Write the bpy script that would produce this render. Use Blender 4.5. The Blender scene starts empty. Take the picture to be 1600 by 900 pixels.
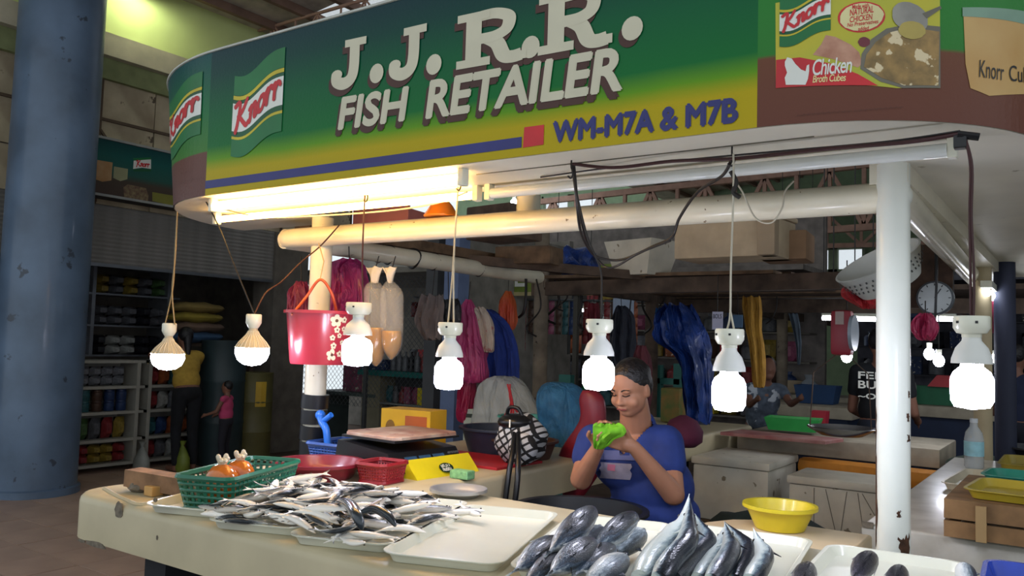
import bpy, bmesh, math, random
from mathutils import Vector, Matrix, Euler, Quaternion, noise as mnoise
from math import sin, cos, pi, radians, sqrt, atan2
random.seed(7)
SC = bpy.context.scene
COL = SC.collection

# ---------------------------------------------------------------- camera
F = 1300.0
RX = Vector((0.823, 0.568, 0.030)); RD = Vector((-0.012, 0.070, -0.997)); RF = Vector((-0.568, 0.820, 0.065))
RF.normalize(); RX = (RX - RX.dot(RF)*RF).normalized(); RD = RF.cross(RX).normalized()
EYE = Vector((0, 0, 1.5))
cam = bpy.data.cameras.new('camera'); camo = bpy.data.objects.new('camera', cam); COL.objects.link(camo)
cam.sensor_width = 36.0; cam.lens = F/1600*36.0; cam.clip_end = 200; cam.clip_start = 0.02
M = Matrix.Identity(4)
for i in range(3):
    M[i][0] = RX[i]; M[i][1] = -RD[i]; M[i][2] = -RF[i]; M[i][3] = EYE[i]
camo.matrix_world = M
SC.camera = camo

# ---------------------------------------------------------------- world and exposure
w = bpy.data.worlds.new('world'); SC.world = w; w.use_nodes = True
w.node_tree.nodes['Background'].inputs[0].default_value = (0.86, 0.94, 1.0, 1)
w.node_tree.nodes['Background'].inputs[1].default_value = 0.95
SC.view_settings.view_transform = 'Standard'
SC.view_settings.look = 'None'
SC.view_settings.gamma = 1.0
SC.view_settings.use_curve_mapping = False
SC.view_settings.exposure = 0.12

# ---------------------------------------------------------------- helpers
def ray(px, py): return RX*((px-800)/F) + RD*((py-450)/F) + RF
def AZ(px, py, z): v = ray(px, py); return EYE + v*((z-EYE.z)/v.z)
def AY(px, py, y): v = ray(px, py); return EYE + v*(y/v.y)
def AX(px, py, x): v = ray(px, py); return EYE + v*(x/v.x)

def lin(c):
    if isinstance(c, str):
        c = c.lstrip('#'); c = [int(c[i:i+2], 16)/255 for i in (0, 2, 4)]
    return tuple((x/12.92 if x <= 0.04045 else ((x+0.055)/1.055)**2.4) for x in c) + (1.0,)

MATS = {}
def mat(name, col, rough=0.6, metal=0.0, var=0.12, scale=6.0, bump=0.0, col2=None, emit=0.0, ecol=None,
        trans=0.0, alpha=1.0, coat=0.0, spots=None, spot_scale=20.0, spot_th=0.68, ior=1.45, sss=0.0):
    if name in MATS: return MATS[name]
    m = bpy.data.materials.new(name); m.use_nodes = True
    nt = m.node_tree; b = nt.nodes['Principled BSDF']
    c = lin(col)
    tc = nt.nodes.new('ShaderNodeTexCoord')
    nz = nt.nodes.new('ShaderNodeTexNoise'); nz.inputs['Scale'].default_value = scale; nz.inputs['Detail'].default_value = 5
    nt.links.new(tc.outputs['Object'], nz.inputs['Vector'])
    rp = nt.nodes.new('ShaderNodeValToRGB'); rp.color_ramp.elements[0].position = 0.3; rp.color_ramp.elements[1].position = 0.7
    if col2 is not None: c2 = lin(col2)
    else: c2 = tuple(x*(1-var*1.6) for x in c[:3]) + (1,); c = tuple(min(1, x*(1+var*0.5)) for x in c[:3]) + (1,)
    rp.color_ramp.elements[0].color = c2; rp.color_ramp.elements[1].color = c
    nt.links.new(nz.outputs['Fac'], rp.inputs['Fac'])
    out = rp.outputs['Color']
    if spots is not None:
        n2 = nt.nodes.new('ShaderNodeTexNoise'); n2.inputs['Scale'].default_value = spot_scale; n2.inputs['Detail'].default_value = 4
        nt.links.new(tc.outputs['Object'], n2.inputs['Vector'])
        r2 = nt.nodes.new('ShaderNodeValToRGB'); r2.color_ramp.elements[0].position = spot_th; r2.color_ramp.elements[1].position = spot_th+0.03
        nt.links.new(n2.outputs['Fac'], r2.inputs['Fac'])
        mx = nt.nodes.new('ShaderNodeMixRGB'); mx.inputs['Color2'].default_value = lin(spots)
        nt.links.new(r2.outputs['Color'], mx.inputs['Fac']); nt.links.new(out, mx.inputs['Color1']); out = mx.outputs['Color']
    nt.links.new(out, b.inputs['Base Color'])
    b.inputs['Roughness'].default_value = rough; b.inputs['Metallic'].default_value = metal
    b.inputs['IOR'].default_value = ior
    if coat: b.inputs['Coat Weight'].default_value = coat; b.inputs['Coat Roughness'].default_value = 0.12
    if trans: b.inputs['Transmission Weight'].default_value = trans
    if alpha < 1: b.inputs['Alpha'].default_value = alpha
    if sss: b.inputs['Subsurface Weight'].default_value = sss; b.inputs['Subsurface Radius'].default_value = (0.02, 0.008, 0.004)
    if emit:
        b.inputs['Emission Color'].default_value = lin(ecol or col); b.inputs['Emission Strength'].default_value = emit
    if bump:
        bp = nt.nodes.new('ShaderNodeBump'); bp.inputs['Strength'].default_value = bump; bp.inputs['Distance'].default_value = 0.01
        nt.links.new(nz.outputs['Fac'], bp.inputs['Height']); nt.links.new(bp.outputs['Normal'], b.inputs['Normal'])
    MATS[name] = m
    return m

def plain(col, rough=0.55, **k):
    return mat('paint_%s_%d' % (col.lstrip('#'), int(rough*100)), col, rough, **k)

class MB:
    def __init__(s): s.v = []; s.f = []
    def add(s, vs, fs, M=None):
        n = len(s.v)
        for p in vs:
            p = Vector(p); s.v.append(M @ p if M else p)
        for f in fs: s.f.append(tuple(i+n for i in f))
        return s
    def box(s, c, d, M=None, bev=0.0):
        x, y, z = c; a, b, h = d[0]/2, d[1]/2, d[2]/2
        if bev <= 0:
            vs = [(x+i*a, y+j*b, z+k*h) for k in (-1, 1) for i, j in ((-1, -1), (1, -1), (1, 1), (-1, 1))]
            return s.add(vs, [(0, 3, 2, 1), (4, 5, 6, 7), (0, 1, 5, 4), (1, 2, 6, 5), (2, 3, 7, 6), (3, 0, 4, 7)], M)
        e = min(bev, a*.99, b*.99, h*.99)
        bm = bmesh.new(); bmesh.ops.create_cube(bm, size=1)
        for v in bm.verts: v.co = Vector((x+v.co.x*2*a, y+v.co.y*2*b, z+v.co.z*2*h))
        bmesh.ops.bevel(bm, geom=bm.edges[:], offset=e, segments=2, affect='EDGES', profile=0.6)
        bm.verts.index_update()
        s.add([v.co.copy() for v in bm.verts], [[v.index for v in f.verts] for f in bm.faces], M); bm.free(); return s
    def span(s, a, b, bev=0.0):
        a = Vector(a); b = Vector(b); return s.box((a+b)/2, [abs(b[i]-a[i]) for i in range(3)], None, bev)
    def lathe(s, prof, n=20, M=None, cap=True, sx=1.0, sy=1.0):
        vs = []; fs = []
        for r, z in prof:
            for k in range(n): vs.append((r*cos(2*pi*k/n)*sx, r*sin(2*pi*k/n)*sy, z))
        for i in range(len(prof)-1):
            for k in range(n):
                a = i*n+k; b = i*n+(k+1) % n; fs.append((a, b, b+n, a+n))
        if cap:
            if prof[0][0] > 1e-5: fs.append(tuple(range(n-1, -1, -1)))
            if prof[-1][0] > 1e-5: fs.append(tuple((len(prof)-1)*n+k for k in range(n)))
        return s.add(vs, fs, M)
    def tube(s, pts, r, n=8, cap=True):
        pts = [Vector(p) for p in pts]; rs = r if isinstance(r, (list, tuple)) else [r]*len(pts)
        vs = []; fs = []; up = None
        for i, p in enumerate(pts):
            d = (pts[min(i+1, len(pts)-1)]-pts[max(i-1, 0)])
            if d.length < 1e-9: d = Vector((0, 0, 1))
            d.normalize()
            if up is None:
                up = d.orthogonal().normalized()
            else:
                up = (up - up.dot(d)*d)
                up = up.normalized() if up.length > 1e-6 else d.orthogonal().normalized()
            q = d.cross(up)
            for k in range(n):
                a = 2*pi*k/n; vs.append(p + (up*cos(a)+q*sin(a))*rs[i])
        for i in range(len(pts)-1):
            for k in range(n):
                a = i*n+k; b = i*n+(k+1) % n; fs.append((a, b, b+n, a+n))
        if cap:
            fs.append(tuple(range(n-1, -1, -1))); fs.append(tuple((len(pts)-1)*n+k for k in range(n)))
        return s.add(vs, fs)
    def bar(s, a, b, w, h):
        a = Vector(a); b = Vector(b); d = (b-a); L = d.length; d.normalize()
        q = d.to_track_quat('X', 'Z').to_matrix().to_4x4(); q.translation = (a+b)/2
        return s.box((0, 0, 0), (L, w, h), q)
    def prism(s, poly, h, M=None):          # polygon in xy, extruded from z=0 to h
        n = len(poly)
        vs = [(p[0], p[1], 0) for p in poly]+[(p[0], p[1], h) for p in poly]
        fs = [tuple(range(n-1, -1, -1)), tuple(range(n, 2*n))]+[(i, (i+1) % n, n+(i+1) % n, n+i) for i in range(n)]
        return s.add(vs, fs, M)
    def sphere(s, c, r, n=16, m=10, M=None):
        if not isinstance(r, (tuple, list)): r = (r, r, r)
        vs = [(c[0], c[1], c[2]-r[2])]; fs = []
        for i in range(1, m):
            a = -pi/2+pi*i/m
            for k in range(n): vs.append((c[0]+r[0]*cos(a)*cos(2*pi*k/n), c[1]+r[1]*cos(a)*sin(2*pi*k/n), c[2]+r[2]*sin(a)))
        vs.append((c[0], c[1], c[2]+r[2])); t = len(vs)-1
        for k in range(n):
            fs.append((0, 1+(k+1) % n, 1+k)); fs.append((t, t-n+k, t-n+(k+1) % n))
        for i in range(m-2):
            for k in range(n):
                a = 1+i*n+k; b = 1+i*n+(k+1) % n; fs.append((a, b, b+n, a+n))
        return s.add(vs, fs, M)
    def rings(s, rings, cap=True):
        n = len(rings[0]); vs = [p for r in rings for p in r]; fs = []
        for i in range(len(rings)-1):
            for k in range(n):
                a = i*n+k; b = i*n+(k+1) % n; fs.append((a, b, b+n, a+n))
        if cap: fs.append(tuple(range(n-1, -1, -1))); fs.append(tuple((len(rings)-1)*n+k for k in range(n)))
        return s.add(vs, fs)
    def capsule(s, a, b, ra, rb, n=14):     # tapered capsule
        a = Vector(a); b = Vector(b); d = (b-a); L = d.length; d.normalize()
        pts = []; rs = []
        for i in range(5):
            t = pi/2*(i/4); pts.append(a-d*ra*cos(t)); rs.append(max(ra*sin(t), 1e-4))
        for i in range(5):
            t = pi/2*(i/4); pts.append(b+d*rb*sin(t)); rs.append(max(rb*cos(t), 1e-4))
        return s.tube(pts, rs, n)
    def mapv(s, fn): s.v = [Vector(fn(p)) for p in s.v]; return s
    def mesh(s, name, org=None, smooth=False):
        me = bpy.data.meshes.new(name)
        o = Vector(org) if org is not None else Vector((0, 0, 0))
        me.from_pydata([tuple(p-o) for p in s.v], [], s.f); me.update()
        if smooth:
            me.polygons.foreach_set('use_smooth', [True]*len(me.polygons))
            try: me.set_sharp_from_angle(angle=radians(smooth if smooth is not True else 50))
            except Exception: pass
        return me

ORG = {}
def tag(o, label=None, cat=None, group=None, kind=None):
    if label: o['label'] = label
    if cat: o['category'] = cat
    if group: o['group'] = group
    if kind: o['kind'] = kind
    return o
def thing(name, label, cat, loc=(0, 0, 0), rz=0.0, group=None, world=True):
    o = bpy.data.objects.new(name, None); COL.objects.link(o); o.location = loc; o.rotation_euler = (0, 0, rz)
    o.empty_display_size = 0.05
    ORG[o.name] = Vector(loc) if world else Vector((0, 0, 0))
    return tag(o, label, cat, group)
def part(name, mb, m, parent, smooth=False, label=None):
    org = ORG.get(parent.name, Vector((0, 0, 0)))
    o = bpy.data.objects.new(name, mb.mesh(name, org, smooth)); COL.objects.link(o); o.parent = parent
    o.data.materials.append(m); ORG[o.name] = org
    if label: o['label'] = label
    return o
def solo(name, mb, m, label, cat, group=None, smooth=False, org=None):
    if org is None:
        lo = [min(p[i] for p in mb.v) for i in range(3)]; hi = [max(p[i] for p in mb.v) for i in range(3)]
        org = ((lo[0]+hi[0])/2, (lo[1]+hi[1])/2, lo[2])
    o = bpy.data.objects.new(name, mb.mesh(name, org, smooth)); COL.objects.link(o); o.location = org
    o.data.materials.append(m); ORG[o.name] = Vector(org)
    return tag(o, label, cat, group)
def struct(name, mb, m, smooth=False):
    o = bpy.data.objects.new(name, mb.mesh(name, None, smooth)); COL.objects.link(o); o.data.materials.append(m)
    ORG[o.name] = Vector((0, 0, 0)); o['kind'] = 'structure'; return o
def inst(src, name, loc, rot=(0, 0, 0), scale=(1, 1, 1), m=None, parent=None):
    o = bpy.data.objects.new(name, src); COL.objects.link(o); o.location = loc; o.rotation_euler = rot; o.scale = scale
    if parent: o.parent = parent
    if m:
        if len(src.materials) == 0: src.materials.append(m)
        o.material_slots[0].link = 'OBJECT'; o.material_slots[0].material = m
    return o
def copy_tree(o, loc=None, rot=None, label=None, parent=None):
    c = o.copy(); COL.objects.link(c); c.parent = parent
    if loc is not None: c.location = loc
    if rot is not None: c.rotation_euler = rot
    if label: c['label'] = label
    for ch in list(o.children): copy_tree(ch, parent=c)
    return c

def bez(pts, n=8):           # Catmull-Rom through points
    pts = [Vector(p) for p in pts]; out = []
    for i in range(len(pts)-1):
        p0 = pts[max(i-1, 0)]; p1 = pts[i]; p2 = pts[i+1]; p3 = pts[min(i+2, len(pts)-1)]
        for k in range(n):
            t = k/n
            out.append(0.5*((2*p1)+(p2-p0)*t+(2*p0-5*p1+4*p2-p3)*t*t+(3*p1-p0-3*p2+p3)*t**3))
    out.append(pts[-1]); return out

def text_mb(s, size=1.0, bold=0.0, shear=0.0, space=1.0):
    cu = bpy.data.curves.new('t', 'FONT'); cu.body = s; cu.size = size; cu.offset = bold; cu.shear = shear; cu.space_character = space
    cu.resolution_u = 4; cu.fill_mode = 'FRONT'
    ob = bpy.data.objects.new('t', cu); COL.objects.link(ob)
    dg = bpy.context.evaluated_depsgraph_get(); me = bpy.data.meshes.new_from_object(ob.evaluated_get(dg))
    mb = MB(); mb.add([v.co.copy() for v in me.vertices], [tuple(p.vertices) for p in me.polygons])
    bpy.data.objects.remove(ob); bpy.data.curves.remove(cu); bpy.data.meshes.remove(me)
    return mb
def fit(mb, w, h):           # normalise a flat shape to 0..w, 0..h
    x0 = min(p.x for p in mb.v); x1 = max(p.x for p in mb.v); y0 = min(p.y for p in mb.v); y1 = max(p.y for p in mb.v)
    return mb.mapv(lambda p: Vector(((p.x-x0)/(x1-x0)*w, (p.y-y0)/(y1-y0)*h, p.z)))
def stroke(mb, pts, wd, n=6, caps=True):   # flat ribbon in xy along a smooth path
    P = bez([Vector((p[0], p[1], 0)) for p in pts], n); L = []; R = []
    for i, p in enumerate(P):
        d = (P[min(i+1, len(P)-1)]-P[max(i-1, 0)]).normalized(); q = Vector((-d.y, d.x, 0))*wd/2
        L.append(p+q); R.append(p-q)
    mb.lay = getattr(mb, 'lay', 0)+1; dz = Vector((0, 0, 0.00025*mb.lay)); ez = Vector((0, 0, 0.00002)); L = [p+dz+ez*i for i, p in enumerate(L)]; R = [p+dz+ez*i for i, p in enumerate(R)]; P = [p+dz+ez*i for i, p in enumerate(P)]
    k = len(P); mb.add(L+R, [(i, k+i, k+i+1, i+1) for i in range(k-1)])
    if caps:
        for c in (P[0], P[-1]):
            mb.add([c+Vector((cos(2*pi*j/10), sin(2*pi*j/10), 0))*wd/2+Vector((0, 0, 0.0001)) for j in range(10)], [tuple(range(10))])
    return mb

def remesh(o, vox, it=4):
    m = o.modifiers.new('r', 'REMESH'); m.mode = 'VOXEL'; m.voxel_size = vox; m.use_smooth_shade = True
    if it:
        s = o.modifiers.new('s', 'SMOOTH'); s.iterations = it; s.factor = 0.5
    return o

def drape(rows, y, depth, n=24, folds=0, amp=0.0, sub=4, ph=0.0, flat=0.0):
    """closed hanging shape: rows of (py, px_left, px_right) seen on the plane at depth y, elliptical section with folds"""
    R = []
    pts = [(AY(l, py, y), AY(r, py, y)) for py, l, r in rows]
    L = bez([p[0] for p in pts], sub); Rr = bez([p[1] for p in pts], sub); N = len(L)
    for i in range(N):
        c = (L[i]+Rr[i])/2; a = max((Rr[i]-L[i]).length/2, 0.002); t = i/(N-1)
        b = min(depth, a*1.2)*(0.55+0.45*sin(pi*min(1, 0.15+t*0.8)))
        ring = []
        for k in range(n):
            th = 2*pi*k/n
            w1 = sin(folds*th+ph+2.2*t)+0.6*sin((2*folds+1)*th+1.7*ph+4*t); w2 = sin((folds+2)*th+2*ph-3*t)+.5*sin(13*t+4*th+ph)
            f = 1+amp*0.9*w1; g = 1+amp*0.10*w2
            cr = mnoise.noise(Vector((c.x*9+3*cos(th), ph*3+2*sin(th), c.z*9)))+0.6*mnoise.noise(Vector((c.x*20+6*cos(th), ph*5+5*sin(th), c.z*16)))
            ring.append(Vector((c.x+a*cos(th)*(g+0.12*amp*cr), y+b*sin(th)*(f+0.9*amp*cr), c.z+(a*0.25*amp*w1 if i in (0, N-1) else 0.012*amp*w2))))
        R.append(ring)
    return MB().rings(R)

# ---------------------------------------------------------------- materials
m_sofw = mat('soffit_white', '#d6d2c2', 0.5, var=0.08, scale=3, spots='#8a8068', spot_scale=9, spot_th=0.72)
m_pipe = mat('cream_pipe', '#d8d2bd', 0.32, var=0.1, scale=5, spots='#6d5a3c', spot_scale=30, spot_th=0.70, coat=0.3)
m_pipe_r = mat('white_post', '#d9dcd2', 0.3, var=0.06, scale=4, spots='#5d3d22', spot_scale=16, spot_th=0.72, coat=0.3)
m_rust = mat('rust', '#4a2f1d', 0.9, var=0.4, scale=40, bump=0.5)
m_slab = mat('counter_paint', '#c4b898', 0.45, var=0.1, scale=4, spots='#7b705c', spot_scale=22, spot_th=0.76)
m_chip = mat('bare_concrete', '#7a7163', 0.95, var=0.3, scale=50, bump=0.4)
m_tray = mat('tray_plastic', '#dcdcca', 0.3, var=0.05, scale=5, coat=0.2)
m_black = mat('black_plastic', '#15161a', 0.35, var=0.2)
m_wire = mat('black_wire', '#17110f', 0.5)
m_wirer = mat('brown_wire', '#3a1416', 0.5)
m_cordw = mat('tan_cord', '#a48e68', 0.8)
m_cordl = mat('white_cord', '#b8b2a0', 0.7)
m_porc = mat('porcelain', '#dcdccb', 0.3, var=0.05, coat=0.3)
m_glow = mat('lamp_glow', '#ffffff', 0.4, emit=42, ecol='#e6e9ff')
m_glow_far = mat('far_lamp_glow', '#ffffff', 0.4, emit=60, ecol='#eef2ff')
m_tubew = mat('warm_tube', '#ffffff', 0.4, emit=24, ecol='#ffc468')
m_tubef = mat('cool_tube', '#ffffff', 0.4, emit=14, ecol='#eef4ff')
m_tube_off = mat('unlit_tube', '#d5d9d6', 0.2, var=0.03, coat=0.4)
m_wood = mat('weathered_wood', '#6b5540', 0.85, var=0.35, scale=12, bump=0.4)
m_woodd = mat('dark_beam', '#55463b', 0.9, var=0.35, scale=10, bump=0.4)
m_bamboo = mat('old_post', '#7a6e5f', 0.85, var=0.25, scale=9, bump=0.3, spots='#3a2d23', spot_scale=25, spot_th=0.66)
m_styro = mat('styrofoam', '#c9c4b5', 0.8, var=0.12, scale=6, bump=0.1, spots='#7e735f', spot_scale=14, spot_th=0.68)
m_steel = mat('steel', '#9a9b9c', 0.25, metal=1.0, var=0.1)
m_truss = mat('truss_primer', '#b08a78', 0.7, var=0.15)
m_skin = mat('skin', '#a8765c', 0.5, var=0.06, scale=15, sss=0.08)
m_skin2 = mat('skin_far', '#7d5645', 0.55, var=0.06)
m_hair = mat('black_hair', '#1a171b', 0.42, var=0.5, scale=70, bump=0.6)
m_grey = mat('grey_cloth', '#5a5e68', 0.9, var=0.2, scale=20)
m_floor = mat('floor_grout', '#5a483d', 0.9, var=0.2)
m_tile = mat('floor_tile', '#a88d7c', 0.5, var=0.12, scale=3)
m_green = mat('green_plaster', '#c6d08e', 0.9, var=0.1, scale=1.2)
m_panel = mat('stained_panel', '#c4b598', 0.9, var=0.35, scale=2.5, col2='#8d7c66', spots='#5d5040', spot_scale=5, spot_th=0.66)
m_clear = mat('clear_plastic', '#eef2f0', 0.12, trans=0.0, alpha=0.28, var=0.02)
m_shell = mat('dark_shop_wall', '#6e675e', 0.9, var=0.2)

# ================================================================ SETTING
fl = struct('floor', MB().span((-14, -3, -0.06), (6, 24, -0.006)), m_floor)
tm = MB().box((0, 0, -0.007), (0.392, 0.392, 0.014), None).mesh('tile'); tm.materials.append(m_tile)
for i in range(13):
    for j in range(12):
        o = inst(tm, 'tile', (-8.7+0.4*i, 2.3+0.4*j, 0.0005*((i*7+j*3) % 5)), parent=fl)

m_wallp = m_panel
wl = struct('wall_left', MB().span((-8.95, 0.5, 2.82), (-8.62, 8.3, 4.42)).span((-8.95, 7.0, 0), (-8.55, 7.55, 2.82))
            .span((-10.9, 2.4, 0), (-10.75, 8.3, 2.82)).span((-10.75, 2.3, 0), (-8.62, 2.4, 2.82)).span((-10.9, 2.3, 2.7), (-8.95, 8.3, 2.85))
            .span((-10.75, 7.55, 0), (-8.9, 7.7, 2.7)), m_shell)
wg = struct('wall_upper', MB().span((-8.95, 0.5, 4.42), (-8.6, 8.3, 5.5)), m_green)
struct('trim_1', MB().span((-8.62, 0.5, 4.38), (-8.42, 8.3, 4.62)), mat('beam_plaster', '#c4b9a2', 0.9, var=0.12))
struct('trim_2', MB().span((-8.62, 0.5, 4.16), (-8.52, 8.3, 4.38)), mat('beam_green', '#8f9668', 0.9, var=0.15))
pm = MB().box((0, 0, 0), (0.03, 0.60, 0.44), None).mesh('panel'); pm.materials.append(m_panel)
for j in range(9):
    for k in range(3):
        inst(pm, 'panel', (-8.605+0.004*((j+k) % 3), 3.1+0.615*j, 3.05+0.452*k), parent=wl)
# thin steel battens over the panels
bm_ = mat('rusty_angle', '#5b4a3c', 0.8)
for j in range(5):
    part('batten', MB().span((-8.59, 3.4+1.23*j-0.012, 2.84), (-8.565, 3.4+1.23*j+0.012, 4.16)), bm_, wl)
part('batten', MB().span((-8.59, 2.6, 3.72), (-8.56, 8.2, 3.75)), bm_, wl)
part('brace', MB().bar((-8.57, 4.2, 4.1), (-8.57, 5.0, 3.2), 0.025, 0.025), bm_, wl)
# floodlight high on the green wall, just above the picture
c = AX(238, -22, -8.25)
fld = thing('flood_light', 'round floodlight high on the green wall at the picture top', 'light', c)
part('shade', MB().lathe([(.03, .10), (.06, .08), (.17, -.01), (.18, -.02)], 20, Matrix.Translation(c), cap=False), m_porc, fld, smooth=True)
part('bulb', MB().sphere(c, .06, 16, 10), mat('flood_glow', '#ffffff', 0.4, emit=130, ecol='#f4ffd8'), fld, smooth=True)
part('arm', MB().tube([c+Vector((0, 0, .09)), (-8.6, c.y, c.z+.09)], .015, 8), m_porc, fld)
# roof, purlins, skylight
def rz_(x): return 5.35+0.12*(x+8.6)
m_roof = mat('roof_sheet', '#b5aa9c', 0.8, var=0.2)
def roof_strip(x0, x1, y0, y1, th=0.02):
    mb = MB(); vs = []
    for x in (x0, x1):
        for y in (y0, y1):
            vs += [(x, y, rz_(x)), (x, y, rz_(x)+th)]
    return mb.add(vs, [(0, 2, 6, 4), (1, 5, 7, 3), (0, 4, 5, 1), (2, 3, 7, 6), (0, 1, 3, 2), (4, 6, 7, 5)])
rf = MB()
for a in ((-9, -7.9, -1, 24), (-5.6, 5, -1, 24), (-7.9, -5.6, -1, 6.75), (-7.9, -5.6, 12, 24)): rf.add(*(lambda q: (q.v, q.f))(roof_strip(*a)))
roof = struct('ceiling', rf, m_roof)
pur = mat('purlin_paint', '#7d6254', 0.8)
for i in range(12):
    x = -8.3+0.55*i
    part('purlin', MB().bar((x, -0.5, rz_(x)-0.05), (x, 20, rz_(x)-0.05), 0.07, 0.1), pur, roof)
sk = struct('window_3', roof_strip(-7.89, -5.61, 6.76, 11.99, 0.006), mat('skylight_sheet', '#f4f6f0', 0.4, alpha=0.25))
# back wall with its two openings
w1a = AY(1254, 388, 20); w1b = AY(1352, 424, 20); w2a = AY(848, 308, 20); w2b = AY(940, 333, 20)
bw = MB()
def holes(x0, x1, z0, z1, y0, y1, hs):
    hs = sorted(hs); x = x0
    for (a, b, c, d) in hs:
        bw.span((x, y0, z0), (a, y1, z1)); bw.span((a, y0, z0), (b, y1, c)); bw.span((a, y0, d), (b, y1, z1)); x = b
    bw.span((x, y0, z0), (x1, y1, z1))
holes(-16, 6, 0, 6.6, 20, 20.2, [(w1a.x, w1b.x, w1b.z, w1a.z), (w2a.x, w2b.x, w2b.z, w2a.z)])
wb = struct('wall_back', bw, mat('green_far_wall', '#75886a', 0.9, var=0.1))
for n, (a, b) in enumerate(((w1a, w1b), (w2a, w2b))):
    fr = MB()
    for q in ((a.x, b.x, b.z, b.z+.06), (a.x, b.x, a.z-.06, a.z), (a.x, a.x+.06, b.z, a.z), (b.x-.06, b.x, b.z, a.z), ((a.x+b.x)/2-.1, (a.x+b.x)/2+.1, b.z, a.z)):
        fr.span((q[0], 19.95, q[2]), (q[1], 20.1, q[3]))
    wn = struct('window_%d' % (n+1), fr, mat('far_frame', '#7f8b72', 0.8))
    part('pane', MB().span((a.x, 20.05, b.z), (b.x, 20.06, a.z)), mat('window_glass', '#f2f6f8', 0.1, alpha=0.12), wn)
struct('wall_right', MB().span((7, 6, 0), (7.2, 24, 6.8)), plain('#5b625c', 0.9))
# big blue pillar
pc = Vector((-7.97, 3.88, 0))
struct('pillar', MB().lathe([(0.40, 0), (0.40, 0.06), (0.372, 0.07), (0.368, 3), (0.366, 6.2)], 40, Matrix.Translation(pc)),
       mat('pillar_paint', '#61768f', 0.42, var=0.22, scale=2.2, spots='#3c4654', spot_scale=6, spot_th=0.68, coat=0.2), smooth=True)

def truss(label, x0, z0, x1, z1, y, hgt, nb, r=0.028):
    t = thing('roof_truss', label, 'truss', (x0, y, z0))
    d = Vector((x1-x0, 0, z1-z0)); a = Vector((x0, y, z0)); up = Vector((0, 0, -hgt))
    part('chord', MB().bar(a, a+d, r*2, r*2), m_truss, t); part('chord', MB().bar(a+up, a+d+up, r*2, r*2), m_truss, t)
    for i in range(nb):
        p = a+d*(i/nb); q = a+d*((i+1)/nb)
        part('web', MB().bar(p, p+up, r*1.2, r*1.2), m_truss, t)
        part('web', MB().bar(p+up, q, r*1.2, r*1.2) if i % 2 == 0 else MB().bar(p, q+up, r*1.2, r*1.2), m_truss, t)
    return t
a = AY(397, 50, 6.6); b = AY(650, -24, 6.6)
sl = (b.z-a.z)/(b.x-a.x)
truss('pinkish steel roof truss rising from the green wall above the sign', a.x, a.z, a.x+5.5, a.z+5.5*sl, 6.6, 0.45, 14, 0.015)
p = AY(1000, 305, 16); q = AY(1370, 262, 16)
truss('rusty steel truss in the gap above the horizontal pipe', p.x-4, p.z, q.x+1, q.z+.1, 16, 1.15, 16, 0.06)
p = AY(1090, 335, 19); q = AY(1370, 330, 19)
truss('farthest lattice truss just above the back wall opening', p.x-2, p.z-.1, q.x+4, q.z-.1, 19, 0.7, 14, 0.05)

# ================================================================ THE STALL: counters
def slab(poly, z0, z1, bev=0.03):
    bm = bmesh.new(); vs = [bm.verts.new((x, y, z0)) for x, y in poly]; f = bm.faces.new(vs)
    r = bmesh.ops.extrude_face_region(bm, geom=[f])
    for v in r['geom']:
        if isinstance(v, bmesh.types.BMVert): v.co.z = z1
    bmesh.ops.recalc_face_normals(bm, faces=bm.faces[:])
    top = [e for e in bm.edges if all(abs(v.co.z-z1) < 1e-6 for v in e.verts)]
    bmesh.ops.bevel(bm, geom=top, offset=bev, segments=3, affect='EDGES', profile=0.5)
    bm.verts.index_update(); mb = MB().add([v.co.copy() for v in bm.verts], [[v.index for v in f.verts] for f in bm.faces]); bm.free(); return mb
TZ = 0.92
poly = [(-3.04+0.13*(1-sin(t)), 1.60+0.13*(1-cos(t))) for t in [pi/2*(1-i/6) for i in range(7)]]
poly = poly + [(0.6, 1.60), (0.6, 2.60), (-2.14, 2.60), (-2.14, 6.4), (-3.04, 6.4)]
ct = thing('fish_counter', 'L-shaped cream concrete counter with chipped edges, carrying the fish trays', 'counter', (-2.6, 2.1, 0))
part('slab', slab(poly, 0.765, TZ), m_slab, ct, smooth=40)
for (x, y, w_, d_) in ((-2.62, 1.95, 0.12, 0.5), (-1.6, 2.1, 0.14, 0.6), (-0.3, 2.1, 0.14, 0.6), (-2.6, 3.6, 0.5, 0.14), (-2.6, 5.6, 0.5, 0.14)):
    part('support', MB().span((x-w_/2, y-d_/2, 0), (x+w_/2, y+d_/2, 0.768)), mat('dark_support', '#23252a', 0.8), ct)
part('kick_panel', MB().span((-2.45, 2.0, 0.0), (0.5, 2.06, 0.7)), mat('blue_grey_panel', '#4b5a6c', 0.7), ct)
for (px, py, w_, h_) in ((186, 797, .05, .06), (150, 851, .13, .02), (243, 781, .02, .015), (246, 840, .008, .015), (128, 845, .05, .01)):
    c = AY(px, py, 1.6); ch = []
    for k in range(14):
        rr = 0.8+0.35*random.random(); ch.append((c.x+w_/2*cos(2*pi*k/14)*rr, c.z+h_/2*sin(2*pi*k/14)*rr))
    part('chip', MB().prism(ch, 0.004, Matrix(((1, 0, 0, 0), (0, 0, 1, 1.5975), (0, 1, 0, 0), (0, 0, 0, 1)))), m_chip, ct)
# sunken recess ridge at the left end
part('ridge', MB().tube(bez([(-2.96, 1.70, TZ), (-2.72, 1.64, TZ), (-2.60, 1.66, TZ), (-2.72, 2.05, TZ)], 5), 0.009, 6), m_slab, ct, smooth=True)
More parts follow.
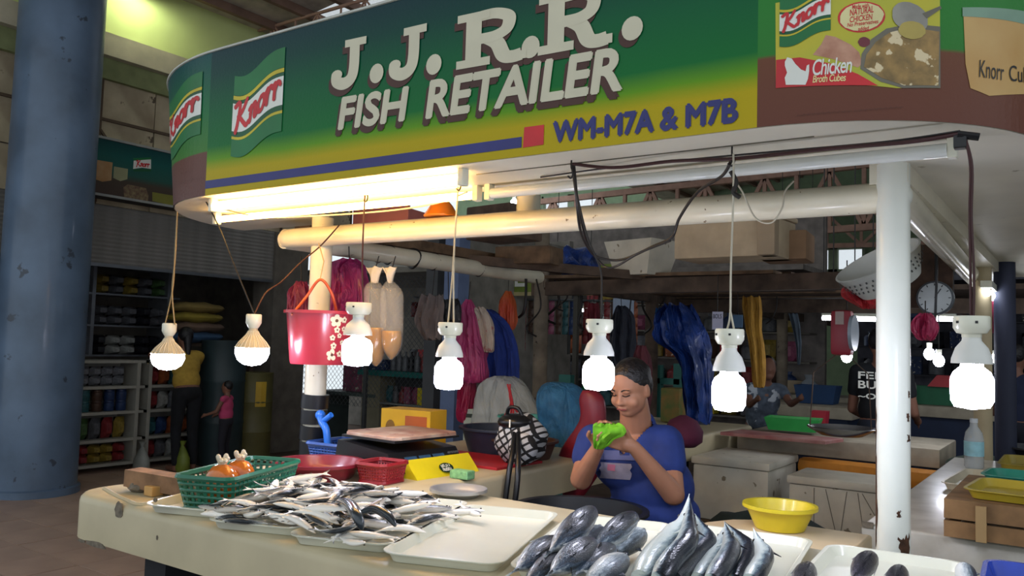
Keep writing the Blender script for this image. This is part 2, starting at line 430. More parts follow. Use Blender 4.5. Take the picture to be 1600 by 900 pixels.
# tan board beside the post and the right counter
bp = [(-1.09, 2.61), (-1.07, 2.74), (-1.02, 2.84), (-0.95, 2.90), (-0.80, 2.92), (-0.58, 2.92), (-0.58, 2.61)]
solo('cutting_board', slab(bp, 0.86, 0.915, 0.012), mat('tan_board', '#cdb894', 0.6, var=0.1, spots='#7c6548', spot_scale=25, spot_th=0.72),
     'tan rounded board under the yellow plastic bowl', 'board', smooth=40)
rc = thing('side_counter', 'worn white counter right of the white post, carrying crate and coloured trays', 'counter', (-0.2, 4.5, 0))
part('slab', slab([(-0.64, 3.06), (0.5, 3.06), (0.5, 5.42), (-0.64, 5.42)], 0.74, TZ, 0.012), mat('worn_white_paint', '#d4d0c4', 0.3, var=0.25, scale=7, col2='#a9a294', coat=0.2), rc, smooth=40)
part('base', MB().span((-0.5, 3.3, 0), (0.4, 5.3, 0.742)), plain('#44484d', 0.8), rc)
c = AY(1356, 820, 3.06)
part('chip', MB().box((c.x, 3.058, c.z), (0.035, 0.006, 0.02)), m_chip, rc)

# ================================================================ posts and pipe frame
PZ, PY = 1.983, 2.76
fr = thing('pipe_scaffold', 'cream painted pipe scaffold running under the sign on posts', 'scaffold', (-2, 2.76, 0))
part('front_pipe', MB().tube([(-3.31, 2.80, PZ)]+[(-3.31+0.06*(1-cos(t)), 2.76+0.04*(1-sin(t)), PZ) for t in (0.5, 1.0, 1.5)]+[(-2, PY, PZ), (-0.48, PY, PZ)], 0.048, 20), m_pipe, fr, smooth=True)
part('left_pipe', MB().tube([(-3.31, 2.76, PZ), (-3.33, 5.15, PZ)], 0.050, 20), m_pipe, fr, smooth=True)
part('right_pipe', MB().tube([(-0.49, 2.76, PZ+.02), (-0.52, 4.2, PZ), (-0.58, 6.0, PZ)], 0.048, 20), m_pipe, fr, smooth=True)
part('elbow', MB().sphere((-3.31, 2.78, PZ), 0.050), m_pipe, fr, smooth=True)
part('post', MB().tube([(-3.08, 2.80, 0), (-3.08, 2.80, 2.08)], 0.052, 20), m_pipe, fr, smooth=True)
rp = part('post', MB().tube([(-0.485, 2.74, 0), (-0.485, 2.74, 2.08)], 0.048, 24), m_pipe_r, fr, smooth=True)
part('post', MB().tube([(-1.87, 2.80, PZ), (-1.87, 2.80, 2.10)], 0.05, 16), m_pipe, fr, smooth=True)
part('joint', MB().sphere((-0.485, 2.75, PZ), 0.054), m_pipe_r, fr, smooth=True)
part('beam', MB().span((-0.55, 2.72, 2.02), (-0.44, 6.6, 2.09)), m_pipe, fr)
# rust patches wrapped on the right post
def patch(cx, cy, r, a0, a1, z0, z1, n=10):
    mb = MB(); vs = []; m = 8
    for i in range(n+1):
        for j in range(m+1):
            a = a0+(a1-a0)*i/n; z = z0+(z1-z0)*j/m
            if j in (0, m): z += random.uniform(-.012, .012)*(1 if z1-z0 > .03 else .2)
            if i in (0, n): a += random.uniform(-.12, .12)
            vs.append((cx+r*cos(a), cy+r*sin(a), z))
    return mb.add(vs, [(i*(m+1)+j, (i+1)*(m+1)+j, (i+1)*(m+1)+j+1, i*(m+1)+j+1) for i in range(n) for j in range(m)])
base = atan2(-2.74, 0.485)
for (a0, a1, z0, z1) in ((0.35, 1.15, 0.90, 0.965), (-1.5, -1.15, 0.93, 1.20), (-1.5, -1.3, 1.20, 1.33), (0.95, 1.2, 1.24, 1.26), (0.9, 1.1, 1.30, 1.325), (1.0, 1.15, 1.37, 1.39), (0.25, 0.4, 1.02, 1.04)):
    part('rust_patch', patch(-0.485, 2.74, 0.0486, base+a0, base+a1, z0, z1), m_rust, rp)
# black tape and blue clamp on the left post
for k in range(4):
    part('tape', MB().tube([(-3.08, 2.80, 0.93+0.075*k), (-3.08+.004*(k % 2), 2.80, 0.996+0.075*k)], 0.064+0.003*(k % 2), 14), m_black, fr, smooth=True)
c = AY(508, 660, 2.73)
solo('tap_fitting', MB().tube(bez([(c.x-.05, 2.74, c.z+.03), (c.x-.01, 2.72, c.z), (c.x+.03, 2.71, c.z-.03), (c.x+.045, 2.71, c.z-.10)]), 0.017, 10).tube([(c.x-.01, 2.72, c.z), (c.x+.05, 2.72, c.z+.04)], 0.013, 10).sphere((c.x-.045, 2.74, c.z+.03), 0.024),
     plain('#2a6fd0', 0.3), 'bright blue plastic fitting clamped on the taped left post', 'fitting', smooth=True)

# ================================================================ the sign
SZ0, SZ1 = 2.08, 2.70
XL, XR, RL, RR = -3.03, -0.72, 0.86, 0.65
def S(x, z, off=0.0):
    if x > XR:
        a = (x-XR)/RR; return Vector((XR+(RR+off)*sin(a), 2.12+RR-(RR+off)*cos(a), z))
    if x < XL:
        a = (XL-x)/RL; k = 1+0.20*(max(z, SZ0)-SZ0)/0.62 if z > 1 else 1; return Vector((XL-(RL*k+off)*sin(a), 2.12+RL-(RL+off)*cos(a), z))
    return Vector((x, 2.12-off, z))
def SP(px, py):      # pixel to (s, z) on the sign face
    v = ray(px, py); best = None
    for i in range(1401):
        s = XL-0.52+3.94*i/1400; p = S(s, 0)
        e = abs(v.x*p.y-v.y*p.x)/sqrt(v.x**2+v.y**2)
        nx = -1 if s < XL else 1
        if best is None or e < best[0]: best = (e, s, p)
    t = sqrt(best[2].x**2+best[2].y**2)/sqrt(v.x**2+v.y**2)
    return best[1], EYE.z+t*v.z
def surf(s0, s1, z0, z1, off, ns=40, nz=1, th=None):
    mb = MB(); vs = [S(s0+(s1-s0)*i/ns, z0+(z1-z0)*j/nz, off) for i in range(ns+1) for j in range(nz+1)]
    return mb.add(vs, [(i*(nz+1)+j, (i+1)*(nz+1)+j, (i+1)*(nz+1)+j+1, i*(nz+1)+j+1) for i in range(ns) for j in range(nz)])
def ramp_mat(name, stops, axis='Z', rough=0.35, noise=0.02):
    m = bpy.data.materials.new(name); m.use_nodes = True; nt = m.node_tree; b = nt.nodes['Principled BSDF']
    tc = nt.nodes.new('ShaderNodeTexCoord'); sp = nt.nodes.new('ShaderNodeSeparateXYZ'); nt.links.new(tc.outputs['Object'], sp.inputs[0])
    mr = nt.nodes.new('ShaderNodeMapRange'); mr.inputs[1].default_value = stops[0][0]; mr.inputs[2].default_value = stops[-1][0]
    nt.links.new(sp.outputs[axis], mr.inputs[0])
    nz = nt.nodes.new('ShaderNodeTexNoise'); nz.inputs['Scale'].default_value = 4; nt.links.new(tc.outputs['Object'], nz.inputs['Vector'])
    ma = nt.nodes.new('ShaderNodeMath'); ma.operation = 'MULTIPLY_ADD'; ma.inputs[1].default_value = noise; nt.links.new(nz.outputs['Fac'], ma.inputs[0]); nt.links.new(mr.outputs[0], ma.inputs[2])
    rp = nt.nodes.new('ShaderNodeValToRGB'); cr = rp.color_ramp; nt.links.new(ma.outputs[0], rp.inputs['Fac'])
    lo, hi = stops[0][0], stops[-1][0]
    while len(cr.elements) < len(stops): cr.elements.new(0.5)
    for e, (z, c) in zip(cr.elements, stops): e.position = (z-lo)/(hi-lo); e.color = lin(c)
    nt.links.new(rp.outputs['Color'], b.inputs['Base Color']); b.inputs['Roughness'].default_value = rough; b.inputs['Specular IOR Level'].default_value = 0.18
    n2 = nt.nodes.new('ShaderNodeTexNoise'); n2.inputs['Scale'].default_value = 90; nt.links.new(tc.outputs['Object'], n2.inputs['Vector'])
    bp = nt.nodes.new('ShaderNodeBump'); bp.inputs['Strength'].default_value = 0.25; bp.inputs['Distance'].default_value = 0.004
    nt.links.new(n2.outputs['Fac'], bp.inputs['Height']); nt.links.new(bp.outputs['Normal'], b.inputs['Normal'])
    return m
sg = thing('shop_sign', 'long green and yellow fish retailer sign with rounded ends above the stall', 'sign', (-1.9, 2.12, SZ0))
o0 = ORG[sg.name].z
def Z(*st): return [(z-o0, c) for z, c in st]
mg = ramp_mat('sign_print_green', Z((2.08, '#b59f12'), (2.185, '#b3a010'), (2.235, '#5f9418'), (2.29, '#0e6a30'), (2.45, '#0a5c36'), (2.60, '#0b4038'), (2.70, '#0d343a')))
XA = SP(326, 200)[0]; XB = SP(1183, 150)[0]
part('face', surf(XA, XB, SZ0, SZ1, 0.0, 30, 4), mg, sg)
mleft = ramp_mat('sign_print_left', Z((2.08, '#64403a'), (2.27, '#684238'), (2.275, '#3f7a30'), (2.45, '#1e6e3e'), (2.70, '#0d4a4c')))
part('face', surf(-4.1, XA, SZ0, SZ1, 0.0, 30, 4), mleft, sg)
mright = ramp_mat('sign_print_right', Z((2.08, '#683f33'), (2.20, '#6c4233'), (2.265, '#6e4532'), (2.275, '#317a32'), (2.5, '#2e8036'), (2.70, '#16543a')))
part('face', surf(XB, 0.42, SZ0, SZ1, 0.0, 40, 4), mright, sg)
# body behind the face: top cap, back, rim
bpts = [S(-4.1+4.52*i/80, 0) for i in range(81)]
def inner(p, i): 
    s = -4.1+4.52*i/80; return S(s, 0, -0.10)
cap = MB(); vs = []
for i, p in enumerate(bpts):
    q = inner(p, i); vs += [(p.x, p.y, SZ1), (q.x, q.y, SZ1), (q.x, q.y, SZ0)]
cap.add(vs, [(3*i, 3*i+3, 3*i+4, 3*i+1) for i in range(80)]+[(3*i+1, 3*i+4, 3*i+5, 3*i+2) for i in range(80)])
part('box', cap, mat('sign_box', '#8f8f86', 0.6), sg)
part('edge_strip', MB().tube([S(-4.1+4.52*i/80, SZ1+.003, 0.002) for i in range(81)], 0.006, 6), plain('#c4c6bd', 0.5), sg)
# prints ------------------------------------------------------------------
def flat_on_sign(mb, o, ux, uy, off):   # mb in xy units -> sign coords affine (s,z)
    return mb.mapv(lambda p: S(o[0]+ux[0]*p.x+uy[0]*p.y, o[1]+ux[1]*p.x+uy[1]*p.y, off+p.z))
def refine(mb, L=0.03):
    bm = bmesh.new(); vs = [bm.verts.new(p) for p in mb.v]
    for f in mb.f:
        try: bm.faces.new([vs[i] for i in f])
        except Exception: pass
    bmesh.ops.triangulate(bm, faces=bm.faces[:])
    for _ in range(6):
        bmesh.ops.triangulate(bm, faces=[f for f in bm.faces if len(f.verts) > 3])
        es = [e for e in bm.edges if e.calc_length() > L]
        if not es: break
        bmesh.ops.subdivide_edges(bm, edges=es, cuts=1)
    bmesh.ops.triangulate(bm, faces=bm.faces[:])
    bm.verts.index_update(); r = MB().add([v.co.copy() for v in bm.verts], [[v.index for v in f.verts] for f in bm.faces]); bm.free(); return r
def px_poly(pts, off=0.002):   # polygon by where it is seen on the sign
    q = [SP(*p) for p in pts]; mb = MB().add([(a, b, 0) for a, b in q], [tuple(range(len(q)))])
    mb = refine(mb, 0.04) if max(a for a, b in q) > XR or min(a for a, b in q) < XL else mb
    return mb.mapv(lambda p: S(p.x, p.y, off))
m_cream = mat('letter_cream', '#cfc9b0', 0.4, var=0.06); m_shadow = mat('letter_shadow', '#4a2a22', 0.5); m_navy = mat('print_navy', '#2c2f74', 0.4)
m_red = mat('print_red', '#c8252c', 0.4); m_white = mat('print_white', '#e3e4dc', 0.4, var=0.04); m_pgreen = mat('print_green', '#0f7038', 0.4); m_pgreen2 = mat('print_green_dark', '#0a5530', 0.4)
m_yel = mat('print_yellow', '#cdbb2c', 0.4)
z_lo = 2.108; z_hi = 2.142
part('stripe', surf(XA, SP(816, 220)[0], z_lo, z_hi, 0.0015, 20), m_navy, sg)
part('square', px_poly([(820, 199), (851, 195), (850, 226), (818, 231)], 0.0015), m_red, sg)
def text_at(s, p0, p1, h, m, off, bold=0.0, shear=0.0, name='lettering', dx=0, dz=0, space=1.0, thick=0.0):
    a = SP(*p0); b = SP(*p1); t = fit(text_mb(s, 1, bold, shear, space), 1, 1)
    if b[0] > XR: t = refine(t, 0.12)
    ux = (b[0]-a[0], b[1]-a[1]); mb = MB()
    for k, (ex, ez) in enumerate(((0, 0), (thick, 0), (-thick, 0), (0, thick), (0, -thick)) if thick else ((0, 0),)):
        q = MB().add(t.v, t.f); q = flat_on_sign(q, (a[0]+dx+ex, a[1]+dz+ez), ux, (0.0, h), off+0.0002*k); mb.add(q.v, q.f)
    return part(name, mb, m, sg)
text_at('WM-M7A & M7B', (866, 223), (1152, 190), 0.062, m_navy, 0.002, thick=0.0045)
# FISH RETAILER (leaning capitals) with brown drop shadow
for (s, p0, p1, h) in (('FISH', (530, 203), (637, 188), 0.118), ('RETAILER', (667, 185), (972, 140), 0.126)):
    text_at(s, p0, p1, h, m_shadow, 0.0022, bold=0.012, shear=0.12, thick=0.006, name='letter_shadow', dx=-0.013, dz=-0.02)
    text_at(s, p0, p1, h, m_cream, 0.0042, bold=0.012, shear=0.12, thick=0.004)
# J.J.R.R. slab capitals drawn in a unit square
def J():
    mb = MB(); stroke(mb, [(0.62, 0.98), (0.62, 0.4), (0.55, 0.16), (0.36, 0.07), (0.17, 0.14), (0.15, 0.27)], 0.26, 8, False)
    mb.add([(0.36, 1.0, .0006), (0.36, 0.84, .0006), (0.92, 0.84, .0006), (0.92, 1.0, .0006)], [(0, 1, 2, 3)])
    mb.add([(0.17+0.15*cos(2*pi*k/14), 0.28+0.11*sin(2*pi*k/14), .0009) for k in range(14)], [tuple(range(14))]); return mb
def Rr():
    mb = MB()
    for q in ((0.0, 0.0, 0.52, 0.15), (0.0, 0.85, 0.5, 1.0), (0.14, 0.1, 0.38, 0.9), (0.78, 0.0, 1.05, 0.15)):
        e_ = 0.0009+0.0003*q[0]+0.0002*q[3]; mb.add([(q[0], q[1], e_), (q[2], q[1], e_), (q[2], q[3], e_), (q[0], q[3], e_)], [(0, 1, 2, 3)])
    stroke(mb, [(0.36, 0.91), (0.58, 0.91), (0.76, 0.83), (0.79, 0.72), (0.74, 0.58), (0.58, 0.50), (0.36, 0.49)], 0.19, 8, False)
    stroke(mb, [(0.46, 0.5), (0.62, 0.36), (0.72, 0.12), (0.84, 0.07), (0.98, 0.09)], 0.22, 8, False); return mb
def dot():
    return MB().add([(0.5+0.5*cos(2*pi*k/18), 0.5+0.5*sin(2*pi*k/18), 0) for k in range(18)], [tuple(range(18))])
for fn, p0, p1, ptop in ((J, (517, 140), (576, 130), (577, 56)), (J, (607, 126), (671, 114), (672, 36)), (Rr, (714, 110), (818, 92), (795, 10)), (Rr, (841, 88), (952, 68), (925, -22))):
    a = SP(*p0); b = SP(*p1); t = SP(*ptop); h = t[1]-b[1]
    for off, dx, dz, m, nm in ((0.0022, -0.014, -0.022, m_shadow, 'letter_shadow'), (0.0042, 0, 0, m_cream, 'lettering')):
        part(nm, flat_on_sign(fn(), (a[0]+dx, a[1]+dz), (b[0]-a[0], b[1]-a[1]), (0, h), off), m, sg)
for (cx, cy) in ((590, 116), (679, 102), (830, 75), (989, 46)):
    c = SP(cx, cy); r = 0.034
    for off, dx, dz, m, nm in ((0.0024, -0.012, -0.018, m_shadow, 'letter_shadow'), (0.0046, 0, 0, m_cream, 'lettering')):
        part(nm, flat_on_sign(dot(), (c[0]-r+dx, c[1]-r+dz), (2*r, 0), (0, 2*r*1.05), off), m, sg)
# brand flag: a waving ribbon with script lettering, drawn in a unit square
def wav(x): return 0.10*sin((x-0.15)*pi*1.05)*0.9+0.10*x
def band(y0, y1, x0=0.0, x1=1.0, n=14, curl=0.0):
    mb = MB(); vs = []
    for i in range(n+1):
        x = x0+(x1-x0)*i/n; s_ = 0.20*(x**1.6)-0.05*sin(x*2*pi)
        vs += [(x, y0+s_, 0), (x, y1+s_, 0)]
    return mb.add(vs, [(2*i, 2*i+2, 2*i+3, 2*i+1) for i in range(n)])
def knorr_script():
    mb = MB(); W_ = 0.06
    def sk(*p): stroke(mb, p, W_, 5)
    sk((0.06, 0.60), (0.16, 0.66), (0.12, 0.40), (0.08, 0.28))
    sk((0.30, 0.68), (0.22, 0.56), (0.13, 0.48)); sk((0.15, 0.49), (0.24, 0.40), (0.30, 0.35), (0.34, 0.38))
    sk((0.36, 0.52), (0.40, 0.54), (0.385, 0.44), (0.37, 0.36)); sk((0.38, 0.46), (0.44, 0.545), (0.475, 0.52), (0.46, 0.42), (0.475, 0.37), (0.51, 0.40))
    sk((0.58, 0.54), (0.53, 0.48), (0.54, 0.39), (0.60, 0.37), (0.65, 0.45), (0.63, 0.53), (0.58, 0.54))
    sk((0.66, 0.51), (0.70, 0.55), (0.72, 0.56), (0.705, 0.46), (0.695, 0.38)); sk((0.71, 0.48), (0.75, 0.56), (0.79, 0.56))
    sk((0.81, 0.53), (0.845, 0.57), (0.86, 0.57), (0.845, 0.47), (0.84, 0.39)); sk((0.85, 0.49), (0.89, 0.57), (0.93, 0.58), (0.95, 0.55)); return mb
def flag(o, ux, uy, off, parent):
    def pl(mb, m, d, nm):
        q = refine(mb, 0.15)
        part(nm, flat_on_sign(q, o, ux, uy, off+d), m, parent)
    pl(band(0.68, 0.93), m_pgreen, 0.0, 'flag_band'); pl(band(0.625, 0.675), m_yel, 0.0006, 'flag_band'); pl(band(0.57, 0.62), m_pgreen2, 0.0010, 'flag_band')
    pl(band(0.22, 0.575), m_white, 0.0014, 'flag_band'); pl(band(0.155, 0.225), m_pgreen2, 0.0010, 'flag_band'); pl(band(0.12, 0.165), m_yel, 0.0006, 'flag_band')
    pl(band(-0.10, 0.13), m_pgreen, 0.0, 'flag_band')
    k = knorr_script().mapv(lambda p: Vector((p.x, 0.40+(p.y-0.47)*1.0+0.20*(p.x**1.6)-0.05*sin(p.x*2*pi), p.z)))
    pl(k, m_red, 0.0022, 'script_lettering')
def flag_px(bl, br, tl, off=0.003):
    a = SP(*bl); b = SP(*br); c = SP(*tl); flag(a, (b[0]-a[0], (b[1]-a[1])*0.2), (0, c[1]-a[1]), off, sg)
flag_px((362, 232), (440, 215), (362, 112))
flag_px((273, 240), (314, 232), (268, 150))
flag_px((1219, 66), (1298, 46), (1219, -8))
# pack picture on the right panel
part('pack_print', px_poly([(1212, 5), (1300, -10), (1468, -10), (1468, 138), (1400, 138), (1330, 132), (1212, 138)], 0.0012), mat('print_pack_yellow', '#c3b52a', 0.4, var=0.1, scale=5, col2='#a8b03a'), sg)
part('pack_print', px_poly([(1212, 138), (1212, 94), (1250, 90), (1300, 100), (1340, 116), (1372, 134)], 0.0020), m_red, sg)
hen = [(1228, 133), (1226, 122), (1230, 114), (1226, 103), (1226, 97), (1231, 90), (1238, 92), (1242, 100), (1252, 109), (1258, 112), (1260, 103), (1265, 101), (1265, 112), (1262, 124), (1258, 133)]
part('hen_print', px_poly(hen, 0.0028), m_white, sg)
text_at('Chicken', (1270, 119), (1330, 114), 0.042, m_white, 0.003, 0.01, 0.2, space=0.9)
text_at('Broth Cubes', (1269, 130), (1322, 127), 0.019, mat('print_pale_yellow', '#e8dc9a', 0.4), 0.003, 0.01, 0.2, space=0.9)
def oval(cx, cy, rx, ry, rot=0.0, n=28): return [(cx+rx*cos(2*pi*k/n)*cos(rot)-ry*sin(2*pi*k/n)*sin(rot), cy+rx*cos(2*pi*k/n)*sin(rot)+ry*sin(2*pi*k/n)*cos(rot)) for k in range(n)]
part('oval_print', px_poly(oval(1346, 27, 37, 24, -0.12), 0.0018), m_red, sg)
part('oval_print', px_poly(oval(1346, 27, 34.5, 21.5, -0.12), 0.0026), mat('print_cream', '#dcd29a', 0.4), sg)
for s_, p0, p1, h in (('Made with', (1331, 15), (1358, 12), 0.011), ('NATURAL', (1327, 26), (1364, 20), 0.017), ('CHICKEN', (1328, 36), (1363, 31), 0.015), ('No Preservatives', (1324, 43), (1371, 37), 0.010), ('added', (1340, 49), (1357, 47), 0.010)):
    text_at(s_, p0, p1, h, m_red, 0.0036, 0.01, 0.1)
m_pot = mat('print_pot_grey', '#6f6a5c', 0.4); m_soup = mat('print_soup', '#a3824a', 0.4, var=0.5, scale=30, col2='#6e5a34', spots='#d9c7a0', spot_scale=28, spot_th=0.58)
part('pot_print', px_poly([(1343, 108), (1346, 85), (1360, 62), (1385, 45), (1420, 38), (1468, 42), (1468, 138), (1410, 138), (1375, 128)], 0.0020), m_pot, sg)
part('soup_print', px_poly([(1350, 105), (1354, 86), (1368, 66), (1390, 51), (1420, 44), (1466, 50), (1466, 134), (1412, 134), (1378, 122)], 0.0026), m_soup, sg)
part('ladle_print', px_poly(oval(1421, 28, 30, 22, 0.55), 0.0034), mat('print_ladle', '#aaa69c', 0.4, var=0.3), sg)
part('ladle_print', px_poly(oval(1424, 48, 21, 14, 0.1), 0.0040), mat('print_broth', '#c2ad5a', 0.4, var=0.2), sg)
part('ladle_print', px_poly([(1440, 22), (1468, 10), (1470, 14), (1446, 30)], 0.0036), m_pot, sg)
part('meat_print', px_poly([(1270, 86), (1282, 70), (1291, 55), (1305, 58), (1330, 70), (1343, 82), (1348, 100), (1340, 106), (1318, 98), (1300, 92)], 0.0018), mat('print_meat', '#c99a80', 0.4, var=0.3, scale=25, col2='#a9745c'), sg)
part('garnish_print', px_poly(oval(1350, 66, 9, 8), 0.0022), plain('#6d2a34', 0.4), sg)
part('cup_print', px_poly([(1505, 18), (1520, 12), (1600, 20), (1640, 30), (1640, 150), (1545, 150), (1515, 138), (1508, 100)], 0.0014), mat('print_cup', '#b98b4a', 0.4, var=0.2, scale=4, col2='#c9a76a'), sg)
part('cup_print', px_poly([(1503, 12), (1600, 18), (1640, 24), (1640, 42), (1600, 38), (1503, 26)], 0.0020), mat('print_glass', '#7fa08a', 0.4), sg)
text_at('Knorr', (1529, 121), (1567, 127), 0.045, m_black, 0.003, 0.0, 0.1); text_at('Cube', (1575, 127), (1612, 132), 0.042, m_black, 0.003)
def squiggle(p0, p1, amp, m, n_=18):
    a = SP(*p0); b = SP(*p1); mb = stroke(MB(), [(k/n_, (1 if k % 2 else -1)*(0.6+0.4*sin(k*1.7))) for k in range(n_+1)], 0.008, 2, False)
    part('fine_print', flat_on_sign(mb, a, (b[0]-a[0], b[1]-a[1]), (0, amp), 0.002), m, sg)
m_fine = mat('fine_print_brown', '#4a2e27', 0.6)
squiggle((1246, 181), (1330, 174), 0.003, m_fine, 40); squiggle((1334, 174), (1410, 168), 0.003, m_fine, 36)
squiggle((284, 272), (304, 267), 0.007, m_fine, 10); squiggle((282, 287), (318, 278), 0.007, m_fine, 14)

# ---------------------------------------------------------------- soffit below the sign
def arc(c, r, a0, a1, n=12): return [(c[0]+r*cos(a0+(a1-a0)*i/n), c[1]+r*sin(a0+(a1-a0)*i/n)) for i in range(n+1)]
po = arc((XL, 2.12+RL), RL-.004, 1.02*pi, 1.5*pi)+arc((XR, 2.12+RR), RR-.004, 1.5*pi, 2*pi)+[(-0.074, 7.0), (-0.50, 7.0), (-0.50, 2.56), (-2.95, 2.56), (-3.2, 2.95), (-3.88, 2.95)]
sf = thing('soffit', 'off-white canopy underside below the sign holding lamps and wires', 'canopy', (-2, 2.3, 2.07))
part('underside', MB().add([(x, y, 2.079) for x, y in po]+[(x, y, 2.12) for x, y in po], [tuple(range(len(po)-1, -1, -1)), tuple(range(len(po), 2*len(po)))]+[(i, (i+1) % len(po), len(po)+(i+1) % len(po), len(po)+i) for i in range(len(po))]), m_sofw, sf)
part('seam', MB().span((-1.74, 2.272, 2.0765), (-0.6, 2.277, 2.0795)), plain('#6f6a5c', 0.8), sf)
part('roof_box', MB().span((-2.9, 2.3, 2.125), (-0.6, 2.52, 2.35)).span((-0.5, 2.9, 2.125), (-0.1, 7.0, 2.5)), plain('#8c887c', 0.8), sf)
def fluor(label, x0, x1, y, z, r, m, housing=True):
    t = thing('fluorescent_light', label, 'light', ((x0+x1)/2, y, z))
    part('tube', MB().tube([(x0, y, z), (x1, y, z)], r, 14), m, t, smooth=True)
    for x in (x0-.012, x1+.012): part('end_holder', MB().box((x, y, z+.006), (0.024, 0.035, 0.06), bev=.004), m_porc, t)
    if housing: part('housing', MB().span((x0-.02, y-.022, z+r+.004), (x1+.02, y+.022, min(2.078, z+r+.034)), .004), m_porc, t)
    return t
fluor('lit warm fluorescent tube nearest the sign face', -3.08, -1.74, 2.185, 2.045, 0.019, m_tubew, False)
fluor('lit warm fluorescent tube hanging lower behind its twin', -3.42, -1.88, 2.45, 2.045, 0.015, m_tubew, False)
fluor('long unlit fluorescent tube under the right half of the sign', -1.80, -0.30, 2.45, 2.045, 0.019, m_tube_off, False)

# ================================================================ TRAYS
def tray_mesh(w_, l_, d_=0.028, th=0.004, rc_=0.05):
    def rr(w1, l1, r, z):
        pts = []
        for (cx, cy, a0) in ((w1/2-r, l1/2-r, 0), (-w1/2+r, l1/2-r, pi/2), (-w1/2+r, -l1/2+r, pi), (w1/2-r, -l1/2+r, 1.5*pi)):
            for i in range(6):
                a = a0+pi/2*i/5; pts.append(Vector((cx+r*cos(a), cy+r*sin(a), z)))
        return pts
    R = [rr(w_-.05, l_-.05, rc_-.02, 0.0), rr(w_-.02, l_-.02, rc_, d_-.004), rr(w_, l_, rc_+.005, d_-.003), rr(w_, l_, rc_+.005, d_), rr(w_-.022, l_-.022, rc_-.003, d_), rr(w_-.055, l_-.055, rc_-.022, th)]
    return MB().rings(R)
def tray(label, x, y, rdeg, w_=0.325, l_=0.68, z=TZ+0.001, m=None, d_=0.028, tilt=0.0):
    o = bpy.data.objects.new('serving_tray', tray_mesh(w_, l_, d_).mesh('serving_tray', None, 45)); COL.objects.link(o)
    o.location = (x, y, z); o.rotation_euler = (tilt, 0, radians(rdeg)); o.data.materials.append(m or m_tray)
    return tag(o, label, 'tray', 'trays of the fish stall')
tray('cream tray under the green plastic basket', -2.46, 1.93, 19)
tray('cream tray heaped with sardines beside the green basket', -2.125, 1.925, 19)
tray('cream tray with the right half of the sardine heap', -1.80, 1.955, 19)
tray('empty cream tray between sardines and bonitos', -1.475, 2.0, 19, 0.335, 0.70)
tray('cream tray holding the plump dark blue bonitos', -1.13, 2.10, 17, 0.33, 0.70)
tray('cream tray holding the long-beaked garfish', -0.80, 2.18, 8, 0.37, 0.74)
tray('cream tray with a single dark fish before the white post', -0.42, 2.22, 4, 0.36, 0.68)
tray('deep royal blue tray at the right end of the front counter', -0.03, 2.24, 3, 0.37, 0.66, m=plain('#1f3fa8', 0.25, coat=0.3), d_=0.05)

# ================================================================ FISH
def fish_mat(name, back, side, belly, stripe=None, attr=False, rough=0.9):
    m = bpy.data.materials.new(name); m.use_nodes = True; nt = m.node_tree; b = nt.nodes['Principled BSDF']
    tc = nt.nodes.new('ShaderNodeTexCoord'); sp = nt.nodes.new('ShaderNodeSeparateXYZ'); nt.links.new(tc.outputs['Generated'], sp.inputs[0])
    nz = nt.nodes.new('ShaderNodeTexNoise'); nz.inputs['Scale'].default_value = 1; nz.inputs['Detail'].default_value = 8; nz.inputs['Roughness'].default_value = 0.65
    mp = nt.nodes.new('ShaderNodeMapping'); mp.inputs['Scale'].default_value = (4, 9, 11) if not attr else (9, 9, 9); nt.links.new(tc.outputs['Generated'], mp.inputs[0]); nt.links.new(mp.outputs[0], nz.inputs['Vector'])
    ma = nt.nodes.new('ShaderNodeMath'); ma.operation = 'MULTIPLY_ADD'; ma.inputs[1].default_value = 0.75; nt.links.new(nz.outputs['Fac'], ma.inputs[0])
    if attr:
        at = nt.nodes.new('ShaderNodeAttribute'); at.attribute_name = 'dorsal'; nt.links.new(at.outputs['Fac'], ma.inputs[2])
    else: nt.links.new(sp.outputs['Z'], ma.inputs[2])
    sc_v = nt.nodes.new('ShaderNodeMath'); sc_v.operation = 'MULTIPLY'; sc_v.inputs[1].default_value = 0.7; nt.links.new(ma.outputs[0], sc_v.inputs[0])
    rp = nt.nodes.new('ShaderNodeValToRGB'); cr = rp.color_ramp; cr.elements.new(0.5); cr.elements.new(0.6)
    for e, (p_, c) in zip(cr.elements, ((0.45, belly), (0.60, side), (0.69, stripe or side), (0.78, back))): e.position = p_; e.color = lin(c)
    nt.links.new(sc_v.outputs[0], rp.inputs['Fac']); nt.links.new(rp.outputs['Color'], b.inputs['Base Color'])
    b.inputs['Roughness'].default_value = 0.28; b.inputs['Metallic'].default_value = 0.05; b.inputs['Specular IOR Level'].default_value = 0.3; b.inputs['Coat Weight'].default_value = 0.18; b.inputs['Coat Roughness'].default_value = 0.12
    n2 = nt.nodes.new('ShaderNodeTexNoise'); n2.inputs['Scale'].default_value = 40; nt.links.new(tc.outputs['Generated'], n2.inputs['Vector'])
    bp = nt.nodes.new('ShaderNodeBump'); bp.inputs['Strength'].default_value = rough; bp.inputs['Distance'].default_value = 0.008*rough
    nt.links.new(n2.outputs['Fac'], bp.inputs['Height']); nt.links.new(bp.outputs['Normal'], b.inputs['Normal'])
    return m
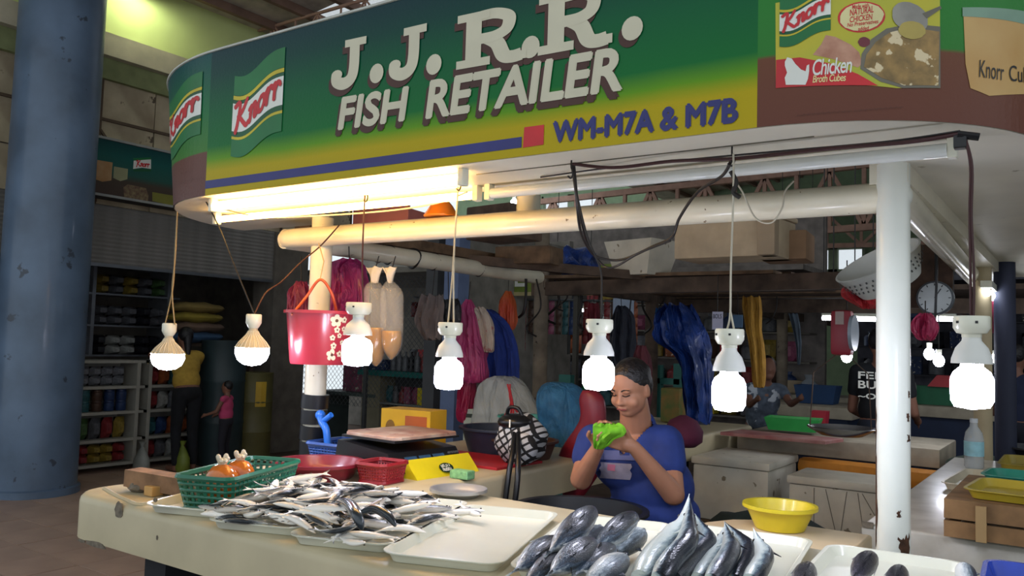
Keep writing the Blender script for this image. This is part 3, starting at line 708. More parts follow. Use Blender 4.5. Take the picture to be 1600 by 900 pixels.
def fish_mb(L, prof, wr, bend=0.0, bx=0.0, n=14, tail=0.2, fork=0.5, dors=0.05, pect=True, sag=0.0):
    """prof: (t, half height / L); head at +x, tail at -x; z is the back"""
    mb = MB(); R = []
    def cx(t): u = t-0.5; return Vector((L*(0.5-t), bend*L*(4*u*u-0.5)+bx*L*u, -sag*L*u*u*4))
    for t, h in prof:
        c = cx(t); R.append([c+Vector((0, h*L*wr*cos(2*pi*k/n), h*L*sin(2*pi*k/n))) for k in range(n)])
    mb.rings(R)
    c = cx(prof[-1][0]); th = 0.004*L/0.2; d = (cx(1.0)-cx(0.93)).normalized()
    h0 = prof[-1][1]*L
    pts = [(0, h0), (tail*L*0.95, tail*L*0.62), (tail*L*(1-fork), 0), (tail*L*0.95, -tail*L*0.62), (0, -h0)]
    for sgn in (1, -1):
        pass
    vs = [c+d*a+Vector((0, th*s_, b)) for s_ in (-.3, .3) for a, b in pts]
    mb.add(vs, [(0, 1, 2), (0, 2, 4), (4, 2, 3), (5, 7, 6), (5, 9, 7), (9, 8, 7)]+[(i, 5+i, 5+(i+1) % 5, (i+1) % 5) for i in range(5)])
    def fin(t0, t1, h, side=0, slant=0.06):
        def H(t):
            for (a, b), (c_, e) in zip(prof, prof[1:]):
                if a <= t <= c_: return b+(e-b)*(t-a)/(c_-a)
            return prof[-1][1]
        a = cx(t0); b = cx(t1); sg_ = 1 if h > 0 else -1
        p = [a+Vector((0, 0, sg_*H(t0)*L*.9)), b+Vector((0, 0, sg_*H(t1)*L*.9)), cx(t0+slant)+Vector((0, 0, sg_*H(t0)*L+h*L))]
        q = [v+Vector((0, .002, 0)) for v in p]; mb.add(p+q, [(0, 1, 2), (3, 5, 4), (0, 3, 4, 1), (1, 4, 5, 2), (2, 5, 3, 0)])
    if dors: fin(0.38, 0.50, dors); fin(0.60, 0.70, dors*.7); fin(0.60, 0.70, -dors*.7)
    if pect:
        for s_ in (1, -1):
            c = cx(0.29); hw = 0.09*L
            p = [c+Vector((0, s_*wr*prof[4][1]*L*.96, 0.01*L)), c+Vector((0, s_*wr*prof[4][1]*L*.96, -0.02*L)), c+Vector((-hw*1.6, s_*(wr*prof[4][1]*L+.012*L), -0.02*L))]
            q = [v+Vector((0, s_*.0015, 0)) for v in p]; mb.add(p+q, [(0, 1, 2), (3, 5, 4), (0, 3, 4, 1), (1, 4, 5, 2), (2, 5, 3, 0)])
    return mb
BON = [(0.0, 0.012), (0.02, 0.036), (0.07, 0.066), (0.15, 0.090), (0.25, 0.108), (0.38, 0.117), (0.5, 0.112), (0.62, 0.094), (0.74, 0.070), (0.84, 0.036), (0.90, 0.018), (0.94, 0.014)]
SAR = [(0.0, 0.006), (0.04, 0.035), (0.10, 0.060), (0.18, 0.082), (0.28, 0.098), (0.42, 0.104), (0.56, 0.092), (0.70, 0.064), (0.82, 0.036), (0.90, 0.020)]
m_bon = fish_mat('bonito_skin', '#0e1622', '#a0abb5', '#ecedea', '#364a60', rough=0.5)
m_bon2 = fish_mat('bonito_skin_pale', '#2c3642', '#b4bec3', '#eceee9', '#6f7d88', rough=0.5)
m_sar = fish_mat('sardine_skin', '#252b30', '#f0ece4', '#fbf6ec', '#9a9c9c', rough=0.3)
m_sar2 = fish_mat('sardine_skin_dark', '#15191d', '#6a6e70', '#c3bcb0', '#2b3034', rough=0.3)
m_gar = fish_mat('garfish_skin', '#121a26', '#94a8b0', '#dbe6e2', '#34475a', attr=True, rough=0.4)
m_eye = mat('fish_eye', '#0c0c0e', 0.1, coat=0.5); m_eyer = mat('fish_eye_ring', '#b9b48a', 0.25, metal=0.4)
def eyes(o, L, x, wy, z, r, dup=False):
    for s_ in (1, -1):
        e = bpy.data.objects.new('eye', MB().sphere((x, s_*wy, z), (r*1.3, r*.5, r*1.3), 10, 6).sphere((x+.0, s_*(wy+r*.35), z), (r*.75, r*.35, r*.75), 8, 6).mesh('eye', None, True)); COL.objects.link(e)
        e.parent = o; e.data.materials.append(m_eye)
def bonito(label, px, py, z, yaw, roll, L=0.34, m=m_bon, bend=0.0, pitch=0.0):
    c = AZ(px, py, z)
    o = bpy.data.objects.new('bonito', fish_mb(L, BON, 0.86, bend=bend, n=16, tail=0.16, fork=0.72, dors=0.035).mesh('bonito', None, 60)); COL.objects.link(o)
    o.location = c; o.rotation_euler = Euler((radians(roll), radians(pitch), radians(yaw)), 'XYZ'); o.data.materials.append(m)
    eyes(o, L, L*0.43, L*0.052, L*0.012, L*0.016)
    return tag(o, label, 'fish', 'bonitos on the cream tray')
# heads point away from the viewer (up in the picture)
bonito('dark bonito with pale flank stripe lying nearest the empty tray', 838, 868, 0.985, 104, 55, 0.33)
bonito('topmost bonito whose head reaches over the far tray rim', 893, 830, 1.03, 100, 35, 0.34, pitch=-8)
bonito('pale bonito squeezed under the topmost one', 912, 845, 0.985, 100, 75, 0.30, m_bon2)
bonito('dark bonito whose head rests on the tray rim, right of the topmost', 960, 832, 1.02, 96, 25, 0.31, pitch=-6)
bonito('silvery bonito lying belly up at the right rim of the tray', 973, 850, 0.98, 96, 110, 0.32, m_bon2)
bonito('middle bonito with white belly showing on its left', 893, 872, 1.01, 102, 48, 0.33)
bonito('dark bonito low in the gap between two others', 850, 890, 0.97, 104, 20, 0.31)
bonito('dark bonito behind the frontmost silvery fish', 928, 878, 0.985, 100, 15, 0.30)
bonito('silvery bonito nearest the viewer at the picture bottom', 945, 893, 0.985, 98, 100, 0.29, m_bon2)
# round-nosed dark fish on the two right trays
def scad(label, px, py, z, yaw, roll, L, m, grp=None):
    c = AZ(px, py, z)
    o = bpy.data.objects.new('scad', fish_mb(L, BON, 0.9, n=16, tail=0.16, fork=0.6, dors=0.03).mesh('scad', None, 60)); COL.objects.link(o)
    o.location = c; o.rotation_euler = Euler((radians(roll), 0, radians(yaw)), 'XYZ'); o.data.materials.append(m)
    eyes(o, L, L*0.42, L*0.055, L*0.01, L*0.02); return tag(o, label, 'fish', grp)
m_pur = fish_mat('dark_purple_fish', '#1d1c28', '#5d5a6c', '#9d9aa4', '#34313f')
scad('dark purplish fish pointing away on the tray before the white post', 1348, 886, 0.985, 92, 30, 0.26, m_pur)
scad('small dark fish snout beside the larger purplish fish', 1400, 908, 0.975, 95, 20, 0.24, m_pur)
scad('dark fish at the left rim of the tray before the post', 1255, 906, 0.975, 100, 20, 0.26, m_pur)
scad('grey fish head in the blue tray', 1510, 900, 0.99, 100, 80, 0.20, m_bon2)

# garfish: long bent bodies with a spike beak
def garfish(label, pts, r, m, roll=1.0):
    """pts: list of (px, py, z) from the body end near the viewer to the beak tip"""
    P = bez([AZ(*p) for p in pts], 8); n = len(P); rs = []
    for i in range(n):
        t = i/(n-1)
        if t < 0.12: k = 0.75+0.25*t/0.12
        elif t < 0.55: k = 1.0
        elif t < 0.78: k = 1.0-0.45*((t-0.55)/0.23)
        else: k = max(0.05, 0.55*(1-(t-0.78)/0.22)**1.25)
        rs.append(r*k)
    org = P[n//2].copy(); mb = MB().tube(P, rs, 14)
    # pectoral fins
    i = int(n*0.62); d = (P[i+1]-P[i]).normalized(); q = d.cross(Vector((0, 0, 1))).normalized()
    for s_ in (1, -1):
        a = P[i]+q*s_*rs[i]*.95; b = a-d*.045+q*s_*.018; e = a-d*.02
        mb.add([a, e, b, a+Vector((0, 0, .002)), e+Vector((0, 0, .002)), b+Vector((0, 0, .002))], [(0, 1, 2), (3, 5, 4), (0, 3, 4, 1), (1, 4, 5, 2), (2, 5, 3, 0)])
    o = solo('garfish', mb, m, label, 'fish', 'garfish on the cream tray', smooth=60, org=org)
    at = o.data.attributes.new('dorsal', 'FLOAT', 'POINT'); vals = []
    for j in range(len(mb.v)):
        i2 = min(j//14, n-1); d2 = (P[min(i2+1, n-1)]-P[max(i2-1, 0)]).normalized(); q2 = d2.cross(Vector((0, 0, 1))).normalized()
        dd = (Vector((0, 0, 1))*cos(roll)+q2*sin(roll)); u2 = (mb.v[j]-P[i2]); vals.append(0.5+0.5*max(-1, min(1, u2.dot(dd)/max(rs[i2], 1e-4))))
    at.data.foreach_set('value', vals)
    j = int(n*0.76); d = (P[j+1]-P[j]).normalized(); q = d.cross(Vector((0, 0, 1))).normalized()
    for s_ in (1, -1):
        c = P[j]+q*s_*rs[j]*.86+Vector((0, 0, rs[j]*.35))
        part('eye', MB().sphere(c, rs[j]*.30, 10, 6), m_eye, o, smooth=True)
    return o
garfish('pale garfish bulging along the left rim, beak joined to the bunch', [(1000, 905, .965), (1022, 868, .985), (1050, 838, 1.0), (1068, 815, 1.02), (1077, 772, 1.05)], 0.030, m_gar, roll=2.4)
garfish('dark garfish in front of the pale left one, its beak highest of all', [(1030, 905, .985), (1052, 872, 1.01), (1074, 845, 1.03), (1077, 812, 1.045), (1078, 779, 1.07)], 0.026, m_gar, roll=1.2)
garfish('garfish curving right from the high bunch of beaks', [(1052, 905, .975), (1082, 870, .985), (1104, 848, 1.0), (1098, 828, 1.015), (1086, 803, 1.035)], 0.026, m_gar, roll=1.4)
garfish('silvery garfish third from the right rim', [(1090, 905, .965), (1110, 878, .975), (1122, 856, .985), (1128, 842, .995), (1133, 820, 1.01)], 0.022, m_gar, roll=2.2)
garfish('stout garfish second from the right rim', [(1112, 908, .985), (1132, 878, 1.0), (1142, 858, 1.005), (1138, 840, 1.01), (1132, 815, 1.03)], 0.024, m_gar, roll=1.3)
garfish('dark garfish behind the stout one, curving right', [(1150, 908, .965), (1166, 880, .975), (1170, 858, .985), (1154, 838, .995), (1133, 816, 1.01)], 0.022, m_gar, roll=0.7)
garfish('lone garfish at the right with a single thin beak', [(1172, 908, .975), (1188, 885, .985), (1194, 868, .99), (1186, 850, 1.0), (1177, 825, 1.03)], 0.024, m_gar, roll=1.9)

# sardines: one heap over two trays
sv = []
for k, (bd, sg_) in enumerate(((0.0, .0), (0.05, 0.02), (-0.06, 0.0), (0.09, 0.03), (-0.03, 0.05))):
    me = fish_mb(0.20, SAR, 0.55, bend=bd, sag=sg_, n=10, tail=0.17, fork=0.6, dors=0.035, pect=False).mesh('sardine', None, 60); me.materials.append(m_sar); sv.append(me)
eyem = MB().sphere((0.084, 0.0062, 0.003), (.0042, .002, .0042), 8, 6).sphere((0.084, -0.0062, 0.003), (.0042, .002, .0042), 8, 6).mesh('eye', None, True); eyem.materials.append(m_eye)
random.seed(21)
def heap_z(x, y):
    c1 = Vector((-2.08, 1.86)); c2 = Vector((-1.83, 1.87)); p = Vector((x, y)); ang = radians(19)
    best = 0
    for c in (c1, c2):
        d = p-c; u = d.x*cos(ang)+d.y*sin(ang); v = -d.x*sin(ang)+d.y*cos(ang)
        best = max(best, 1-(abs(u)/0.19)**2-(abs(v)/0.29)**2)
    return best
ns = 0; tries = 0
LAB = {0: 'small silver sardine lying in the heap across two trays', 1: 'small dark-backed sardine lying in the heap across two trays'}
spots_ = []
for lay, (cnt, zz) in enumerate(((62, 0.957), (56, 0.974), (46, 0.994), (28, 1.014))):
    n_ = 0
    while n_ < cnt and tries < 20000:
        tries += 1
        x = random.uniform(-2.30, -1.60); y = random.uniform(1.60, 2.18); h = heap_z(x, y)
        if h < -0.12+0.2*lay: continue
        if any((x-a)**2+(y-b)**2 < 0.027**2 for a, b, l in spots_ if l == lay): continue
        spots_.append((x, y, lay)); n_ += 1
        dk = 1 if random.random() < 0.30 else 0
        yaw = random.choice((random.gauss(radians(35), .5), random.gauss(radians(215), .5), random.gauss(radians(20), 0.9), random.uniform(0, 6.28)))
        # keep the fish inside the tray sides
        L = random.uniform(0.66, 0.88)
        if y < 1.66: yaw = random.gauss(radians(10), .35)+random.choice((0, pi))
        o = inst(sv[random.randrange(5)], 'sardine', (x, y, zz+random.uniform(-.004, .006)), (random.choice((-1, 1))*radians(random.uniform(50, 95)), random.uniform(-.28, .28) if lay else random.uniform(-.1, .1), yaw), (L, L, L), m_sar2 if dk else m_sar)
        tag(o, 'small %s sardine %s the sardine heap' % (('silver', 'dark-backed')[dk], ('low at the left end of', 'low in the middle of', 'low at the right end of', 'on top at the left end of', 'on top in the middle of', 'on top at the right end of')[(0 if x < -2.07 else 1 if x < -1.84 else 2)+(3 if lay > 1 else 0)]), 'fish', 'silver sardines in the heap' if not dk else 'dark sardines in the heap')
        e = bpy.data.objects.new('eye', eyem); COL.objects.link(e); e.parent = o
# the big dark mackerel-like fish thrust into the heap
for lb, pts, r_ in (('larger dark blue-black fish arched across the sardine heap', [(528, 783, 1.03), (545, 788, 1.05), (558, 806, 1.05), (566, 828, 1.02)], 0.016), ('second dark fish lying behind the arched one in the heap', [(560, 802, 1.02), (585, 795, 1.035), (606, 806, 1.03), (618, 822, 1.01)], 0.013)):
    P = bez([AZ(*p) for p in pts], 6); n_ = len(P); rs_ = [r_*max(.12, sin(pi*(0.06+0.90*k/(n_-1)))**.7) for k in range(n_)]
    mb_ = MB().tube(P, rs_, 12); d_ = (P[0]-P[1]).normalized(); q_ = Vector((0, 0, 1)).cross(d_).normalized()
    mb_.add([P[0], P[0]+d_*.045+q_*.03, P[0]+d_*.02, P[0]+d_*.045-q_*.03]+[v+Vector((0, 0, .002)) for v in (P[0], P[0]+d_*.045+q_*.03, P[0]+d_*.02, P[0]+d_*.045-q_*.03)], [(0, 1, 2), (0, 2, 3), (4, 6, 5), (4, 7, 6), (0, 4, 5, 1), (1, 5, 6, 2), (2, 6, 7, 3), (3, 7, 4, 0)])
    solo('mackerel', mb_, mat('mackerel_skin', '#1a2026', 0.25, var=0.4, scale=20, col2='#3a444c', coat=0.4), lb, 'fish', smooth=60)

# ================================================================ HANGING LAMPS
def hook(c, s_=1.0):   # little S hook drilled in the soffit
    return MB().tube(bez([(c.x, c.y, 2.08), (c.x, c.y, 2.055), (c.x+.008*s_, c.y, 2.04), (c.x, c.y, 2.022), (c.x-.012*s_, c.y, 2.03)], 5), 0.0028, 6)
def lamp(label, px, ptop, pbot, y, kind, cord, cordm, hookpx=None, scale=1.0):
    T = AY(px, ptop, y); B = AY(px, pbot, y); H = T.z-B.z
    t = thing('hanging_lamp', label, 'lamp', (T.x, y, T.z), group='lamps hanging over the fish counter')
    X = Matrix.Translation((T.x, y, 0)); zt = T.z
    if kind == 'led':
        hs = H*0.27
        part('socket', MB().lathe([(0.030, zt), (0.033, zt-.004), (0.033, zt-hs*.62), (0.026, zt-hs*.85), (0.020, zt-hs)], 20, X), m_porc, t, smooth=40)
        z1 = zt-hs; R = 0.069*scale; zb = B.z
        mid = zb+(z1-zb)*0.48
        prof = [(0.018, z1+.004), (0.019, z1-.012), (0.028, z1-(z1-mid)*.35), (0.053*scale, z1-(z1-mid)*.7), (R, mid)]
        part('neck', MB().lathe(prof, 28, X), mat('led_housing', '#b9ae94', 0.4, var=0.08), t, smooth=40)
        for k in range(22):
            a = 2*pi*k/22
            part('fin', MB().tube([(T.x+r*1.03*cos(a), y+r*1.03*sin(a), z) for r, z in prof[1:]], 0.0022, 4), mat('led_fin', '#d3cbb5', 0.4), t)
        part('diffuser', MB().lathe([(R*.99, mid), (R*1.02, mid-(mid-zb)*.3), (R*.85, mid-(mid-zb)*.68), (R*.5, zb+.006), (0.001, zb)], 28, X), m_glow, t, smooth=True)
    else:
        hs = H*0.23; R = 0.047*scale
        part('socket', MB().lathe([(0.039*scale, zt), (0.041*scale, zt-.004), (0.041*scale, zt-hs*.55), (0.033*scale, zt-hs*.8), (0.022, zt-hs*.85), (0.022, zt-hs)], 24, X), m_porc, t, smooth=40)
        for a in (-2.3, -1.2): part('screw_hole', MB().box((T.x+.0405*scale*cos(a), y+.0405*scale*sin(a), zt-hs*.3), (0.006, 0.006, 0.006)), m_black, t)
        z1 = zt-hs; z2 = zt-H*0.51; zb = B.z
        part('ballast', MB().lathe([(0.020, z1+.004), (0.022, z1-.008), (0.036*scale, z1-(z1-z2)*.40), (0.045*scale, z2+.012), (0.046*scale, z2)], 24, X), mat('ballast_white', '#d9dad6', 0.35, var=0.03), t, smooth=40)
        part('glass', MB().lathe([(0.024, z2+.002), (0.026, z2-.008), (R*.85, z2-.020), (R, z2-.035), (R*1.02, (z2+zb)/2), (R, zb+.022), (R*.82, zb+.006), (0.001, zb)], 24, X), m_glow, t, smooth=True)
    for k, P in enumerate(cord):
        part('cord', MB().tube(bez(P, 6), 0.0032, 6), cordm, t, smooth=True)
    return t
def cordpts(px0, py0, y0, px1, py1, y1, mid=None):
    a = AY(px0, py0, y0); b = AY(px1, py1, y1); L = [a]
    if mid: L += [AY(*m_) for m_ in mid]
    return L+[b]
Y1 = 2.32
h = AZ(275, 327, 2.08)
lamp('leftmost ribbed globe lamp on tan twin cord, in front of the shop shelves', 265, 505, 579, Y1, 'led', [cordpts(277, 330, 2.31, 258, 507, Y1, [(273, 400, 2.32), (270, 450, Y1)]), cordpts(277, 330, 2.31, 273, 507, Y1, [(274, 400, 2.32), (269, 452, Y1)])], m_cordw, scale=1.08)
lamp('ribbed globe lamp on a slanting dark cord, second from the left', 397, 491, 572, Y1, 'led', [cordpts(318, 308, 2.22, 398, 492, Y1, [(340, 350, 2.25), (368, 420, 2.3)])], m_wire, scale=1.02)
lamp('white capsule lamp touching the hanging water bags', 561, 473, 573, Y1, 'cfl', [cordpts(571, 292, 2.3, 568, 475, Y1, [(568, 350, 2.31), (566, 420, Y1)])], m_wirer, scale=1.22)
lamp('white capsule lamp hanging before the pink bag and blue shirt', 704, 504, 610, Y1, 'cfl', [cordpts(716, 292, 2.3, 700, 505, Y1, [(712, 350, 2.31), (707, 430, Y1)]), cordpts(712, 340, 2.31, 709, 505, Y1, [(709, 420, Y1)])], m_cordl, scale=1.08)
lamp('white capsule lamp partly covering the seated vendor', 937, 499, 611, Y1, 'cfl', [cordpts(893, 255, 2.27, 940, 500, Y1, [(903, 310, 2.28), (918, 370, 2.3), (938, 420, Y1), (940, 460, Y1)]), cordpts(940, 455, Y1, 940, 500, Y1)], m_wire, scale=1.05)
lamp('white capsule lamp on pale cord, second from the right', 1140, 514, 644, Y1, 'cfl', [cordpts(1146, 240, 2.27, 1136, 515, Y1, [(1146, 300, 2.29), (1142, 420, Y1), (1141, 490, Y1)]), cordpts(1141, 485, Y1, 1147, 515, Y1)], m_cordl, scale=1.0)
lamp('largest white capsule lamp, rightmost, on brown twin wire', 1518, 494, 640, 2.30, 'cfl', [cordpts(1508, 215, 2.29, 1517, 495, 2.3, [(1516, 260, 2.29), (1515, 330, 2.3), (1516, 400, 2.3)]), cordpts(1508, 215, 2.29, 1521, 495, 2.3, [(1519, 260, 2.29), (1518, 340, 2.3), (1522, 430, 2.3)])], m_wirer, scale=1.0)
m_bulbhold = mat('black_holder', '#1b1d20', 0.5)

# hooks and cables under the sign
for lb, (px, py) in (('small black wire hook nearest the red square of the sign', (893, 250)), ('small black wire hook above the second lamp from the right', (1144, 228)), ('small black wire hook above the lit tubes', (573, 292)), ('small black wire hook at the right end of the lit tubes', (718, 272))):
    c = AZ(px, py, 2.08); solo('wire_hook', hook(c), m_wire, lb, 'hook', 'hooks in the canopy underside')
def cable(label, pts, r, m, cat='cable'):
    P = bez([AY(*p) for p in pts], 8); return solo('cable', MB().tube(P, r, 7), m, label, cat, smooth=True)
cable('dark red cable bundle strung along the canopy underside', [(893, 256, 2.27), (960, 262, 2.28), (1050, 252, 2.28), (1146, 248, 2.28), (1300, 232, 2.29), (1420, 222, 2.29), (1500, 209, 2.29)], 0.0055, m_wirer)
cable('thin black cable just above the dark red cable bundle', [(845, 277, 2.4), (930, 265, 2.35), (1050, 252, 2.3), (1200, 238, 2.3), (1380, 222, 2.3), (1500, 205, 2.29)], 0.003, m_wire)
cable('black cable pair looping from the sign hook down past the white foam box', [(893, 255, 2.27), (900, 300, 2.3), (907, 360, 2.45), (925, 395, 2.6), (945, 405, 2.65), (975, 405, 2.65), (1020, 385, 2.62), (1050, 370, 2.6), (1062, 340, 2.55), (1090, 300, 2.45), (1128, 275, 2.35), (1143, 250, 2.28)], 0.005, m_wire)
cable('second loop of black cable sagging below the first', [(897, 258, 2.27), (905, 330, 2.35), (920, 385, 2.6), (938, 410, 2.65), (950, 418, 2.65), (965, 415, 2.65), (1000, 395, 2.6), (1048, 376, 2.58)], 0.004, m_wire)
cable('pale wire loop hanging over the front pipe near the right', [(1146, 280, 2.5), (1160, 300, 2.65), (1180, 340, 2.69), (1205, 348, 2.69), (1222, 325, 2.69), (1226, 300, 2.7), (1240, 283, 2.72)], 0.003, m_cordl)
cable('dark red cord slanting from the pipe down to the left lamps', [(530, 352, 2.69), (500, 385, 2.68), (470, 410, 2.6), (440, 440, 2.5), (415, 458, 2.4), (398, 490, 2.33)], 0.0035, m_wirer)
cable('white cord sagging along the lit tubes', [(320, 318, 2.35), (400, 338, 2.45), (480, 338, 2.5), (600, 330, 2.52), (680, 318, 2.5), (730, 300, 2.4)], 0.0035, m_cordl)
cable('twisted wire knot tied at the second right hook', [(1142, 268, 2.29), (1150, 285, 2.29), (1146, 300, 2.29), (1156, 308, 2.29)], 0.007, m_wire)
solo('cable_clamp', MB().box(AY(1501, 222, 2.30), (0.03, 0.03, 0.035), bev=.004).tube([AY(1496, 210, 2.29), AY(1530, 214, 2.3)], 0.010, 8), m_black, 'black cable clamp and knot under the right end of the sign', 'clamp')
for i, (px, py, w_) in enumerate(((500, 385, 3), (592, 380, 3), (606, 398, 6), (645, 402, 10), (676, 408, 4), (748, 415, 3))):
    u = AX(px, py, -3.33); y = u.y
    cols = (m_cordw, m_wirer, m_black, m_black, m_wire, m_wire)
    lb = ('tan string', 'red string', 'black strap', 'wide black strap', 'thin black tie', 'thin dark tie')[i]
    ring = [( -3.33+0.053*cos(a), y+0.01*sin(2*a), PZ+0.053*sin(a)) for a in [2*pi*k/18 for k in range(19)]]
    solo('pipe_tie', MB().tube(ring, 0.0012*w_, 6), cols[i], '%s wound round the left pipe, number %d from the front' % (lb, i+1) if False else lb+(' round the left pipe nearest the corner' if i == 0 else ' round the left pipe'), 'tie', smooth=True)

# ================================================================ THINGS ON THE COUNTER
# green basket with lattice sides
def lattice_basket(name, label, c, rz, w_, l_, h_, m, taper=0.86, hole=0.5, nx=8, ny=12, nz=4, cat='basket', group=None, bt_=0.0035):
    t = thing(name, label, cat, c, rz, group=group, world=False)
    def rim(z, k, r=0.004, n=6):
        a, b = w_/2*k, l_/2*k
        e = 0.03; pts = []
        for (cx, cy, a0) in ((a-e, b-e, 0), (-a+e, b-e, pi/2), (-a+e, -b+e, pi), (a-e, -b+e, 1.5*pi)):
            pts += [(cx+e*cos(a0+pi/2*i/4), cy+e*sin(a0+pi/2*i/4), z) for i in range(5)]
        pts.append(pts[0]); return pts
    part('rim', MB().tube(rim(h_, 1.0), 0.007, 8), m, t, smooth=True)
    part('base', MB().box((0, 0, 0.004), (w_*taper-.01, l_*taper-.01, 0.006)), m, t)
    wall = MB()
    for j in range(nz+1):
        z = 0.004+(h_-.004)*j/nz; k = taper+(1-taper)*j/nz; wall.tube(rim(z, k), bt_ if 0 < j < nz else 0.010, 5)
    lo = rim(0.004, taper); hi = rim(h_, 1.0)
    P0 = [Vector(p) for p in lo]; P1 = [Vector(p) for p in hi]
    def along(P, s_):
        L = [0]
        for a, b in zip(P, P[1:]): L.append(L[-1]+(b-a).length)
        d = s_*L[-1]
        for i in range(len(P)-1):
            if L[i+1] >= d-1e-9: return P[i]+(P[i+1]-P[i])*((d-L[i])/max(1e-9, L[i+1]-L[i]))
        return P[-1]
    N = 2*(nx+ny)
    for k in range(N): wall.bar(along(P0, k/N), along(P1, k/N), bt_*2.0, 0.004)
    part('wall', wall, m, t)
    return t
m_gb = plain('#1d6b52', 0.35, coat=0.2)
gbc = Vector((-2.425, 1.885, TZ+0.007))
gb = lattice_basket('plastic_basket', 'dark green lattice basket holding two bags of orange drink', gbc, radians(22), 0.205, 0.48, 0.108, m_gb, nx=9, ny=17, nz=5, bt_=0.0055)
for k, (px, py, s_) in enumerate(((345, 748, 1.0), (369, 743, 0.95))):
    c = Vector(((-2.345, 1.745, 0), (-2.385, 1.845, 0))[k])
    t = thing('drink_bag', ('knotted plastic bag of orange drink, left of the pair in the green basket', 'knotted plastic bag of orange drink, right of the pair in the green basket')[k], 'bag', (c.x, c.y, TZ+.014), group='orange drink bags')
    z0 = TZ+.014; X = Matrix.Translation((c.x, c.y, 0))
    part('drink', MB().lathe([(0.02, z0), (0.050*s_, z0+.006), (0.058*s_, z0+.05), (0.056*s_, z0+.105), (0.034, z0+.130), (0.008, z0+.140)], 18, X, sy=0.85), mat('orange_drink', '#d9792b', 0.15, var=0.12, scale=30, col2='#b35f1c', coat=0.6), t, smooth=True)
    kn = MB()
    for j in range(7):
        a = 2*pi*j/7; kn.tube(bez([(c.x, c.y, z0+.132), (c.x+.008*cos(a), c.y+.008*sin(a), z0+.144), (c.x+.018*cos(a), c.y+.018*sin(a), z0+.154+.008*(j % 3))], 4), [0.008]*4+[0.008]*4+[0.004], 6)
    part('knot', kn, mat('clear_film', '#d8cdb4', 0.2, var=0.1), t, smooth=True)
# timber and stone at the left end
tb = thing('timber_block', 'rough brown timber lying across the left end of the counter', 'timber', (-2.85, 1.95, TZ))
a = AZ(207, 746, 0.965); b = AZ(318, 764, 0.955)
part('plank', MB().bar((a.x, a.y, .968), (b.x+.03, b.y, .956), 0.075, 0.060), mat('rough_timber', '#8a6a4e', 0.9, var=0.3, scale=14, bump=0.5), tb)
s0 = AZ(214, 762, 0.935); solo('stone', MB().sphere((s0.x, s0.y, TZ+.018), (.045, .032, .019), 8, 5).mapv(lambda p: p+Vector((random.uniform(-.006, .006), random.uniform(-.006, .006), 0))), m_chip, 'flat grey stone propping the timber end', 'stone')
s0 = AZ(240, 768, 0.935); solo('wood_wedge', MB().box((s0.x, s0.y, TZ+.018), (0.05, 0.045, 0.034), bev=.004), mat('pale_wedge', '#c39a5e', 0.8), 'small pale wooden wedge under the timber', 'wedge')
# basins and baskets behind the trays
def basin(name, label, c, r, h_, m, flare=0.75, rim=0.012, cat='basin', n=36, sy=1.0, fill=None, group=None):
    X = Matrix.Translation(c); t = thing(name, label, cat, c, group=group)
    prof = [(0.001, 0.0), (r*flare, 0.0), (r*(flare+1)/2, h_*.5), (r*.985, h_-.004), (r+rim, h_), (r+rim, h_-.008), (r+rim*.9, h_+.003), (r*.965, h_+.002), (r*(flare+1)/2-.004, h_*.5), (r*flare-.004, 0.006), (0.001, 0.006)]
    part('bowl', MB().lathe(prof, n, X, cap=False, sy=sy), m, t, smooth=50)
    if fill: part('water', MB().lathe([(0.001, h_*fill[0]), (r*(flare+(1-flare)*fill[0])*.97, h_*fill[0])], n, X, cap=False, sy=sy), fill[1], t)
    return t
c = AZ(514, 757, TZ); basin('wash_basin', 'wide dark red plastic basin behind the left trays', Vector((-2.62, 2.42, TZ)), 0.18, 0.065, plain('#7d1f2e', 0.3, coat=0.2), 0.75)
basin('wash_basin', 'black rubber basin of water between trays and vendor', Vector((-1.64, 2.88, 0.60)), 0.25, 0.26, plain('#1c1e22', 0.4), 0.8, 0.02, fill=(0.75, mat('dark_water', '#101318', 0.05, coat=0.6)))
basin('steel_bowl', 'shallow steel bowl peeking out behind the sardine trays', Vector((-1.94, 2.49, TZ)), 0.10, 0.028, mat('dull_steel', '#b4b5b4', 0.4, metal=0.6, var=0.1), 0.7, 0.008, cat='bowl')
yb = AZ(1253, 836, TZ-.004); basin('plastic_bowl', 'round yellow plastic bowl on the tan board', Vector((-0.84, 2.80, 0.917)), 0.112, 0.075, plain('#d6c22c', 0.35, coat=0.2), 0.70, 0.008, cat='bowl')
lattice_basket('plastic_basket', 'small blue lattice basket beside the taped post', (-2.86, 2.78, TZ+.002), radians(5), 0.22, 0.26, 0.09, plain('#1f4a94', 0.4), nx=12, ny=12, nz=7)
lattice_basket('plastic_basket', 'flat red lattice basket between red basin and scale', (-2.36, 2.52, TZ+.002), radians(5), 0.15, 0.17, 0.075, plain('#8d2028', 0.4), nx=10, ny=12, nz=6)
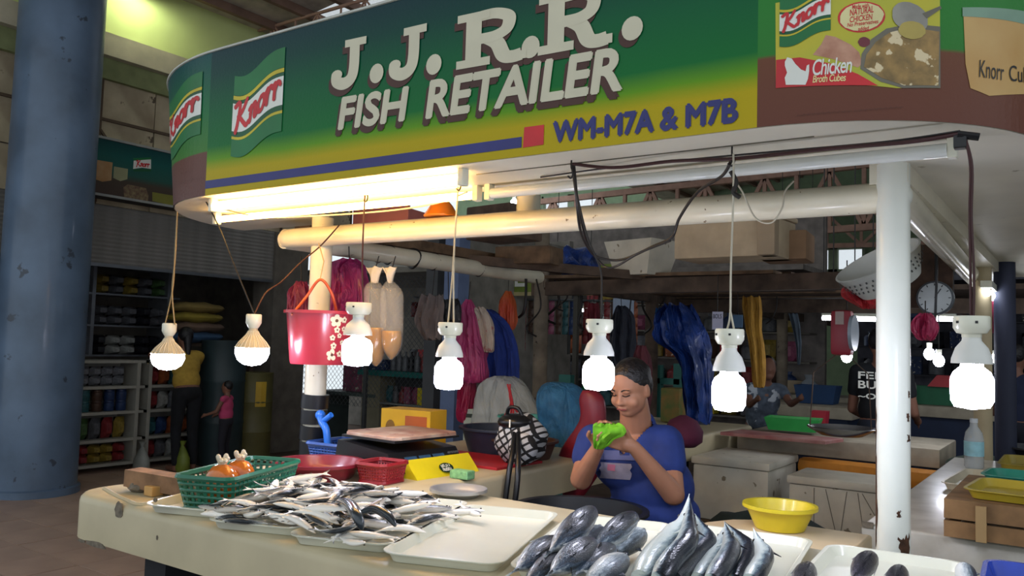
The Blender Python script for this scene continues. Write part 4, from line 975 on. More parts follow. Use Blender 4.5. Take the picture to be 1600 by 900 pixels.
# weighing scale: yellow base plate, black body with key blocks, stained pan
def sc_(x, y, z): return Vector((x, y, z))
ws = thing('weighing_scale', 'black digital weighing scale with stained flat pan and yellow front plate', 'scale', (-2.53, 2.86, TZ), radians(86), world=False)
ym = plain('#d8c81f', 0.4, coat=0.2)
part('front_plate', MB().add([(-.20, -.27, 0), (.19, -.27, 0), (.19, -.20, .075), (-.20, -.20, .075), (-.20, -.14, 0), (.19, -.14, 0)], [(0, 1, 2, 3), (0, 3, 4), (1, 5, 2), (3, 2, 5, 4), (0, 4, 5, 1)]), ym, ws)
ov = fit(MB().add([(cos(2*pi*k/20)*.5, sin(2*pi*k/20)*.5, 0) for k in range(20)], [tuple(range(20))]), .085, .050)
P_ = Matrix.Translation((-.045, -.2625, .012)) @ Matrix.Rotation(radians(47), 4, 'X')
bd = part('badge', MB().add([(p.x, p.y, .003) for p in ov.v], ov.f, P_), plain('#16331f', 0.4), ws)
gl = {'U': [(0, 1), (0, 0), (1, 0), (1, 1)], 'n': [(0, 0), (0, 1), (1, 1), (1, 0)], 'J': [(1, 1), (1, 0), (0, 0)], 'I': [(.5, 0), (.5, 1)], 'o': [(0, 0), (0, 1), (1, 1), (1, 0), (0, 0)], 'A': [(0, 0), (0, 1), (1, 1), (1, 0)]}
for row, yy in (('UnJII', .028), ('nUoAI', .009)):
    gm_ = MB()
    for q_, ch_ in enumerate(row):
        for (a_, b_), (c_, d_) in zip(gl[ch_], gl[ch_][1:]): gm_.bar((.016+.0115*q_+a_*.007, yy+b_*.013, .0042), (.016+.0115*q_+c_*.007, yy+d_*.013, .0042), .0026, .0008)
    part('badge_lettering', MB().add(gm_.v, gm_.f, P_), m_white, ws)
part('body', MB().add([(-.25, -.20, .02), (.17, -.20, .02), (.17, -.14, .10), (-.25, -.14, .10), (-.25, .20, .02), (.17, .20, .02), (.17, .18, .13), (-.25, .18, .13)], [(0, 1, 2, 3), (3, 2, 6, 7), (7, 6, 5, 4), (0, 3, 7, 4), (1, 5, 6, 2), (0, 4, 5, 1)]), m_black, ws)
for k in range(3):
    part('display', MB().box((-.14+.085*k, -.172, .063), (0.07, 0.004, 0.036), Matrix.Identity(4)).mapv(lambda p: Vector((p.x, p.y+(p.z-.063)*.75-.004, p.z))), mat('lcd_blue', '#31506e', 0.15, coat=0.4), ws)
for k in range(12):
    part('key', MB().box((.105+.016*(k % 4), -.188+.013*(k//4), .045+.017*(k//4)), (0.011, 0.012, 0.008)), mat('key_grey', '#55565a', 0.5), ws)
part('pan_frame', MB().span((-.22, -.15, .14), (.18, .19, .15)), m_black, ws)
part('pan', slab([(-.21+.03, -.15), (.19-.03, -.15), (.19, -.12), (.19, .17), (.16, .20), (-.18, .20), (-.21, .17), (-.21, -.12)], .150, .165, .006), mat('stained_pan', '#b5a594', 0.4, var=0.3, scale=9, col2='#87503f', spots='#6d2a20', spot_scale=14, spot_th=0.62), ws, smooth=40)
for (x, y) in ((-.2, -.15), (.14, -.15), (-.2, .15), (.14, .15)): part('foot', MB().lathe([(.018, 0), (.018, .024)], 10, Matrix.Translation((x, y, 0))), m_black, ws)
g = AZ(722, 748, TZ); solo('sponge', MB().box((g.x, g.y, TZ+.019), (0.095, 0.055, 0.036), Matrix.Identity(4), .006), mat('green_sponge', '#7fb57c', 0.95, var=0.2, scale=60, bump=0.5), 'pale green sponge on the edge of the left counter', 'sponge')
basin('wash_basin', 'dark blue-black basin behind the weighing scale', Vector((-2.55, 3.62, TZ)), 0.21, 0.13, plain('#23293a', 0.4), 0.8, 0.015)
basin('wash_basin', 'teal plastic tub under the hanging pink bag', Vector((-2.72, 4.10, TZ)), 0.15, 0.15, plain('#3f9c8a', 0.4), 0.85, 0.012, cat='tub')
basin('wash_basin', 'brown basin stacked low behind the scale', Vector((-2.35, 3.55, TZ)), 0.16, 0.09, plain('#4a3430', 0.5), 0.8, 0.012)
sfl = AZ(510, 745, TZ); solo('red_tray', slab([(-2.75, 3.10), (-2.2, 3.10), (-2.18, 3.45), (-2.75, 3.45)], TZ, TZ+.012, .004), plain('#a3222d', 0.4), 'flat red plastic sheet under the scale', 'sheet')
bx_ = thing('carton', 'yellow printed carton behind the blue basket', 'carton', (-2.88, 3.30, TZ), radians(8), world=False)
part('box', MB().box((0, 0, .11), (0.30, 0.16, 0.22), None, .003), mat('carton_yellow', '#d2a51d', 0.6, var=0.1), bx_)
part('printed_panel', MB().span((0.0, -.0815, .04), (.13, -.0805, .19)), mat('carton_orange', '#b35a25', 0.6), bx_)
part('printed_panel', MB().prism([(-.09+.03*cos(2*pi*k/14), .12+.045*sin(2*pi*k/14)) for k in range(14)], .001, Matrix(((1, 0, 0, 0), (0, 0, 1, -.0818), (0, 1, 0, 0), (0, 0, 0, 1)))), plain('#7d5a1c', 0.6), bx_)
# backpack: round patterned body with black straps hanging over the counter edge
bk = thing('backpack', 'black and white checked backpack slumped on the counter edge', 'backpack', (-2.22, 3.32, TZ))
def check_mat():
    m = bpy.data.materials.new('checked_fabric'); m.use_nodes = True; nt = m.node_tree; b = nt.nodes['Principled BSDF']
    tc = nt.nodes.new('ShaderNodeTexCoord'); br = nt.nodes.new('ShaderNodeTexBrick'); br.offset = 0.0; br.inputs['Scale'].default_value = 14; br.inputs['Mortar Size'].default_value = 0.08
    br.inputs['Brick Width'].default_value = 0.5; br.inputs['Row Height'].default_value = 0.45
    mp = nt.nodes.new('ShaderNodeMapping'); mp.inputs['Rotation'].default_value = (radians(90), 0, radians(35)); nt.links.new(tc.outputs['Object'], mp.inputs[0]); nt.links.new(mp.outputs[0], br.inputs['Vector'])
    br.inputs['Color1'].default_value = lin('#b9bcc0'); br.inputs['Color2'].default_value = lin('#9ea2a6'); br.inputs['Mortar'].default_value = lin('#121214')
    nt.links.new(br.outputs['Color'], b.inputs['Base Color']); b.inputs['Roughness'].default_value = 0.8; return m
m_chk = check_mat()
bb = part('body', MB().sphere((-2.22, 3.32, TZ+.12), (0.125, 0.12, 0.125), 24, 14).mapv(lambda p: p+Vector((.008*sin(p.z*60), .008*sin(p.x*50), .006*sin(p.y*40)))), m_chk, bk, smooth=True)
part('top_flap', MB().sphere((-2.23, 3.28, TZ+.205), (0.085, 0.085, 0.04), 18, 8), m_black, bk, smooth=True)
part('pocket', MB().sphere((-2.15, 3.23, TZ+.09), (0.075, 0.06, 0.075), 18, 10), m_chk, bk, smooth=True)
part('zip_pull', MB().box((-2.20, 3.192, TZ+.205), (0.006, 0.005, 0.035)), m_white, bk)
for dx in (0.0, 0.05):
    part('strap', MB().tube(bez([(-2.19+dx*.4, 3.22, TZ+.16), (-2.13+dx*.6, 3.12, TZ+.09), (-2.11+dx, 3.06, TZ-.02), (-2.11+dx, 3.03, TZ-.22), (-2.10+dx, 3.02, TZ-.36)], 5), 0.013, 8), m_black, bk, smooth=True)
part('handle', MB().tube(bez([(-2.28, 3.28, TZ+.23), (-2.26, 3.27, TZ+.27), (-2.21, 3.27, TZ+.27), (-2.19, 3.28, TZ+.23)], 5), 0.009, 8), m_black, bk, smooth=True)

# ================================================================ PEOPLE
def bake(o):
    dg = bpy.context.evaluated_depsgraph_get(); me = bpy.data.meshes.new_from_object(o.evaluated_get(dg)); o.modifiers.clear(); o.data = me
    me.polygons.foreach_set('use_smooth', [True]*len(me.polygons)); return o
def cut(o, test):      # drop the faces whose centre (world of its parent) passes the test
    bm = bmesh.new(); bm.from_mesh(o.data); g = ORG.get(o.name, Vector((0, 0, 0)))
    bmesh.ops.delete(bm, geom=[f for f in bm.faces if test(f.calc_center_median()+g)], context='FACES'); bm.to_mesh(o.data); bm.free()

# ---- the vendor
HC = AY(985, 607, 3.18)
SHL = AY(1040, 692, 3.30); ELL = AY(1052, 772, 3.20); WRL = AY(990, 698, 3.02)
SHR = AY(928, 690, 3.22); ELR = AY(908, 748, 3.10); WRR = AY(934, 700, 2.98)
HIP = Vector((HC.x+0.03, 3.36, 0.70)); CH = (SHL+SHR)/2+Vector((0, 0.03, -0.03)); NK = Vector(((CH.x+HC.x)/2, 3.26, HC.z-0.135))
vd = thing('person', 'vendor in a blue V-neck shirt seated behind the trays, holding a green cloth', 'person', (HIP.x, HIP.y, 0.0))
body = MB()
HM = Matrix.Translation(HC) @ Matrix.Rotation(radians(-6), 4, 'Z') @ Matrix.Rotation(radians(20), 4, 'X')
body.sphere((0, 0.010, 0.022), (0.074, 0.090, 0.092), 24, 16, HM)                 # skull
body.sphere((0, -0.020, -0.035), (0.070, 0.066, 0.072), 20, 14, HM)             # face
body.sphere((0, -0.038, -0.078), (0.040, 0.042, 0.030), 16, 10, HM)             # chin
for s_ in (1, -1):
    body.sphere((s_*0.040, -0.055, -0.035), (0.026, 0.024, 0.026), 12, 8, HM)   # cheek
    body.sphere((s_*0.074, 0.012, -0.012), (0.009, 0.018, 0.030), 10, 8, HM)    # ear
    body.sphere((s_*0.031, -0.074, 0.016), (0.018, 0.012, 0.009), 10, 6, HM)    # brow / lid
body.sphere((0, -0.094, -0.030), (0.016, 0.014, 0.012), 12, 8, HM)              # nose tip
body.sphere((0.013, -0.086, -0.033), (0.009, 0.010, 0.008), 8, 6, HM); body.sphere((-0.013, -0.086, -0.033), (0.009, 0.010, 0.008), 8, 6, HM)
body.add(*(lambda q: (q.v, q.f))(MB().capsule((0, -0.078, 0.012), (0, -0.090, -0.026), 0.008, 0.011)), HM)
body.sphere((0, -0.083, -0.058), (0.024, 0.010, 0.009), 12, 6, HM)              # lips
body.capsule(HC+Vector((0, 0.035, -0.05)), NK+Vector((0, 0.02, -.02)), 0.058, 0.070)
body.capsule(SHL+Vector((-.03, 0, -.01)), SHR+Vector((.03, 0, -.01)), 0.062, 0.062)
body.sphere(CH+Vector((0, 0, -.04)), (0.165, 0.105, 0.13), 20, 14)
body.sphere(Vector((HIP.x, HIP.y-.01, 0.86)), (0.165, 0.125, 0.16), 20, 14); body.sphere(HIP, (0.185, 0.15, 0.13), 20, 14)
for S_, E_, W_ in ((SHL, ELL, WRL), (SHR, ELR, WRR)):
    body.capsule(S_, E_, 0.060, 0.046); body.capsule(E_, W_, 0.047, 0.027)
KL = HIP+Vector((0.20, -0.42, -0.02)); KR = HIP+Vector((-0.27, -0.36, -0.02))
for K_, s_ in ((KL, 1), (KR, -1)):
    body.capsule(HIP+Vector((s_*.09, 0, -.02)), K_, 0.088, 0.062); body.capsule(K_, Vector((K_.x, K_.y+.05, 0.09)), 0.058, 0.038)
    body.capsule(Vector((K_.x, K_.y+.06, 0.045)), Vector((K_.x+s_*.02, K_.y-.10, 0.035)), 0.040, 0.030)
# hands: palm, four fingers, thumb, closing on the cloth
CL = AY(949, 684, 2.96)
def hand(W_, tgt, up, side, curl):
    d = (tgt-W_).normalized(); u = (up-up.dot(d)*d).normalized(); q = d.cross(u)*side
    pc_ = W_+d*0.045
    body.capsule(W_, W_+d*0.03, 0.026, 0.028)
    for k in range(4): body.capsule(W_+d*.02+u*(.021-.014*k), W_+d*.082+u*(.027-.018*k), 0.013, 0.011, 10)
    for k, L in enumerate((.036, .042, .039, .030)):
        a = W_+d*.082+u*(.027-.018*k); b = a+(d*cos(curl*.5)-q*sin(curl*.5))*L; c = b+(d*cos(curl)-q*sin(curl))*L*.75; e = c+(d*cos(curl*1.5)-q*sin(curl*1.5))*L*.55
        body.capsule(a, b, 0.0098, 0.0090, 8); body.capsule(b, c, 0.0090, 0.0082, 8); body.capsule(c, e, 0.0082, 0.0068, 8)
    a = W_+d*.030+u*.028; b = a+(d*.7+u*.75-q*.3).normalized()*.038; c = b+(d*.95+u*.1-q*.5).normalized()*.030
    body.capsule(a, b, 0.0125, 0.0105, 8); body.capsule(b, c, 0.0105, 0.0080, 8)
hand(WRL, CL+Vector((.01, 0, .0)), Vector((0, -.35, 1)), 1, 0.65)
hand(WRR, CL+Vector((-.02, 0, .03)), Vector((.1, -.5, 1)), -1, 0.75)
bo = part('body', body, m_skin, vd); remesh(bo, 0.0055, 3); bake(bo)
# shirt
sh = MB()
sh.sphere(CH+Vector((0, 0, -.05)), (0.185, 0.122, 0.145), 24, 16); sh.sphere(Vector((HIP.x, HIP.y-.02, 0.90)), (0.185, 0.145, 0.16), 24, 16); sh.sphere(HIP+Vector((0, -.01, .09)), (0.200, 0.16, 0.11), 24, 14)
sh.capsule(SHL+Vector((-.02, .0, 0)), SHR+Vector((.02, .0, 0)), 0.073, 0.073); sh.capsule(CH+Vector((0, .03, .02)), NK+Vector((0, .04, -.035)), 0.09, 0.078)
for s_, S_, E_ in ((1, SHL, ELL), (-1, SHR, ELR)): sh.capsule(S_, S_+(E_-S_)*0.42, 0.074, 0.070)
sh.capsule(HIP+Vector((.14, .02, .10)), HIP+Vector((.17, -.02, -.04)), 0.06, 0.05)
m_blue = mat('blue_jersey', '#22377a', 0.85, var=0.14, scale=14, bump=0.15)
so = part('shirt', sh, m_blue, vd); remesh(so, 0.007, 5); bake(so)
vn = NK.x-0.005
def vneck(p):
    top = NK.z-0.015; dz = top-p.z
    if p.y > NK.y+0.03: return p.z > NK.z+.03
    return dz < 0.125 and abs(p.x-vn) < 0.088*(1-max(0, dz)/0.125)+0.004
cut(so, vneck)
sd = so.modifiers.new('hem', 'SOLIDIFY'); sd.thickness = 0.004; sd.offset = 1
# printed patches on the shirt front
def on_shirt(pts, dy, m, nm):      # project seen points onto the shirt front by ray casting
    dg = bpy.context.evaluated_depsgraph_get(); mb = MB(); vs = []
    for (px, py) in pts:
        v = ray(px, py).normalized(); g = ORG[so.name]; hit, loc, nor, idx = so.ray_cast(EYE-g, v)
        vs.append((loc+g-v*dy) if hit else AY(px, py, 3.12))
    return vs
def patch_grid(px0, py0, px1, py1, nx, ny, dy, m, nm, wob=2.0):
    vs = []
    for j in range(ny+1):
        for i in range(nx+1):
            wx = wob*sin(j*2.3)*(1 if i in (0, nx) else 0); vs.append((px0+(px1-px0)*i/nx+wx, py0+(py1-py0)*j/ny+(py1-py0)*0.12*i/nx))
    V = on_shirt(vs, dy, m, nm); return part(nm, MB().add(V, [(j*(nx+1)+i, j*(nx+1)+i+1, (j+1)*(nx+1)+i+1, (j+1)*(nx+1)+i) for j in range(ny) for i in range(nx)]), m, so, smooth=True)
dgr = bpy.context.evaluated_depsgraph_get()
m_prt = mat('shirt_print', '#8f8ea6', 0.8, var=0.15, scale=30)
patch_grid(938, 722, 986, 747, 8, 5, 0.006, m_prt, 'print_patch'); patch_grid(936, 703, 1000, 718, 8, 4, 0.006, mat('shirt_print_dim', '#5f679b', 0.8), 'print_patch')
patch_grid(949, 725, 961, 735, 3, 3, 0.008, plain('#b56f90', 0.8), 'print_patch', 0.5)
# trousers
tr = MB().sphere(HIP+Vector((0, 0, -.02)), (0.192, 0.155, 0.125), 20, 12)
for K_, s_ in ((KL, 1), (KR, -1)):
    tr.capsule(HIP+Vector((s_*.09, 0, -.02)), K_, 0.096, 0.070); tr.capsule(K_, Vector((K_.x, K_.y+.05, 0.16)), 0.068, 0.050)
to = part('trousers', tr, mat('black_trousers', '#17161a', 0.9), vd); remesh(to, 0.012, 4); bake(to)
# hair, brows, eyes, mouth
hr = MB().sphere((0, 0.022, 0.040), (0.080, 0.092, 0.086), 24, 16, HM).sphere((0, 0.062, 0.0), (0.066, 0.060, 0.080), 20, 12, HM).sphere((0, 0.108, 0.035), (0.040, 0.036, 0.040), 16, 10, HM)
ho = part('hair', hr, m_hair, vd); remesh(ho, 0.006, 3); bake(ho)
for s_ in (1, -1):
    def F_(x, y, z): return HM @ Vector((x, y, z))
    part('eyebrow', MB().tube(bez([F_(s_*.016, -.0905, .022), F_(s_*.030, -.090, .028), F_(s_*.047, -.078, .023)], 4), [.003]*5+[.002]*4, 6), m_hair, vd, smooth=True)
    part('eyelid', MB().tube(bez([F_(s_*.015, -.0875, .003), F_(s_*.030, -.0870, -.001), F_(s_*.045, -.076, .003)], 4), .0028, 6), mat('lash', '#2a1a18', 0.6), vd, smooth=True)
part('mouth', MB().tube(bez([HM @ Vector(p) for p in ((-.022, -.088, -.059), (-.008, -.0945, -.056), (0, -.0940, -.0575), (.008, -.0945, -.056), (.022, -.088, -.059))], 4), .0034, 6), mat('lips', '#8a4a45', 0.5), vd, smooth=True)
solo('green_cloth', drape([(662, 940, 962), (667, 928, 974), (675, 926, 976), (684, 928, 960), (692, 930, 952), (701, 929, 940)], CL.y-.045, 0.03, 28, 5, 0.5, 4), mat('lime_cloth', '#6fb31f', 0.8, var=0.25, scale=25, bump=0.4), 'crumpled lime green cloth in the vendor\'s hands', 'cloth', smooth=True)
solo('stool', MB().lathe([(0.15, 0.0), (0.13, 0.50), (0.17, 0.52), (0.17, 0.565)], 20, Matrix.Translation((HIP.x, HIP.y, 0))), plain('#7c1d25', 0.5), 'dark red round stool under the seated vendor', 'stool', smooth=40)

# ---- simpler standing figures
def figure(label, base, H, face, top, bottom, hair=True, sleeve=0.4, lean=0.0, arm=((0.05, -.05, -.28), (0.05, -.05, -.28)), vox=0.014, skin=None, long_hair=False, crouch=1.0):
    t = thing('person', label, 'person', base, face, world=False)
    k = H/1.6
    def V(x, y, z): return Vector((x*k, (y-(max(0, z-0.85)*lean))*k, z*k))
    b = MB(); sh_ = MB(); pn = MB()
    hd = V(0, -.01, 1.48)
    b.sphere(hd, (.075*k, .092*k, .112*k), 18, 12).sphere(hd+Vector((0, -.092*k, -.015*k)), (.014*k, .016*k, .02*k), 8, 6).sphere(hd+Vector((0, -.03*k, -.075*k)), (.05*k, .055*k, .04*k), 12, 8)
    for s_ in (1, -1): b.sphere(hd+Vector((s_*.077*k, .01*k, -.005*k)), (.01*k, .02*k, .03*k), 8, 6)
    b.capsule(hd, V(0, .01, 1.30), .05*k, .055*k); b.capsule(V(-.13, 0, 1.28), V(.13, 0, 1.28), .055*k, .055*k)
    b.capsule(V(0, 0, 1.2), V(0, 0, .95), .092*k, .095*k); b.sphere(V(0, .01, .88), (.155*k, .115*k, .12*k), 16, 10)
    sh_.capsule(V(-.13, 0, 1.275), V(.13, 0, 1.275), .066*k, .066*k); sh_.sphere(V(0, 0, 1.15), (.165*k, .115*k, .16*k), 18, 12); sh_.sphere(V(0, 0, 1.0), (.158*k, .122*k, .15*k), 18, 12)
    pn.sphere(V(0, .01, .87), (.165*k, .125*k, .11*k), 16, 10)
    for s_, A in ((1, arm[0]), (-1, arm[1])):
        S_ = V(s_*.165, 0, 1.27); E_ = S_+Vector((s_*A[0]*k, A[1]*k, A[2]*k)); W2 = E_+Vector((-s_*.02*k, -.18*k, -.06*k)) if A[2] < -.2 else E_+Vector((0, -.22*k, .06*k))
        b.capsule(S_, E_, .046*k, .036*k); b.capsule(E_, W2, .036*k, .024*k)
        d = (W2-E_).normalized(); b.capsule(W2, W2+d*.05*k, .026*k, .030*k)
        for f in range(4): b.capsule(W2+d*.06*k+Vector((0, 0, (.02-.013*f)*k)), W2+d*(.12-.008*abs(f-1))*k+Vector((0, 0, (.018-.012*f-.02)*k)), .010*k, .008*k, 8)
        b.capsule(W2+d*.02*k+Vector((0, 0, .02*k)), W2+d*.07*k+Vector((0, 0, .045*k)), .011*k, .008*k, 8)
        sh_.capsule(S_, S_+(E_-S_)*sleeve, .058*k, .052*k)
        h_ = V(s_*.085, .01, .84); kn = V(s_*.095, -.02, .46*crouch+.0); an = V(s_*.10, .03, .07)
        b.capsule(h_, kn, .075*k, .052*k); b.capsule(kn, an, .05*k, .034*k); b.capsule(V(s_*.10, .03, .035), V(s_*.11, -.14, .03), .035*k, .028*k)
        pn.capsule(h_, kn, .086*k, .062*k); pn.capsule(kn, V(s_*.10, .03, .10), .06*k, .045*k)
    for nm, q, m in (('body', b, skin or m_skin2), ('top', sh_, top), ('trousers', pn, bottom)):
        o = part(nm, q, m, t); remesh(o, vox, 3)
    if hair:
        hb = MB().sphere(hd+Vector((0, .025*k, .03*k)), (.083*k, .088*k, .095*k), 18, 12)
        if long_hair: hb.capsule(hd+Vector((0, .07*k, 0)), hd+Vector((0, .10*k, -.2*k)), .05*k, .025*k)
        part('hair', hb, m_hair, t, smooth=True)
    return t
figure('woman in a mustard top and dark jeans reaching into the shop shelves', (-8.10, 5.52, 0), 1.56, radians(-98), mat('mustard_top', '#b08f3a', 0.9, var=0.12, scale=25), mat('dark_jeans', '#15171d', 0.9, var=0.3), lean=0.18, arm=((.03, -.2, -.08), (.03, -.16, -.16)), long_hair=True)
figure('small child in a sleeveless pink top beside the dark drums', (-7.86, 5.86, 0), 0.98, radians(-60), plain('#c2456f', 0.9), mat('child_shorts', '#23222b', 0.9), sleeve=0.05, arm=((.04, -.1, -.22), (.04, -.06, -.24)), vox=0.010)
mn = figure('man in a black lettered shirt seen from behind, half hidden by the white post', (-1.33, 7.0, 0), 1.70, radians(176), mat('black_tee', '#14171c', 0.9, var=0.2), mat('man_trousers', '#1c2330', 0.9), sleeve=0.5)
for s_, z, w_, h_ in (('FER', 1.30, .20, .055), ('BUEL', 1.225, .25, .06), ('~OA', 1.145, .20, .045)):
    tx = fit(text_mb(s_, 1, 0.02), w_, h_)
    part('shirt_lettering', MB().add([(.10-p.x+.03, .131+.006*(1.3-z), z+p.y) for p in tx.v], tx.f), m_white, mn)
figure('stallholder in a grey and white patterned shirt bending at the next counter', (-2.42, 7.45, 0), 1.45, radians(35), mat('patterned_shirt', '#5b6675', 0.9, var=0.3, scale=20, spots='#b9c0c8', spot_scale=9, spot_th=0.58), mat('far_trousers', '#20242e', 0.9), lean=0.35, arm=((.03, -.18, -.12), (.03, -.16, -.14)))
figure('distant shopper in a dusty pink shirt between the hanging goods', (-7.05, 10.4, 0), 1.50, radians(20), plain('#a5606c', 0.9), plain('#2a2a34', 0.9))
figure('distant figure in dark blue at the far right stalls', (-0.52, 8.6, 0), 1.62, radians(160), plain('#232b45', 0.9), plain('#1c1f2a', 0.9))

# ================================================================ HANGING THINGS AND LOFT
def yl(px): return AX(px, 440, -3.33).y          # where the left pipe line is crossed
def crease(m):
    if m.get('creased'): return m
    m['creased'] = 1; nt = m.node_tree; b = nt.nodes['Principled BSDF']; tc = nt.nodes.new('ShaderNodeTexCoord'); mp = nt.nodes.new('ShaderNodeMapping'); mp.inputs['Scale'].default_value = (16, 16, 5)
    nz = nt.nodes.new('ShaderNodeTexNoise'); nz.inputs['Scale'].default_value = 1.0; nz.inputs['Detail'].default_value = 6; nz.inputs['Distortion'].default_value = 1.2
    nt.links.new(tc.outputs['Object'], mp.inputs[0]); nt.links.new(mp.outputs[0], nz.inputs['Vector'])
    bp = nt.nodes.new('ShaderNodeBump'); bp.inputs['Strength'].default_value = 0.9; bp.inputs['Distance'].default_value = 0.035
    nt.links.new(nz.outputs['Fac'], bp.inputs['Height']); nt.links.new(bp.outputs['Normal'], b.inputs['Normal']); return m
def hang(name, label, cat, rows, y, depth, m, folds=6, amp=0.35, group=None, string=None, sm=True):
    crease(m)
    mb = drape(rows, y, depth, 56, folds, amp, 5, ph=random.uniform(0, 6))
    if string is None: return solo(name, mb, m, label, cat, group, smooth=sm)
    c = AY((rows[0][1]+rows[0][2])/2, rows[0][0], y)
    t = thing(name, label, cat, (c.x, y, c.z), group=group); part('cloth' if cat in ('shirt', 'cloth', 'trousers', 'towel') else 'body', mb, m, t, smooth=sm)
    part('string', MB().tube([(c.x, y, c.z-.01), AY(string[0], string[1], y)], 0.003, 5), m_wire, t); return t
# red flowered bucket
BC = AY(499, 528, 2.60); r0 = .150; r1 = .122; hB = .235
bu = thing('bucket', 'red plastic bucket with white flower print hung on the left post', 'bucket', (BC.x, 2.60, BC.z-hB/2))
z0 = BC.z-hB/2; X = Matrix.Translation((BC.x, 2.60, z0)); mred = mat('bucket_red', '#a5303f', 0.3, var=0.08, coat=0.3)
part('shell', MB().lathe([(.001, 0), (r1, 0), (r1+.004, .01), (r0, hB), (r0+.012, hB+.003), (r0+.012, hB-.01), (r0-.004, hB-.004), (r1-.004, .01), (.001, .008)], 40, X, cap=False), mred, bu, smooth=50)
fa = atan2(-2.60, -BC.x)
def bpt(a, z, off=.002): r = r1+(r0-r1)*z/hB+off; return Vector((BC.x+r*cos(a), 2.60+r*sin(a), z0+z))
def flower(a, z, r):
    mb = MB()
    for k in range(5):
        c = (a+r*.9*cos(2*pi*k/5+.3)/.135, z+r*.9*sin(2*pi*k/5+.3)); mb.add([bpt(c[0]+r*.62*cos(t)/.135, c[1]+r*.62*sin(t), .002+.0002*k) for t in [2*pi*j/10 for j in range(10)]], [tuple(range(10))])
    return mb
mfl = mat('flower_cream', '#d9cfb4', 0.5)
for (da, z, r) in ((.50, .195, .019), (.78, .20, .010), (.55, .155, .010), (.42, .12, .009), (.66, .13, .008), (.48, .085, .010), (.45, .045, .018), (.75, .05, .010), (.80, .16, .008), (.80, .10, .008)):
    f = part('flower_print', flower(fa+da, z, r), mfl, bu)
    part('flower_centre', MB().add([bpt(fa+da+r*.4*cos(t)/.135, z+r*.4*sin(t), .0042) for t in [2*pi*j/8 for j in range(8)]], [tuple(range(8))]), plain('#5c3a2a', 0.5), f)
hp = [bpt(fa-.95, hB-.02), AY(478, 465, 2.55), AY(500, 437, 2.58), AY(518, 458, 2.62), AY(526, 488, 2.66)]
part('handle', MB().tube(bez(hp, 8), .0065, 8), mat('handle_orange', '#c05434', 0.4), bu, smooth=True)
part('wire', MB().tube([AY(500, 437, 2.58), AY(506, 408, 2.62), AY(498, 380, 2.69)], .0025, 5), m_cordw, bu)
# water bags with yellow liquid
for k, (rows, lq, lb) in enumerate((([(440, 580, 590), (452, 572, 597), (480, 570, 600), (530, 572, 600), (560, 578, 596), (572, 584, 590)], 512, 'left clear water bag with yellow liquid, behind the capsule lamp'), ([(438, 606, 612), (456, 598, 626), (480, 597, 627), (530, 599, 626), (552, 604, 620), (562, 609, 613)], 517, 'right clear water bag with yellow liquid hanging under the pipe'))):
    yy = 2.95; c = AY(602, 440, yy)
    t = thing('water_bag', lb, 'bag', (c.x, yy, c.z), group='clear water bags')
    part('film', drape(rows, yy, .05, 24, 0, 0, 4), mat('bag_film', '#dfe0dc', 0.1, alpha=0.16, var=0.03), t, smooth=True)
    rl = [(lq, rows[2][1]+2, rows[2][2]-2)]+[(a, b+1.5, c_-1.5) for a, b, c_ in rows[3:]]
    part('liquid', drape(rl, yy, .045, 24, 0, 0, 4), mat('yellow_liquid', '#a87408', 0.08, alpha=0.9, var=0.15, scale=20), t, smooth=True)
    part('knot', drape([(418, rows[0][1]-8, rows[0][2]+8), (430, rows[0][1]-1, rows[0][2]+3), (442, rows[0][1], rows[0][2])], yy, .02, 16, 4, .3, 3), mat('knot_film', '#c9c2b2', 0.4), t, smooth=True)
    part('string', MB().tube([AY(rows[0][1]+5, 425, yy), AY(rows[0][1]+12, 400, yy)], .003, 5), m_wire, t)
mmag = mat('magenta_film', '#a02562', 0.35, var=0.25, scale=10, coat=0.2); mpink = mat('pink_film', '#b24672', 0.4, var=0.2, scale=8)
hang('plastic_bag', 'crumpled magenta plastic bag beside the red bucket', 'bag', [(405, 540, 552), (420, 524, 560), (445, 516, 566), (470, 514, 568), (500, 520, 560), (510, 526, 552)], 3.15, .09, mmag, 5, .5, string=(545, 385))
hang('plastic_bag', 'small wine-red bag behind the post and bucket', 'bag', [(440, 466, 476), (465, 458, 480), (500, 456, 482), (520, 460, 478)], 2.95, .05, mat('wine_film', '#7c2440', 0.4, var=0.2), 5, .4, string=(470, 400))
hang('plastic_bag', 'long magenta bag with paler base hanging left of the blue shirt', 'bag', [(468, 728, 736), (485, 722, 742), (520, 720, 750), (560, 720, 756), (590, 719, 758), (597, 722, 754)], yl(735), .09, mat('long_magenta_film', '#a33265', 0.4, var=0.18), 4, .35, string=(735, 440))
hang('plastic_bag', 'narrow crimson bag below the long magenta bag', 'bag', [(592, 722, 742), (620, 720, 740), (650, 718, 737), (660, 720, 734)], yl(730)+.1, .06, mat('crimson_film', '#a01c48', 0.4, var=0.15), 4, .3)
hang('cloth', 'pale flowered cloth hung between the magenta bag and blue shirt', 'cloth', [(480, 738, 752), (495, 740, 764), (520, 744, 770), (545, 750, 770), (550, 756, 767)], yl(755)-.08, .05, mat('flowered_cloth', '#b5a394', 0.9, var=0.1, scale=12, spots='#a9706a', spot_scale=16, spot_th=0.6), 7, .4)
hang('shirt', 'royal blue shirt draped from the pipe', 'shirt', [(484, 750, 764), (498, 752, 785), (520, 756, 800), (550, 757, 808), (585, 760, 809), (604, 762, 808)], yl(790), .07, mat('royal_blue', '#20357e', 0.9, var=0.12, scale=10), 8, .45)
